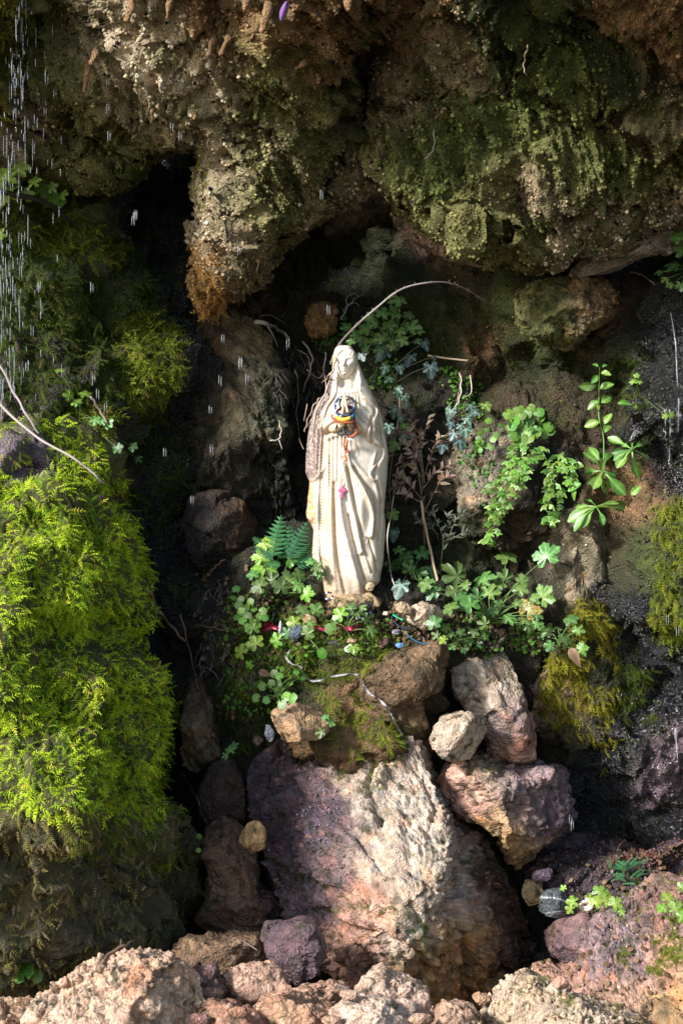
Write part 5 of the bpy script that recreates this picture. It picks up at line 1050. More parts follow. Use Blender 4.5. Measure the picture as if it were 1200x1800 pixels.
# geraniums, ivy, ground plants --------------------------------------------------
palmate('geranium_plant', 'dark green lobed geranium under the arching bramble, behind the statue head', 'plant', (690, 625),
        [(703, 531, 38), (671, 554, 34), (645, 579, 28), (682, 575, 28), (721, 579, 36), (671, 597, 28), (611, 576, 24), (645, 614, 26), (631, 595, 20), (697, 556, 18), (717, 556, 20), (700, 584, 22), (655, 600, 18), (660, 570, 22), (690, 545, 24), (712, 575, 22), (625, 590, 20), (640, 600, 22), (668, 615, 22), (690, 612, 24), (705, 600, 22), (735, 585, 20), (650, 560, 20), (685, 520, 20), (618, 600, 18), (730, 600, 18)], GER, off=.06, nrm=(-.15, -.85, .4), rnd=.2)
def ivy(label, vine, leaves, col=(0.16, 0.12, 0.08)):
    pts = [at(x, y, .012) for x, y in vine]; t = thing('ivy_vine', tuple(pts[0]), label, 'ivy', None)
    stem_obj(t, pts, .0022, .0014, col, 'vine_stem', 6)
    va = np.array(smooth3(pts, 6))
    for L in leaves:
        px, py, sz, me, ang = L
        p, tt, n = leaf(t, me, px, py - sz * .25, sz * 1.2, ang, .03, (-.15, -.9, .35), .22)
        q = va[np.argmin(np.linalg.norm(va - p, axis=1))]
        stem_obj(t, [q, (p + q) / 2 + np.array([0, -.008, .004]), p], .0009, .0007, (0.13, 0.13, 0.07), 'leaf_stalk')
    return t
I0, I1 = IVY
ivy('dusty blue green ivy trailing down close to the right of the statue', [(668, 632), (690, 655), (700, 690), (702, 720), (697, 760), (690, 800), (684, 850), (688, 900)],
    [(677, 622, 40, IVYB, -120), (694, 604, 26, IVYB, -60), (721, 634, 32, IVYB, -95), (756, 652, 34, IVYB, -85), (745, 608, 26, I1, -70), (677, 650, 22, I0, -110), (702, 650, 24, I1, -80), (686, 670, 22, I0, -130), (635, 628, 22, IVYB, -60), (699, 688, 20, I0, -60), (698, 693, 20, I0, -100), (710, 701, 20, I0, -70), (713, 716, 18, I1, -50), (693, 726, 26, I0, -100), (703, 738, 15, I0, -80), (683, 754, 24, I0, -90), (708, 754, 18, IVYG, 40), (709, 771, 26, I0, -80), (696, 786, 30, IVYG, -120), (688, 908, 28, IVYG, -60), (691, 942, 30, I1, -90), (760, 560 + 70, 12, I0, -60)])
ivy('blue green ivy cluster on its own pale stem above the dry shrub', [(812, 660), (806, 690), (800, 720), (795, 745), (785, 765), (772, 775)],
    [(792, 729, 30, I1, -110), (826, 718, 22, I0, -80), (836, 731, 26, I1, -140), (852, 717, 24, IVYG, -70), (792, 748, 20, IVYB, -100), (819, 741, 22, I0, -60), (818, 762, 30, I0, -80), (807, 781, 28, IVYB, -90), (798, 767, 22, IVYB, -120), (778, 788, 26, IVYB, -100), (808, 752, 18, I0, -80)])
t = thing('ivy_vine', tuple(at(722, 1010)), 'large dark ivy leaf drooping beside the statue feet', 'ivy')
p, _, _ = leaf(t, I0, 705, 1028, 50, -95, .045, (-.2, -.8, .55), .1); stem_obj(t, [at(722, 1000), at(715, 1010, .03), p], .0012, .0009)
palmate('geranium_plant', 'dense clump of green geraniums spreading along the ledge right of the statue', 'plant', (862, 1095),
        [(765, 1040, 38), (750, 1027, 28), (803, 1013, 52), (798, 1040, 28), (793, 1070, 32), (847, 1023, 48), (858, 1045, 38), (827, 1065, 38), (892, 982, 38, GER[0], 95), (960, 980, 48, GER[0], 110), (887, 1017, 30), (915, 1022, 24), (912, 1038, 28), (953, 1050, 40), (935, 1055, 26), (927, 1073, 42, GERY, 60), (940, 1082, 26), (863, 1078, 20), (890, 1087, 28), (917, 1090, 26), (940, 1098, 24), (853, 1097, 26), (875, 1030, 26), (840, 1050, 30), (820, 1030, 30), (875, 1065, 22), (905, 1062, 24), (925, 1100, 22), (812, 1050, 26), (845, 1080, 24)], GER, off=.05)
palmate('geranium_plant', 'darker geranium in the shade directly right of the statue hem', 'plant', (730, 1020),
        [(705, 992, 36), (742, 977, 34), (722, 1000, 30), (700, 970, 24), (735, 1010, 30), (755, 1005, 26), (690, 995, 24), (715, 980, 26), (748, 1025, 28)], GER, off=.025)
palmate('geranium_plant', 'small geranium at the right end of the ledge over the olive moss', 'plant', (985, 1140),
        [(965, 1110, 34), (1003, 1092, 26), (1013, 1110, 26), (990, 1127, 26), (967, 1135, 22), (1018, 1142, 26, GERB), (980, 1105, 22), (955, 1118, 20)], GER, off=.03)
palmate('geranium_plant', 'low bright geranium seedlings beside the cream broken stone', 'plant', (800, 1130),
        [(762, 1097, 28), (792, 1115, 22), (768, 1117, 20), (820, 1127, 20), (807, 1113, 20), (830, 1113, 20), (780, 1125, 18, GERB), (795, 1135, 16), (815, 1140, 16), (850, 1120, 18), (838, 1132, 18), (785, 1105, 18, GERB)], GER, off=.02)
palmate('geranium_plant', 'glossy yellow green geranium at the lower left of the statue, under the ferns', 'plant', (490, 1050),
        [(470, 962, 36, GERB), (509, 980, 46, GERB), (460, 981, 34, GERB), (467, 1000, 46, GERB), (505, 1022, 36), (524, 1012, 26), (494, 1034, 32), (457, 1030, 32), (485, 990, 26, GERB), (536, 1043, 28, GERB), (478, 1020, 28), (520, 1030, 24), (445, 1012, 22)], GER, off=.045)
palmate('geranium_plant', 'small dark geranium leaves touching the left edge of the statue robe', 'plant', (545, 1020), [(554, 1001, 28), (545, 990, 22), (560, 1012, 20)], GER, off=.02)
palmate('seedling', 'pale green seedlings sprouting in front of the statue plinth', 'plant', (610, 1112),
        [(599, 1081, 28, GERB), (625, 1079, 30), (643, 1090, 26), (648, 1107, 26), (590, 1095, 20), (615, 1070, 20), (583, 1107, 22, CLO), (620, 1137, 22, GERB), (635, 1070, 18)], GER, off=.03)
palmate('seedling', 'small geranium seedlings left of the plinth around the blue stone', 'plant', (535, 1118),
        [(530, 1075, 24), (555, 1074, 26), (517, 1095, 24, GERB), (538, 1114, 26), (488, 1125, 26, GERB), (564, 1146, 22, CLO), (545, 1098, 20), (505, 1112, 20)], GER, off=.025)
palmate('clover_plant', 'clump of small round leaved clover on the left end of the ledge', 'plant', (435, 1110),
        [(420, 1065, 16), (425, 1077, 16), (435, 1085, 18), (428, 1092, 16), (440, 1096, 16), (418, 1085, 14), (432, 1070, 15), (460, 1075, 16), (456, 1085, 15), (464, 1087, 14), (445, 1072, 14), (412, 1052, 15), (424, 1055, 14), (440, 1060, 15), (450, 1092, 15), (415, 1037, 15), (436, 1108, 14)], [CLO], off=.02, r0=.0006)
palmate('seedling', 'three bright lobed leaves below the clover clump', 'plant', (455, 1160), [(445, 1105, 28, GERB), (450, 1132, 30, GERB), (425, 1147, 26, GERB), (432, 1140, 20), (440, 1168, 16)], [GERB], off=.025, r0=.0007)
palmate('clover_plant', 'small clover growing above the flat reddish stone', 'plant', (490, 1225), [(482, 1186, 16), (478, 1203, 15), (488, 1203, 15), (492, 1190, 15), (486, 1212, 14), (463, 1207, 16), (500, 1226, 20), (512, 1228, 20), (495, 1236, 18), (452, 1227, 16), (470, 1230, 15), (530, 1190, 16), (520, 1183, 12)], [CLO], off=.015, r0=.0006)
palmate('seedling', 'two leaved seedling at the right tip of the flat reddish stone', 'plant', (575, 1290), [(566, 1287, 22), (580, 1271, 16), (572, 1262, 14)], GER, off=.06, r0=.0006)
palmate('seedling', 'seedling in the dark gap left of the purple boulder face', 'plant', (410, 1330), [(405, 1320, 18), (398, 1328, 15), (412, 1312, 15)], GER, off=.03, r0=.0006)
palmate('seedling', 'tiny sprig in the dark gap beside the mossy boulder', 'plant', (345, 1505), [(350, 1472, 11), (343, 1500, 14), (348, 1496, 10)], [CLO], off=.02, r0=.0005)
palmate('seedling', 'bright lit seedlings on top of the wet purple wedge stone', 'plant', (1040, 1600), [(1050, 1570, 26, GERB), (1062, 1585, 24, GERB), (1078, 1590, 26, GERB), (1045, 1588, 24, GERB), (1008, 1585, 24, GERB), (1003, 1598, 18), (1064, 1574, 18, GERB), (1090, 1604, 14, GERB), (990, 1562, 12), (1035, 1580, 16)], [GERB], off=.08, r0=.0007)
palmate('seedling', 'bright seedlings on the slope at the right edge of the picture', 'plant', (1180, 1620), [(1172, 1580, 22, GERB), (1185, 1600, 30, GERB), (1165, 1596, 22, GERB), (1196, 1560, 18), (1195, 1612, 22, GERB)], [GERB], off=.03, r0=.0007)
palmate('geranium_plant', 'geranium hanging into the picture at the upper right edge', 'plant', (1205, 480), [(1195, 420, 34), (1186, 468, 32), (1200, 445, 34), (1160, 478, 18), (1170, 490, 18), (1178, 500, 16), (1196, 500, 22), (1205, 410, 30)], GER, off=.05)
palmate('seedling', 'bright little plant on top of the left moss bank', 'plant', (145, 735), [(122, 697, 22, GERB), (136, 708, 20, GERB), (150, 694, 20, GERB), (106, 652, 18, GERB), (166, 738, 20), (178, 742, 18), (190, 744, 20), (206, 786, 20), (232, 785, 18), (242, 806, 16)], GER, off=.04, r0=.0007)
palmate('leafy_plant', 'sunlit broad leaves beside the falling water on the upper left', 'plant', (50, 360), [(10, 315, 46, GERB), (22, 335, 44, GERB), (5, 345, 40, GERB), (35, 300, 36, GERB), (72, 338, 34, CLO), (85, 350, 32, CLO), (60, 322, 26, GERB), (98, 352, 30, CLO), (110, 342, 20, GERB), (4, 410, 20, GERB), (90, 330, 22, GERB), (45, 345, 30, GERB)], [GERB], off=.1, r0=.001)
palmate('seedling', 'pale green leaf caught in the dead moss at the lower left', 'plant', (55, 1735), [(42, 1712, 44, CLO), (62, 1718, 24, CLO)], [CLO], off=.05, r0=.0007)
palmate('seedling', 'tiny yellow green sprigs on the dripping right wall', 'plant', (1120, 690), [(1118, 662, 11, GERB), (1112, 672, 12, GERB), (1122, 672, 11, GERB), (1108, 683, 13, GERB), (1115, 715, 9, GERB), (1168, 730, 12, GERB), (1178, 729, 12, GERB)], [CLO], off=.02, r0=.0005)
# maidenhair fern: hanging fronds of fan leaflets, each leaflet its own piece
t = thing('maidenhair_fern', tuple(at(940, 760)), 'bright green maidenhair fern hanging from the bulging rock', 'fern')
def hang(path, wid, n, me, sz):
    P = smooth_poly(path, 12, False); pts = [at(x, y, .035) for x, y in P[::6]]; stem_obj(t, pts, .0007, .0004, (0.03, 0.015, 0.01), 'frond_stem')
    for k in range(n):
        u = (k + random.random()) / n; i = min(int(u * (len(P) - 1)), len(P) - 2); d_ = P[i + 1] - P[i]; d_ /= np.linalg.norm(d_) + 1e-6; s = random.choice((-1, 1)); w = wid * (1 - .55 * u) * random.uniform(.1, 1)
        x, y = P[i] + np.array([-d_[1], d_[0]]) * s * w
        leaf(t, me, x, y, sz * random.uniform(.85, 1.2) * 1.15, -90 + s * random.uniform(0, 55), .03 + random.random() * .02, (-.1, -.95, .3), .22, 'leaflet')
hang([(945, 770), (920, 800), (900, 840), (880, 875), (868, 910), (856, 955)], 30, 84, FAN, 19)
hang([(925, 785), (915, 820), (905, 845)], 34, 44, FAN, 18)
hang([(985, 800), (978, 840), (968, 880), (962, 920)], 30, 72, FAN, 19)
hang([(1000, 808), (1006, 830), (1012, 850)], 12, 12, FAN, 15)
hang([(950, 730), (925, 750), (900, 765)], 36, 30, CLO, 20)
hang([(905, 720), (915, 745), (905, 775)], 26, 18, CLO, 21)
hang([(900, 830), (870, 850), (850, 860)], 16, 18, FAN, 16)
hang([(880, 740), (850, 775), (835, 780)], 22, 18, CLO, 13)
# rosettes of spatulate leaves
t = thing('leafy_plant', tuple(at(1060, 828)), 'fresh green plant with long spoon shaped leaves climbing the right wall', 'plant')
def spoon(bx, by, tx, ty, off=.05, me=None):
    Yb = depth_min(bx, by, 10) - .03; L = math.hypot(tx - bx, ty - by)
    leaf(t, me or random.choice(SPA), bx, by, L * 2, math.degrees(math.atan2(by - ty, tx - bx)), 0, (-.15, -.85, .4), .3, 'leaf', Yb - random.random() * .02, random.uniform(.6, .9))
for bx, by, tips in ((1047, 891, [(1015, 939), (1028, 933), (1055, 925), (1000, 912), (1086, 893), (1036, 862), (1068, 868), (1008, 880), (1110, 885)]),
                     (1059, 828, [(1064, 870), (1043, 869), (1094, 867), (1062, 768), (1046, 797), (1026, 826), (1084, 836), (1020, 800), (1032, 850), (1078, 858), (1040, 775)]),
                     (1110, 790, [(1118, 838), (1134, 820), (1079, 812), (1070, 763), (1105, 742), (1092, 777), (1088, 830), (1075, 795), (1128, 775)])):
    for x, y in tips: spoon(bx, by, x, y)
stem_obj(t, [at(1060, 828, .03), at(1060, 770, .05), at(1052, 735, .05), at(1052, 690, .05), at(1053, 645, .05)], .0017, .0009, (0.14, 0.28, 0.06))
for x, y, sz, a in ((1046, 677, 28, 190), (1052, 705, 24, 215), (1056, 708, 26, 40), (1054, 683, 24, 10), (1052, 742, 26, 190), (1062, 745, 22, 60), (1050, 722, 16, 90), (1050, 660, 18, 230), (1056, 655, 18, -30), (1050, 645, 14, 120), (1058, 645, 12, 45), (1062, 760, 24, 70), (1085, 710, 24, 0), (1025, 820, 24, 160), (1020, 850, 26, 200), (1010, 840, 22, 220), (1012, 862, 20, 230), (1108, 870, 22, 40)):
    leaf(t, OVL, x, y, sz * 2, a, .05, (-.1, -.9, .35), .25)
# dry butcher's-broom shrub and its green grey neighbour
def shrub(label, stems, leaves_n, mes, sz, side, offr=(.02, .07), scol=(0.24, 0.17, 0.11), name='dry_shrub'):
    tt_ = thing(name, tuple(at(*stems[0][0])), label, 'shrub')
    for s in stems:
        P = smooth_poly(s, 8, False); off = random.uniform(*offr); pts = [at(x, y, 0) for x, y in P[::4]]
        pts = np.array(pts); pts[:, 1] = np.linspace(depth_min(*P[0], 6), depth_min(*P[-1], 6) - off, len(pts)) - .012
        stem_obj(tt_, pts, .0013, .0007, scol); pa = smooth3(pts, 6)
        for k in range(leaves_n):
            u = .25 + .75 * (k + random.random()) / leaves_n; q = pa[int(u * (len(pa) - 1))]; x, y = pix(q[None]); d_ = P[-1] - P[0]; a = math.degrees(math.atan2(-d_[1], d_[0])) + random.choice((-1, 1)) * random.uniform(25, side)
            leaf(tt_, random.choice(mes), float(x[0]), float(y[0]), sz * random.uniform(1.5, 2.4), a, 0, (-.2, -.8, .4), .5, 'leaf', q[1] - .004)
    return tt_
shrub('dry tan brown spiky leaved shrub between the ivy and the statue', [[(745, 960), (742, 860), (738, 800), (745, 760), (752, 735)], [(740, 870), (728, 810), (715, 790), (700, 780)], [(742, 860), (765, 830), (790, 818)], [(742, 880), (715, 850), (695, 835)], [(740, 840), (722, 820), (700, 815)], [(744, 850), (735, 770), (722, 745)], [(745, 900), (770, 850), (785, 840)], [(735, 880), (710, 870), (690, 855)], [(743, 840), (760, 790), (770, 770)], [(738, 810), (722, 775), (712, 758)], [(742, 830), (728, 790), (728, 765)]], 17, LAN + [LANB], 16, 75)
shrub('grey green sprigs low on the wall under the dry shrub', [[(772, 1010), (775, 950), (765, 915), (758, 890)], [(774, 960), (800, 940), (822, 932)], [(774, 970), (795, 915), (805, 900)], [(773, 950), (785, 920), (780, 905)], [(770, 940), (745, 920), (725, 905)], [(770, 950), (750, 900), (740, 880)]], 15, [LANG], 13, 60, (.02, .05), (0.12, .12, .08), 'green_shrub')
# ferns beside the statue
def fern_frond(me_name, n=9):
    V, F, C = [], [], []
    for k in range(n):
        u = .12 + .86 * k / n; w = .25 * (1 - u) ** .7 * (.55 + .9 * min(1, u * 3)) ; z = -.22 * u * u
        for s in (-1, 1):
            i = len(V); m_ = 4
            for j in range(m_):
                q = j / (m_ - 1); b_ = .036 * (1 - q) ** .7 + .002
                x = s * w * q; y = u + .10 * q * (1 - .3 * u)
                V += [(x, y - b_, z - .05 * q), (x, y + b_ * 1.2, z - .05 * q - .01)]; C += [[.03, .12, .05, .3], [.05, .17, .07, .3]]
            for j in range(m_ - 1): F.append((i + 2 * j, i + 2 * j + 2, i + 2 * j + 3, i + 2 * j + 1) if s > 0 else (i + 2 * j, i + 2 * j + 1, i + 2 * j + 3, i + 2 * j + 2))
    i = len(V)
    for k in range(6): u = k / 5; V += [(-.008, u, -.22 * u * u), (.008, u, -.22 * u * u)]; C += [[.06, .10, .03, .3]] * 2
    for k in range(5): F.append((i + 2 * k, i + 2 * k + 1, i + 2 * k + 3, i + 2 * k + 2))
    return mesh_data(me_name, np.array(V, float), np.array(F), M_FERN, np.array(C))
FERN = fern_frond('fern_frond')
t = thing('fern', tuple(at(505, 985)), 'dark blue green fern in the shadow at the left side of the statue', 'fern')
for bx, by, tx, ty in ((490, 980, 478, 900), (512, 985, 530, 920), (520, 990, 560, 930), (495, 995, 455, 975), (478, 985, 494, 876), (480, 975, 436, 924), (482, 985, 444, 950), (505, 985, 540, 895), (505, 990, 548, 940), (510, 990, 500, 905), (520, 1000, 560, 950), (500, 985, 475, 930), (515, 985, 520, 915), (525, 990, 545, 965)):
    Yb = depth_min(bx, by, 8) - .02
    leaf(t, FERN, bx, by, math.hypot(tx - bx, ty - by) * 1.75, math.degrees(math.atan2(by - ty, tx - bx)), 0, (-.15, -.85, .45), .18, 'frond', Yb - random.random() * .03, .95)
t = thing('fern', tuple(at(1095, 1560)), 'small feathery green fern tuft on the dark red ledge', 'fern')
for k in range(26):
    a = random.uniform(10, 175); bx, by = 1095 + random.uniform(-28, 28), 1540 + random.uniform(-20, 15)
    leaf(t, FERN, bx, by, random.uniform(30, 52) * 1.5, a, .02, (-.1, -.6, .7), .5, 'frond', None, .55)
# ground cover of tiny leaves
def cover(n, poly, surf, size, cols):
    P, N = scatter(SURF[surf], n, poly, RNG, nz_(18, -.1, 350))
    a = np.linspace(0, 2 * math.pi, 8, endpoint=False); tp = np.vstack([[0, .1, 0.06], np.stack([np.sin(a) * .5, .5 - np.cos(a) * .5, -.08 + .06 * np.cos(2 * a)], 1)]); tf = np.array([(0, 1 + k, 1 + (k + 1) % 8) for k in range(8)])
    c = lerp(np.array(cols[0])[None], np.array(cols[1])[None], RNG.random(len(P)))
    return place((tp, tf, np.ones((9, 3))), P + N * .006, unit(RNG.normal(size=P.shape) + np.array([0, -.3, -.2])), unit(N * .5 + np.array([-.2, -.6, .6]) + RNG.normal(size=P.shape) * .4), size * (.6 + .8 * RNG.random(len(P))), c)
parts_ = [cover(420, [(395, 1030), (520, 1040), (520, 1240), (470, 1260), (400, 1240)], 'wall', .010, ((.06, .15, .02), (.14, .28, .04))), cover(260, [(636, 625), (700, 640), (700, 680), (650, 690)], 'wall', .008, ((.05, .14, .02), (.12, .25, .04))),
          cover(260, [(770, 640), (860, 690), (850, 740), (790, 720)], 'wall', .008, ((.05, .14, .02), (.12, .25, .04))), cover(260, [(790, 780), (900, 720), (940, 800), (850, 880)], [k for k in SURF if k.startswith('bouldergrey brown')][0], .008, ((.05, .13, .03), (.10, .22, .05))),
          cover(300, [(500, 1080), (700, 1090), (720, 1130), (520, 1180)], 'wall', .007, ((.08, .18, .02), (.16, .3, .04))), cover(260, [(760, 1090), (960, 1080), (960, 1150), (800, 1150)], 'wall', .009, ((.06, .15, .02), (.13, .26, .04))), cover(120, [(560, 540), (620, 560), (600, 610), (560, 610)], 'wall', .010, ((.05, .14, .02), (.1, .2, .04)))]
BRL = ((.10, .06, .03), (.26, .17, .10))
parts_ += [cover(260, ledge_soil, 'wall', .010, BRL), cover(200, [(330, 1000), (480, 1000), (470, 1260), (380, 1260)], 'wall', .010, BRL), cover(200, [(330, 1650), (620, 1690), (860, 1740), (860, 1860), (300, 1860)], 'wall', .012, BRL), cover(140, [(880, 1680), (1260, 1640), (1260, 1850), (880, 1850)], br, .010, BRL), cover(80, [(1000, 1480), (1260, 1460), (1260, 1600), (1000, 1600)], [k for k in SURF if k.startswith('rock_ledge')][0], .011, BRL)]
k = 0; Vs_, Fs_, Cs_ = [], [], []
for v, f, c in parts_: Vs_.append(v); Fs_.append(f + k); Cs_.append(c); k += len(v)
obj('ground_cover', np.vstack(Vs_), np.vstack(Fs_), M_MOSS, np.vstack(Cs_), kind='stuff')
# ------------------------------------------------------------------ twigs, ribbons, rosaries, drips
def twig(name, label, cat, path, r0, r1, col, off=(.01, .01), Ys=None, branches=(), thorns=0, sides=6, wob=1.5, group=None):
    """path in photo px; depth from the surface (minus off) or from Ys"""
    P = smooth_poly(path, 5, False); n = len(P); u = np.linspace(0, 1, n)
    P = P + np.stack([np.sin(u * 23 + P[0, 0]) * wob * .9, np.cos(u * 19 + P[0, 1]) * wob * .5], 1)
    if Ys is not None: Y = np.interp(u, np.linspace(0, 1, len(Ys)), Ys)
    else:
        Y = np.array([depth_min(x, y, 6) for x, y in P]); Y = np.minimum(Y, .7) - np.interp(u, [0, 1], off)
        for _ in range(3): Y[1:-1] = (Y[:-2] + 2 * Y[1:-1] + Y[2:]) / 4
    pts = W(P[:, 0], P[:, 1], Y); parts = [tube(pts, [r0, r1], sides)]
    for bpth, r in branches:
        B = smooth_poly(bpth, 4, False); yb = np.interp(np.linspace(0, 1, len(B)), [0, 1], [float(np.interp(0, [0, 1], [Y[np.argmin(np.hypot(P[:, 0] - B[0, 0], P[:, 1] - B[0, 1]))], 0])), Y.mean() - .01])
        parts.append(tube(W(B[:, 0], B[:, 1], yb), [r, r * .5], 5))
    rng = random.Random(int(path[0][0] * 7 + path[0][1]))
    for k in range(thorns):
        i = rng.randrange(1, n - 1); a = rng.uniform(0, 6.28); d_ = np.array([math.cos(a), -.4, math.sin(a)]) * .007
        parts.append(tube(np.array([pts[i], pts[i] + d_ * .5, pts[i] + d_]), [.0011, .0002], 4))
    V, F = join(parts); c = flat_col(V, col); c[:, :3] *= np.clip(1 + .5 * fbm(V * 90, 3, 400), .4, 1.8)[:, None]
    return obj(name, V, F, M_STEM, c, None, True, pts[0], label=label, category=cat, group=group)
GRY = (0.26, 0.22, 0.20); BRK = (0.10, 0.065, 0.045); TANW = (0.36, 0.26, 0.18); PALW = (0.42, 0.36, 0.30)
twig('bramble_stem', 'grey thorny bramble stem arching over the statue head', 'bramble', [(583, 640), (592, 610), (620, 580), (655, 545), (700, 512), (750, 497), (790, 497), (830, 515), (865, 545)], .0034, .0013, GRY, Ys=[.12, .1, .05, .02, 0, .0, .03, .08, .2], thorns=60)
TG = 'twigs and roots in the grotto'
twig('twig', 'straight tan stick lying on the wall between the ivy leaves', 'twig', [(752, 625), (785, 630), (822, 634)], .0028, .0025, TANW, (.03, .03), wob=.3)
twig('plant_stalk', 'long bare tan stalk leaning down the wall below the dry shrub', 'stalk', [(740, 880), (746, 920), (757, 970), (768, 1020)], .0030, .0036, TANW, (.06, .05), wob=.5)
twig('plant_stalk', 'thin silvery stalk running down close along the right side of the statue', 'stalk', [(700, 830), (694, 850), (688, 900), (681, 940), (685, 1000), (694, 1030)], .0016, .0016, PALW, (.05, .05), wob=.5)
twig('branch', 'dark curved branch crossing the sunlit leaves at the upper left', 'branch', [(-20, 330), (30, 343), (70, 352), (105, 372), (125, 392)], .0075, .005, (0.025, .02, .018), Ys=[.0, .02, .05, .1, .14])
twig('branch', 'long grey twig slanting down onto the left moss bank', 'branch', [(-10, 620), (20, 680), (45, 725), (68, 762)], .0032, .0026, GRY, Ys=[-.1, -.12, -.16, -.22], thorns=20)
twig('branch', 'grey bramble twig lying across the top of the left moss bank', 'branch', [(-10, 700), (40, 748), (80, 778), (130, 805), (170, 838), (182, 850)], .0034, .0022, GRY, Ys=[-.2, -.28, -.32, -.36, -.36, -.34], thorns=24)
twig('branch', 'short grey stick standing in the moss under the small bright plant', 'branch', [(160, 696), (175, 720), (190, 745)], .0034, .003, (0.2, .15, .12), (.06, .05))
for i, (lab, path, r, br_) in enumerate([
    ('forked pale root hanging left of the statue head', [(572, 620), (570, 650), (572, 690), (562, 705), (552, 740), (548, 780)], .0020, [([(571, 650), (560, 665), (540, 650)], .0014), ([(572, 690), (585, 650), (592, 620)], .0018), ([(556, 725), (545, 740), (540, 752)], .0012)]),
    ('stout broken root end beside the statue veil', [(590, 628), (585, 650), (572, 668), (565, 672)], .0030, []),
    ('curved tan root left of the forked pale one', [(532, 600), (548, 625), (545, 650), (532, 690)], .0026, [([(545, 645), (540, 625), (522, 615)], .0014)]),
    ('thin long root hanging against the dark rock slab', [(519, 650), (524, 680), (522, 740), (532, 790)], .0017, []),
    ('bent root low on the dark wall left of the robe', [(476, 775), (490, 772), (494, 758), (490, 740)], .0022, [([(490, 772), (496, 790)], .0014)]),
    ('small crooked root at the robe shoulder', [(562, 700), (552, 712), (540, 740), (535, 760)], .0016, [([(540, 710), (534, 740)], .0012)]),
    ('dry branching twig on the dark shelf above the bramble', [(600, 562), (610, 540), (625, 525), (642, 515)], .0028, [([(612, 540), (608, 525), (622, 516), (630, 522)], .0016), ([(615, 535), (625, 532), (632, 540)], .0014), ([(605, 550), (600, 540)], .0012)]),
    ('thin bare twig curving over the dark shelf', [(455, 556), (475, 554), (495, 565), (503, 572)], .0018, [([(495, 560), (502, 548)], .0012)]),
    ('mossy dead branch lying on top of the rock slab', [(448, 565), (470, 570), (490, 580), (508, 594)], .0060, [([(470, 572), (480, 590), (488, 610)], .003)]),
    ('pale root dangling from the mossy overhang', [(928, 80), (922, 100), (920, 120), (924, 132)], .0018, []),
    ('bent pale stem sticking out of the mossy overhang', [(762, 228), (763, 255), (756, 270), (746, 279)], .0016, []),
    ('short curved twig under the overhang on the right', [(1106, 478), (1125, 482), (1140, 492), (1150, 500)], .0022, []),
    ('thin twig across the small gap right of the dead leaves', [(808, 655), (810, 680), (806, 705), (798, 718)], .0024, [([(826, 660), (828, 690), (812, 700)], .002)]),
    ('long brown twig leaning in the gap beside the bright moss', [(262, 1040), (280, 1075), (305, 1105), (325, 1128)], .0050, []),
    ('thin straight twig hanging in the dark gap', [(318, 1080), (330, 1130), (342, 1180), (348, 1210)], .0026, []),
    ('dark horizontal twig by the clover clump', [(340, 1098), (370, 1103), (402, 1110)], .0024, []),
    ('short brown twig in front of the dark brown stone', [(370, 1005), (380, 995), (395, 983)], .0022, []),
    ('yellowish twig across the dark stones in the gap', [(315, 1350), (330, 1375), (352, 1415)], .0024, []),
    ('broken pale twigs behind the orange pink boulder', [(182, 1690), (200, 1672), (225, 1660), (236, 1652)], .0040, [([(200, 1672), (206, 1690)], .003), ([(212, 1665), (214, 1650)], .0024)]),
]):
    twig('root' if 'root' in lab else 'twig', lab, 'root' if 'root' in lab else 'twig', path, r, r * .6, [PALW, TANW, GRY, (0.2, .15, .1)][i % 4] if i < 13 else (0.15, .09, .06), (.03, .03), branches=br_, group=TG)
for i, (x, y, a, L) in enumerate(((575, 1772, 4, 70), (560, 1765, -6, 60), (600, 1785, -40, 40), (555, 1790, 60, 34), (610, 1738, 25, 36), (440, 1662, 35, 30))):
    dx, dy = math.cos(math.radians(a)) * L / 2, math.sin(math.radians(a)) * L / 2
    twig('twig', ['flat grey stick lying under the small reddish stone', 'dark wet stick beside the flat grey one', 'short stick end at the bottom edge', 'broken reed tip at the bottom edge', 'thin straw by the foot of the boulder', 'thin straw over the purple stone'][i], 'twig', [(x - dx, y - dy), (x, y), (x + dx, y + dy)], .004 if i < 2 else .002, .0025 if i < 2 else .0012, (0.13, .1, .09), Ys=[-.60, -.62, -.62] if y > 1700 else [-.4, -.42, -.44], group=TG)
# fine dead grass and rootlets on the left end of the ledge
gr = []
for k in range(230):
    x, y = random.choice([(random.uniform(350, 400), random.uniform(1010, 1180)), (random.uniform(480, 570), random.uniform(600, 700)), (random.uniform(340, 460), random.uniform(1130, 1190))])
    p = at(x, y, .01); d_ = np.array([random.gauss(0, .014), random.uniform(-.02, 0), random.uniform(-.045, -.008)])
    gr.append(tube(np.array([p, p + d_ * .5 + np.array([random.gauss(0, .004), -.005, .003]), p + d_]), [.0009, .0004], 3))
V, F = join(gr); c = flat_col(V, (0.20, .16, .15)); c[:, :3] *= np.clip(1 + .8 * fbm(V * 30, 3, 401), .2, 2)[:, None]
obj('dead_grass', V, F, M_STEM, c, kind='stuff')
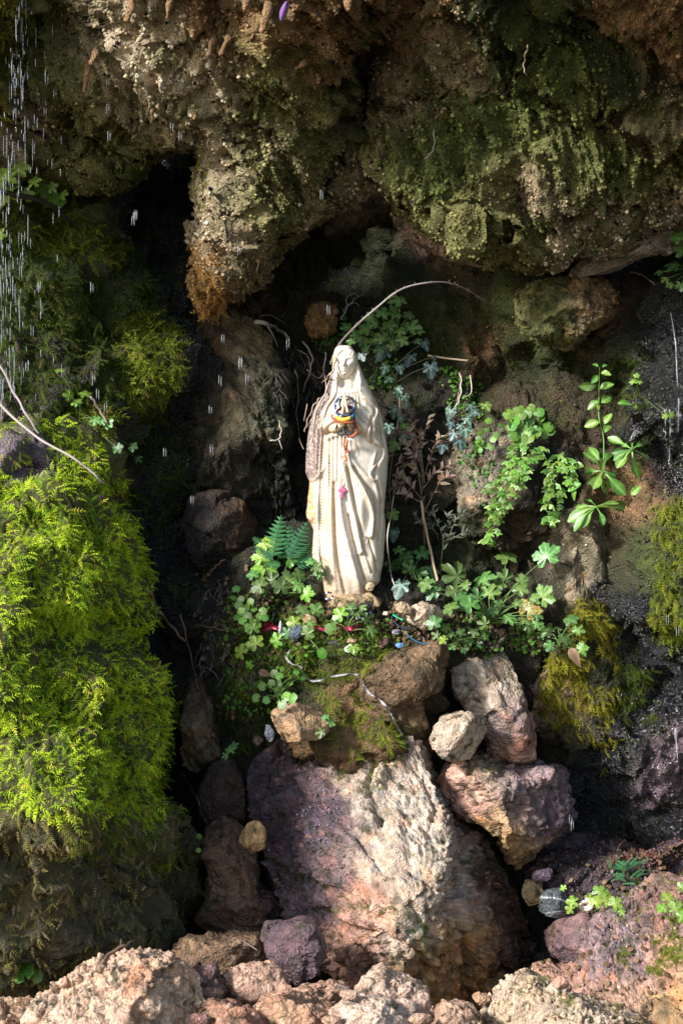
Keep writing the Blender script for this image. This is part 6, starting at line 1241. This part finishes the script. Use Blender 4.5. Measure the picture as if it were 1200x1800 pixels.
# fine rootlets hanging from the ragged lip of the overhang
hr = []
for k in range(260):
    if k < 110: x, y = random.uniform(350, 470), random.uniform(400, 520)
    else:
        i = random.randrange(len(OVs)); x, y = OVs[i] + np.array([random.gauss(0, 8), -random.uniform(4, 40)])
        if not -20 < x < 1220: continue
    p = at(x, y, .008); L = random.uniform(.01, .035); d_ = np.array([random.gauss(0, .006), -random.uniform(0, .012), -L])
    if p[1] > .6: continue
    hr.append(tube(np.array([p, p + d_ * .5 + np.array([random.gauss(0, .004), -.004, 0]), p + d_]), [.0010, .0003], 3))
V, F = join(hr); c = flat_col(V, (0.2, .13, .07)); c[:, :3] *= np.clip(1 + .9 * fbm(V * 20, 3, 405), .2, 2)[:, None]
obj('hanging_rootlets', V, F, M_STEM, c, kind='stuff')
# tufa drips hanging off the overhang lip: part of the overhang
for i, (x0, y0, x1, y1, r) in enumerate(((300, -20, 293, 30, 6), (412, 45, 388, 92, 7), (378, 55, 366, 98, 6), (475, -5, 462, 52, 9), (155, 85, 149, 160, 6), (172, 80, 160, 112, 7), (556, 128, 560, 144, 5), (545, 100, 522, 120, 5), (342, 196, 341, 208, 4), (268, 190, 265, 202, 3), (436, -20, 430, 16, 9), (232, -10, 224, 34, 8), (610, -10, 612, 14, 8))):
    Y = depth_min((x0 + x1) / 2, (y0 + y1) / 2, 8) - .02; P = [W(x0, y0, Y + .05), W((x0 + x1) / 2 + 2, (y0 + y1) / 2, Y - .01), W(x1, y1, Y - .02)]
    V, F = capsule(P, np.array([r * 1.15, r, r * .62]) * S * .8, 12)
    nn = vnorm(V, F); V = V + nn * (fbm(V * 60, 4, 402) * .010)[:, None]; c = flat_col(V, (0.24, .14, .065)); c[:, :3] *= (1 + .5 * fbm(V * 60, 3, 403))[:, None]
    obj('tufa_drip', V, tris(F), M_TUFA, c, overhang)
# a purple petal stuck on the lip
a = np.linspace(0, 1, 8); V = []; yv = depth_min(498, 18, 8) - .03
for u in a:
    w = 7 * math.sin(math.pi * (.06 + .88 * u)) ** .8
    for s in (-1, 0, 1): V.append(W(494 + 10 * (1 - u) + s * w, 2 + 34 * u, yv - .01 * (1 - s * s) + .01 * u))
c = flat_col(np.array(V), (.24, .12, .34))
obj('petal', np.array(V), grid_faces(3, 8)[:, ::-1], M_MOSS, c, None, True, V[10], label='purple flower petal stuck under the top lip of the overhang', category='petal')

# ------------------------------------------------------------------ rosaries and bracelets on the praying hands
def ell(cx, cy, rx, ry, tilt=0, a0=0, a1=360, dep=62, amp=9, n=40):
    t = np.radians(np.linspace(a0, a1, n)); c, s = math.cos(math.radians(tilt)), math.sin(math.radians(tilt))
    x = rx * np.cos(t); y = ry * np.sin(t)
    return np.stack([cx + x * c - y * s, cy + x * s + y * c, dep + amp * np.sin(t)], 1)     # photo px and px towards the viewer; y grows downwards
def w3(E): return SW(E[:, 0], E[:, 1], E[:, 2])
SPH, SPF = cube_sphere(3); SPM = {}
def beads(parent, E, r, mats, step_px, name='bead'):
    L = np.concatenate([[0], np.cumsum(np.linalg.norm(np.diff(E, axis=0), axis=1))]); n = max(1, int(L[-1] / step_px))
    for k in range(n + 1):
        u = k * step_px; e = np.array([[np.interp(u, L, E[:, j]) for j in range(3)]]); m = mats[k % len(mats)]
        key = (m.name, r)
        if key not in SPM: SPM[key] = mesh_data('bead', SPH * r * S, SPF, m)
        o = link(name, SPM[key], parent); o.location = Vector(w3(e)[0]) - parent.location
def cord(parent, E, r, mat, name='cord', closed=False):
    V, F = tube(w3(E), r * S, 6, not closed); obj(name, V, tris(F), mat, None, parent)
BLK = plain('black_cord', (.012, .013, .018), .45); NAVY = plain('navy_bead', (.02, .03, .09), .25); TEAL = plain('teal_bead', (.02, .11, .19), .35); ORB = plain('orange_wood', (.40, .09, .03), .5, con=.2); YEL = plain('yellow_rubber', (.6, .40, .03), .5)
BLU = plain('blue_rubber', (.03, .14, .33), .5); CRI = plain('crimson', (.3, .015, .05), .45); WHB = plain('white_bead', (.75, .72, .68), .3); PINK = plain('pink_wood', (.42, .10, .2), .5, con=.15); GLD = plain('old_metal', (.45, .33, .22), .4, metal=.7)
def bracelet(label, E, loc=None):
    return thing('bracelet', tuple(w3(E[:1])[0]), label, 'bracelet', 'bracelets on the praying hands')
E = ell(610.5, 715, 13.5, 15.5, -18, dep=60, amp=16); b1 = bracelet('black cord bracelet looped round the fingertips', E); cord(b1, E, 1.5, BLK, closed=True)
E = ell(606, 717, 17.5, 18, 0, 20, 340, dep=58, amp=18); b2 = bracelet('navy blue bead bracelet hanging round the fingers', E); beads(b2, E, 1.9, [NAVY], 3.4)
E = ell(601, 719, 11, 17, 8, 40, 300, dep=61, amp=15); b3 = bracelet('teal bead bracelet with one white square bead', E); beads(b3, E, 1.7, [TEAL, TEAL, NAVY, TEAL, WHB], 3.2)
# flat tricolour rubber band
E = ell(607, 730, 17.5, 11, -14, dep=64, amp=13, n=61); b4 = bracelet('flat yellow, blue and red rubber wristband', E)
def band(parent, E, h, mat, name):
    A = E.copy(); A[:, 1] -= h / 2; Bm = E.copy(); Bm[:, 1] += h / 2; In = E.copy(); In[:, 2] -= 1.4; A2 = In.copy(); A2[:, 1] -= h / 2; B2 = In.copy(); B2[:, 1] += h / 2
    V = np.vstack([w3(q) for q in (A, Bm, B2, A2)]); n = len(E); i = np.arange(n - 1); F = np.vstack([np.stack([i + a_ * n, i + 1 + a_ * n, i + 1 + b_ * n, i + b_ * n], 1) for a_, b_ in ((0, 1), (1, 2), (2, 3), (3, 0))])
    obj(name, V, F, mat, None, parent)
band(b4, E[12:31], 6.5, YEL, 'yellow_band'); band(b4, np.vstack([E[52:61], E[1:12]]), 6.5, BLU, 'blue_band'); band(b4, E[30:53], 6, CRI, 'red_band')
E = ell(603, 738, 20, 8.5, 10, -10, 190, dep=62, amp=16); b5 = bracelet('orange wooden bead bracelet around the wrists', E); beads(b5, E, 2.3, [ORB], 4.1)
E = ell(600, 757, 9.5, 11, 12, dep=62, amp=5); b6 = bracelet('plain black cord ring hanging below the wrists on the left', E); cord(b6, E, 1.4, BLK, closed=True)
E = ell(611, 758, 8, 9.5, -8, dep=63, amp=4); b7 = bracelet('plain black cord ring hanging below the wrists on the right', E); cord(b7, E, 1.4, BLK, closed=True)
E = np.array([(622, 733, 66), (623, 745, 66), (622.5, 756, 64.)]); cord(b1, E, 1.2, BLK, 'cord_end')
# rosary: loop, double strand, chain and cross
t = thing('rosary', tuple(SW(612, 748, 64)), 'orange wooden rosary with a pink cross hanging down the robe', 'rosary')
beads(t, ell(618, 759, 8.5, 11.5, 15, -150, 110, dep=64, amp=3), 2.5, [ORB], 4.2)
zc = 54
strand = np.array([(613, 769, 62), (610, 778, 59), (608.5, 790, zc), (607, 800, zc), (608.5, 808, zc - 2.)]); beads(t, strand, 2.3, [ORB], 4.0)
strand2 = np.array([(606, 772, 61), (604, 784, 58), (606, 794, zc), (612, 796, zc), (611, 803, zc), (608, 810, zc - 2.)]); beads(t, strand2, 2.2, [ORB], 4.0)
beads(t, np.array([(607, 812, zc - 2), (605.5, 824, zc - 3), (604, 836, zc - 4), (605, 844, zc - 4.)]), 1.7, [ORB, GLD, GLD], 8)
cord(t, np.array([(608, 808, zc - 2), (606, 818, zc - 2), (604.5, 832, zc - 3), (604.5, 845, zc - 4), (602.5, 858, zc - 4.)]), .6, GLD, 'chain')
beads(t, np.array([(604, 848, zc - 3), (605, 851, zc - 3.)]), 2.3, [WHB], 3)
Bx, Fx = cube_sphere(4)
def slab(cx, cy, dpx, hx, hy, hz, ang=0, p=.25):
    v = np.sign(Bx) * np.abs(Bx) ** p; v /= np.abs(v).max(0); ca_, sa_ = math.cos(math.radians(ang)), math.sin(math.radians(ang))
    x = v[:, 0] * hx; y = v[:, 2] * hy; return SW(cx + x * ca_ - y * sa_, cy - (x * sa_ + y * ca_), dpx - v[:, 1] * hz), Fx
V, F = join([slab(601, 866, zc - 1, 2.7, 10.5, 1.6, -6), slab(601.3, 862.5, zc - .8, 7, 2.8, 1.75, -6)])
obj('cross', V, F, PINK, None, t)
V, F = join([slab(600, 851, zc - 4, 1.2, 9, 1, -12)]); obj('medal_bar', V, F, GLD, None, t)
t2 = thing('charm', tuple(SW(618, 772, 62)), 'small white ribbon charm under the right cord ring', 'charm')
V, F = join([slab(616, 774, 62, 5, 2.2, 1.2, 20), slab(622, 771, 62, 3, 1.8, 1.2, -25)]); obj('ribbon_bow', V, F, WHB, None, t2)

# ------------------------------------------------------------------ offerings on the ledge
def ribbon(name, label, path, w, mat, off=.012, twist=1.0, Yset=None):
    P = smooth_poly(path, 8, False); n = len(P); Y = np.array([depth_min(x, y, 5) for x, y in P]) - off
    if Yset is not None: Y = np.interp(np.linspace(0, 1, n), np.linspace(0, 1, len(Yset)), Yset)
    for _ in range(4): Y[1:-1] = (Y[:-2] + 2 * Y[1:-1] + Y[2:]) / 4
    c = W(P[:, 0], P[:, 1], Y); T = np.gradient(c, axis=0); T /= np.linalg.norm(T, axis=1, keepdims=True); up = np.array([0, -.35, .94])
    V = []
    for k in range(n):
        a_ = np.cross(T[k], up); b_ = np.cross(a_, T[k]); b_ /= np.linalg.norm(b_) + 1e-9; a_ /= np.linalg.norm(a_) + 1e-9
        th_ = twist * math.sin(k * .35 + path[0][0]); wd = b_ * math.cos(th_) + a_ * math.sin(th_)
        for s in (-1, 1):
            V.append(c[k] + wd * s * w * S / 2)
    V = np.array(V); nrm = np.cross(T, np.array([0, 0, 1.])); V2 = V + np.repeat(np.array([[0, .0006, 0]]), len(V), 0)
    F = grid_faces(2, n); m = len(V); Va = np.vstack([V, V2]); i = np.arange(n - 1) * 2
    Fa = np.vstack([F, F[:, ::-1] + m, np.stack([i, i + 2, i + 2 + m, i + m], 1), np.stack([i + 1, i + 1 + m, i + 3 + m, i + 3], 1)])
    obj(name, Va, Fa, mat, None, None, True, c[0], label=label, category='ribbon')
SATIN = plain('crimson_satin', (.28, .012, .045), .35, .6, con=.3, bs=60); SILV = plain('silver_ribbon', (.22, .20, .2), .45, .6, con=.25, bs=80); SILVG = plain('grey_ribbon', (.22, .2, .2), .35, .6, con=.3, bs=80)
ribbon('ribbon', 'crimson ribbon lying along the front of the statue plinth', [(545, 1098), (556, 1102), (572, 1106), (590, 1098), (605, 1102), (620, 1105), (634, 1096)], 8, SATIN, .03, .5)
ribbon('ribbon', 'knotted crimson ribbon end left of the blue stone', [(458, 1112), (462, 1100), (474, 1097), (484, 1100), (496, 1108), (480, 1103), (466, 1106), (456, 1110)], 7, SATIN, .03, .6)
ribbon('ribbon', 'silver ribbon curling across the mossy ledge below the statue', [(510, 1142), (502, 1154), (512, 1166), (528, 1172), (534, 1186), (545, 1196), (560, 1196), (575, 1190), (595, 1187), (612, 1184), (628, 1186)], 4, SILV, .022, .7)
ribbon('ribbon', 'grey ribbon tail hanging down onto the largest boulder', [(628, 1186), (638, 1204), (648, 1218), (662, 1226), (676, 1240), (688, 1258), (698, 1278), (708, 1294)], 5, SILVG, .02, .9)
ribbon('ribbon', 'small green ribbon scrap behind the cream broken stone', [(690, 1080), (700, 1086), (708, 1090)], 4, plain('green_ribbon', (.02, .3, .14), .4), .02, .4)
def pebble(name, label, cat, cx, cy, rx, ry, col, seed, wet=.3, off=.012, n=18, ang=0, group='small stones on the ledge', sharp=10):
    a_ = np.linspace(0, 2 * math.pi, 12, endpoint=False); rr = np.random.default_rng(seed).uniform(.85, 1.12, 12); ca_, sa_ = math.cos(math.radians(ang)), math.sin(math.radians(ang))
    o = [(cx + rx * r_ * math.cos(q) * ca_ - ry * r_ * math.sin(q) * sa_, cy + rx * r_ * math.cos(q) * sa_ + ry * r_ * math.sin(q) * ca_) for q, r_ in zip(a_, rr)]
    return stone(name, o, depth_min(cx, cy, 8) - off, min(rx, ry) * S * .8, label, cat, pal(col, tuple(min(.8, v * 1.3) for v in col), None, 60), n=n, cuts=sharp, cut_d=.75, rough=(.003, .0015), seed=seed, group=group, wet=wet, surf=False, hor=30)
pebble('stone', 'blue grey upright pebble left of the statue plinth', 'stone', 519, 1113, 9, 15, (0.07, .09, .12), 61, .5, ang=25)
pebble('stone', 'tan triangular stone chip behind the blue grey pebble', 'stone', 545, 1090, 14, 9, (0.42, .28, .15), 62, .2, ang=30)
pebble('stone', 'brown stone half under the large ivy leaf', 'stone', 708, 1070, 17, 10, (0.32, .23, .14), 63, .2, ang=25, off=.03)
pebble('stone', 'small round brown nut like stone on the front of the ledge', 'stone', 675, 1128, 8, 8, (0.12, .055, .05), 64, .4)
pebble('stone', 'tiny cream stone beside the statue foot', 'stone', 677, 1078, 5, 4, (0.5, .4, .3), 65)
pebble('stone', 'white pebble on the mossy front of the ledge', 'stone', 614, 1141, 9, 6, (0.72, .70, .66), 66, .4, ang=15)
pebble('stone', 'pale lilac pebble lying on the clover', 'stone', 697, 1111, 8, 4, (0.4, .38, .44), 67, .4)
pebble('stone', 'crumpled blue scrap at the ledge edge', 'scrap', 702, 1134, 8, 4, (0.12, .25, .48), 68, .3, group=None)
pebble('stone', 'flat dark slate chip in the moss', 'stone', 586, 1130, 10, 3, (0.06, .065, .08), 69, .5)
pebble('stone', 'pink tan chip above the white pebble', 'stone', 619, 1126, 8, 4, (0.5, .3, .2), 70)
pebble('stone', 'dark brown chip between the flat reddish stone and the boulder', 'stone', 512, 1322, 16, 13, (0.03, .02, .018), 71, .5, off=.03)
pebble('stone', 'grey slate edge under the flat reddish stone', 'stone', 474, 1290, 8, 16, (0.10, .10, .13), 72, .5, off=.03, ang=-20)
pebble('stone', 'small round brown stone in the dead grass', 'stone', 454, 1302, 9, 9, (0.2, .13, .09), 73, .3)
pebble('stone', 'black bead sized stone on the tall leaning stone', 'stone', 851, 1268, 5.5, 6, (0.012, .012, .012), 74, .6, off=.006)
pebble('stone', 'purplish stone at the left end of the dark red ledge', 'stone', 955, 1538, 18, 12, (0.16, .11, .14), 75, .6, off=.04, ang=-15)
pebble('stone', 'reddish pebble in the dark hollow', 'stone', 985, 1728, 14, 12, (0.35, .18, .13), 76, .4, off=.08)
for i, (x, y, rx, ry, cl, lab) in enumerate(((375, 1745, 18, 10, (.3, .17, .12), 'small pink chip beside the orange pink boulder'), (500, 1738, 16, 9, (.35, .2, .13), 'pink chip under the purple angular stone'), (612, 1748, 16, 9, (.42, .28, .2), 'pale chip between the reddish stone and the wedge'), (738, 1792, 18, 10, (.4, .25, .17), 'salmon chip right of the wedge shaped stone'), (420, 1780, 18, 10, (.32, .16, .1), 'rust coloured chip at the bottom edge'), (582, 1795, 18, 9, (.36, .22, .15), 'tan chip by the short stick end'), (350, 1792, 16, 11, (.2, .1, .08), 'dark red chip at the foot of the orange pink boulder'), (845, 1755, 16, 10, (.34, .2, .12), 'ochre chip in the corner under the largest boulder'))):
    pebble('stone', lab, 'stone', x, y, rx, ry, cl, 90 + i, .3, .02, group='stone chips at the front edge', sharp=14)
# brown dead leaf, snail shell, candle stub, bead bracelets on the ground
t = thing('dead_leaf', tuple(at(1007, 1150, .03)), 'curled brown dead leaf under the small right geranium', 'leaf'); leaf(t, LANB, 1000, 1140, 70, -60, .04, (-.2, -.8, .4), .1, 'blade', None, 1.4)
t = thing('dead_leaf', tuple(at(460, 1185, .02)), 'brown dead leaf on the clover of the left ledge', 'leaf'); leaf(t, LANB, 455, 1180, 44, -20, .03, (-.2, -.8, .4), .1, 'blade', None, 1.5)
cv = w3(np.array([(493, 1112, 0), (493.5, 1104, 0), (494, 1096, 0), (494, 1089, 0.)])); yv = depth_min(494, 1102, 8) - .03; cv[:, 1] = yv
t = thing('candle_stub', tuple(cv[0]), 'small grey candle stub standing in the moss beside the ribbon knot', 'candle'); V, F = tube(cv, np.array([.0042, .0042, .0036, .0012]), 10); obj('wax', V, tris(F), plain('wax', (.42, .42, .42), .5), None, t)
V, F = tube(np.array([cv[-1], cv[-1] + [0.0005, 0, .004]]), .0006, 5); obj('wick', V, tris(F), BLK, None, t)
def ground_loop(label, cx, cy, rx, ry, mats, r=2.0, cordm=None, off=.02, tilt=0, a0=0, a1=360, cat='bracelet'):
    E = ell(cx, cy, rx, ry, tilt, a0, a1, 0, 0); Y = np.array([depth_min(x, y, 4) for x, y in E[:, :2]]); Y = np.median(Y) - off - .35 * (E[:, 1] - cy) * S
    Pw = W(E[:, 0], E[:, 1], Y); t = thing('bracelet', tuple(Pw[0]), label, cat, None)
    if cordm: V, F = tube(Pw, r * S, 6); obj('cord', V, tris(F), cordm, None, t)
    else:
        L = np.concatenate([[0], np.cumsum(np.linalg.norm(np.diff(Pw, axis=0), axis=1))])
        for k in range(int(L[-1] / (r * 1.9 * S))):
            u = k * r * 1.9 * S; m = mats[k % len(mats)]; key = (m.name, r)
            if key not in SPM: SPM[key] = mesh_data('bead', SPH * r * S, SPF, m)
            o = link('bead', SPM[key], t); o.location = Vector([np.interp(u, L, Pw[:, j]) for j in range(3)]) - t.location
    return t
ground_loop('black and white bead bracelet lying at the statue foot', 632, 1080, 24, 7, [BLK, NAVY, WHB], 3.2, off=.03, tilt=4)
ground_loop('black cord bracelet curled at the statue foot', 642, 1068, 15, 7, None, 1.6, BLK, .03)
ground_loop('dark bead bracelet under the cream broken stone', 706, 1093, 20, 9, [NAVY, BLK], 2.2, off=.02, tilt=32, a0=10, a1=200)
ground_loop('thin black cord loop in the moss left of the candle', 474, 1078, 7, 16, None, 1.3, BLK, .03, 0, -100, 90)
ground_loop('dark charm bracelet half buried left of the plinth', 578, 1048, 6, 7, [NAVY, WHB, BLK], 2.0, off=.025)
ground_loop('turquoise cord trailing behind the clover right of the plinth', 735, 1120, 22, 8, None, 1.2, TEAL, .02, 25, 0, 160)
t_ = np.linspace(0, 4.5 * math.pi, 50); r_ = 2 + 9 * t_ / t_.max()
yv = depth_min(1027, 1590, 8) - .06; V, F = tube_r(np.stack([W(1027 + 0 * t_, 1590, yv)[:, 0] + r_ * np.cos(t_) * S * 1.1, yv - .0006 * t_, W(1027, 1590 + 0 * t_, yv)[:, 2] + r_ * np.sin(t_) * S * .8], 1), np.linspace(.8, 4.2, 50) * S, 8)
c = flat_col(V, (.35, .2, .13)); c[:, :3] = lerp(c[:, :3], np.array((.6, .5, .4))[None], (np.sin(np.arctan2(V[:, 2], V[:, 0]) * 3) > .4))
obj('snail_shell', V, tris(F), M_STEM, c, None, True, V[0], label='small banded snail shell among the bright seedlings', category='snail shell')
# ------------------------------------------------------------------ falling drops (water, real elongated drops)
m_, nt_, b_ = new_mat('water'); b_.inputs['Base Color'].default_value = (.9, .95, 1, 1); b_.inputs['Roughness'].default_value = .08; b_.inputs['IOR'].default_value = 1.33; b_.inputs['Transmission Weight'].default_value = .8; b_.inputs['Specular IOR Level'].default_value = 1.0
a_ = np.linspace(0, 2 * math.pi, 6, endpoint=False); prof = [(-1, .02), (-.7, .55), (-.2, .9), (.35, 1), (.8, .6), (1, .02)]
DV = np.array([(r * math.cos(q), r * math.sin(q), z) for z, r in prof for q in a_]); i = (np.arange(5)[:, None] * 6 + np.arange(6)[None]).ravel(); j = (np.arange(5)[:, None] * 6 + (np.arange(6)[None] + 1) % 6).ravel(); DF = np.stack([i, j, j + 6, i + 6], 1)
dl = []
for k in range(210):
    y = random.uniform(-20, 720); x = random.gauss(38 - y * .045, 10 + 6 * (y > 200)); dl.append((x, y, random.choice((random.uniform(3, 8), random.uniform(8, 24))), random.uniform(.7, 1.7), random.uniform(-.5, -.2)))
for k in range(60): dl.append((random.uniform(10, 110), random.uniform(0, 700), random.uniform(5, 12), random.uniform(.8, 1.6), random.uniform(-.4, -.1)))
for x, y in ((78, 195), (95, 165), (80, 140), (188, 145), (235, 380), (237, 376), (421, 635), (420, 640), (432, 666), (370, 790), (336, 878), (163, 668), (170, 692), (184, 716), (46, 645), (66, 505), (160, 505), (68, 505), (315, 240), (300, 222), (188, 190), (418, 440), (385, 668), (368, 720), (1000, 1440), (390, 595), (575, 545), (504, 605), (55, 580), (1188, 1110), (1170, 1090), (1185, 1290), (232, 388), (190, 240), (563, 342), (288, 795), (1003, 1452)):
    dl.append((x, y, random.uniform(7, 11), random.uniform(1.2, 1.9), -.25)); dl.append((x + 4, y + random.uniform(-3, 3), random.uniform(6, 10), 1.2, -.26))
Vs_, Fs_, k = [], [], 0
for x, y, L, r, Y in dl:
    Vs_.append(DV * np.array([r * .36, r * .36, L * 1.0]) * S + W(x, y, Y)); Fs_.append(DF + k); k += len(DV)
obj('falling_water', np.vstack(Vs_), np.vstack(Fs_), m_, None, kind='stuff')
# thin trickles down the wet right wall
tr = []
for path in ([(1178, 550), (1186, 600), (1188, 640), (1190, 680)], [(1176, 720), (1177, 760), (1175, 810)], [(1168, 720), (1169, 770)], [(1192, 700), (1191, 760)], [(1186, 1280), (1190, 1340)]):
    tr.append(tube(np.array([at(x, y, .012) for x, y in smooth_poly(path, 5, False)]), [.0016, .0009], 5))
V, F = join(tr); obj('water_trickle', V, F, m_, None, kind='stuff')
# cobweb tufts are left as thin threads
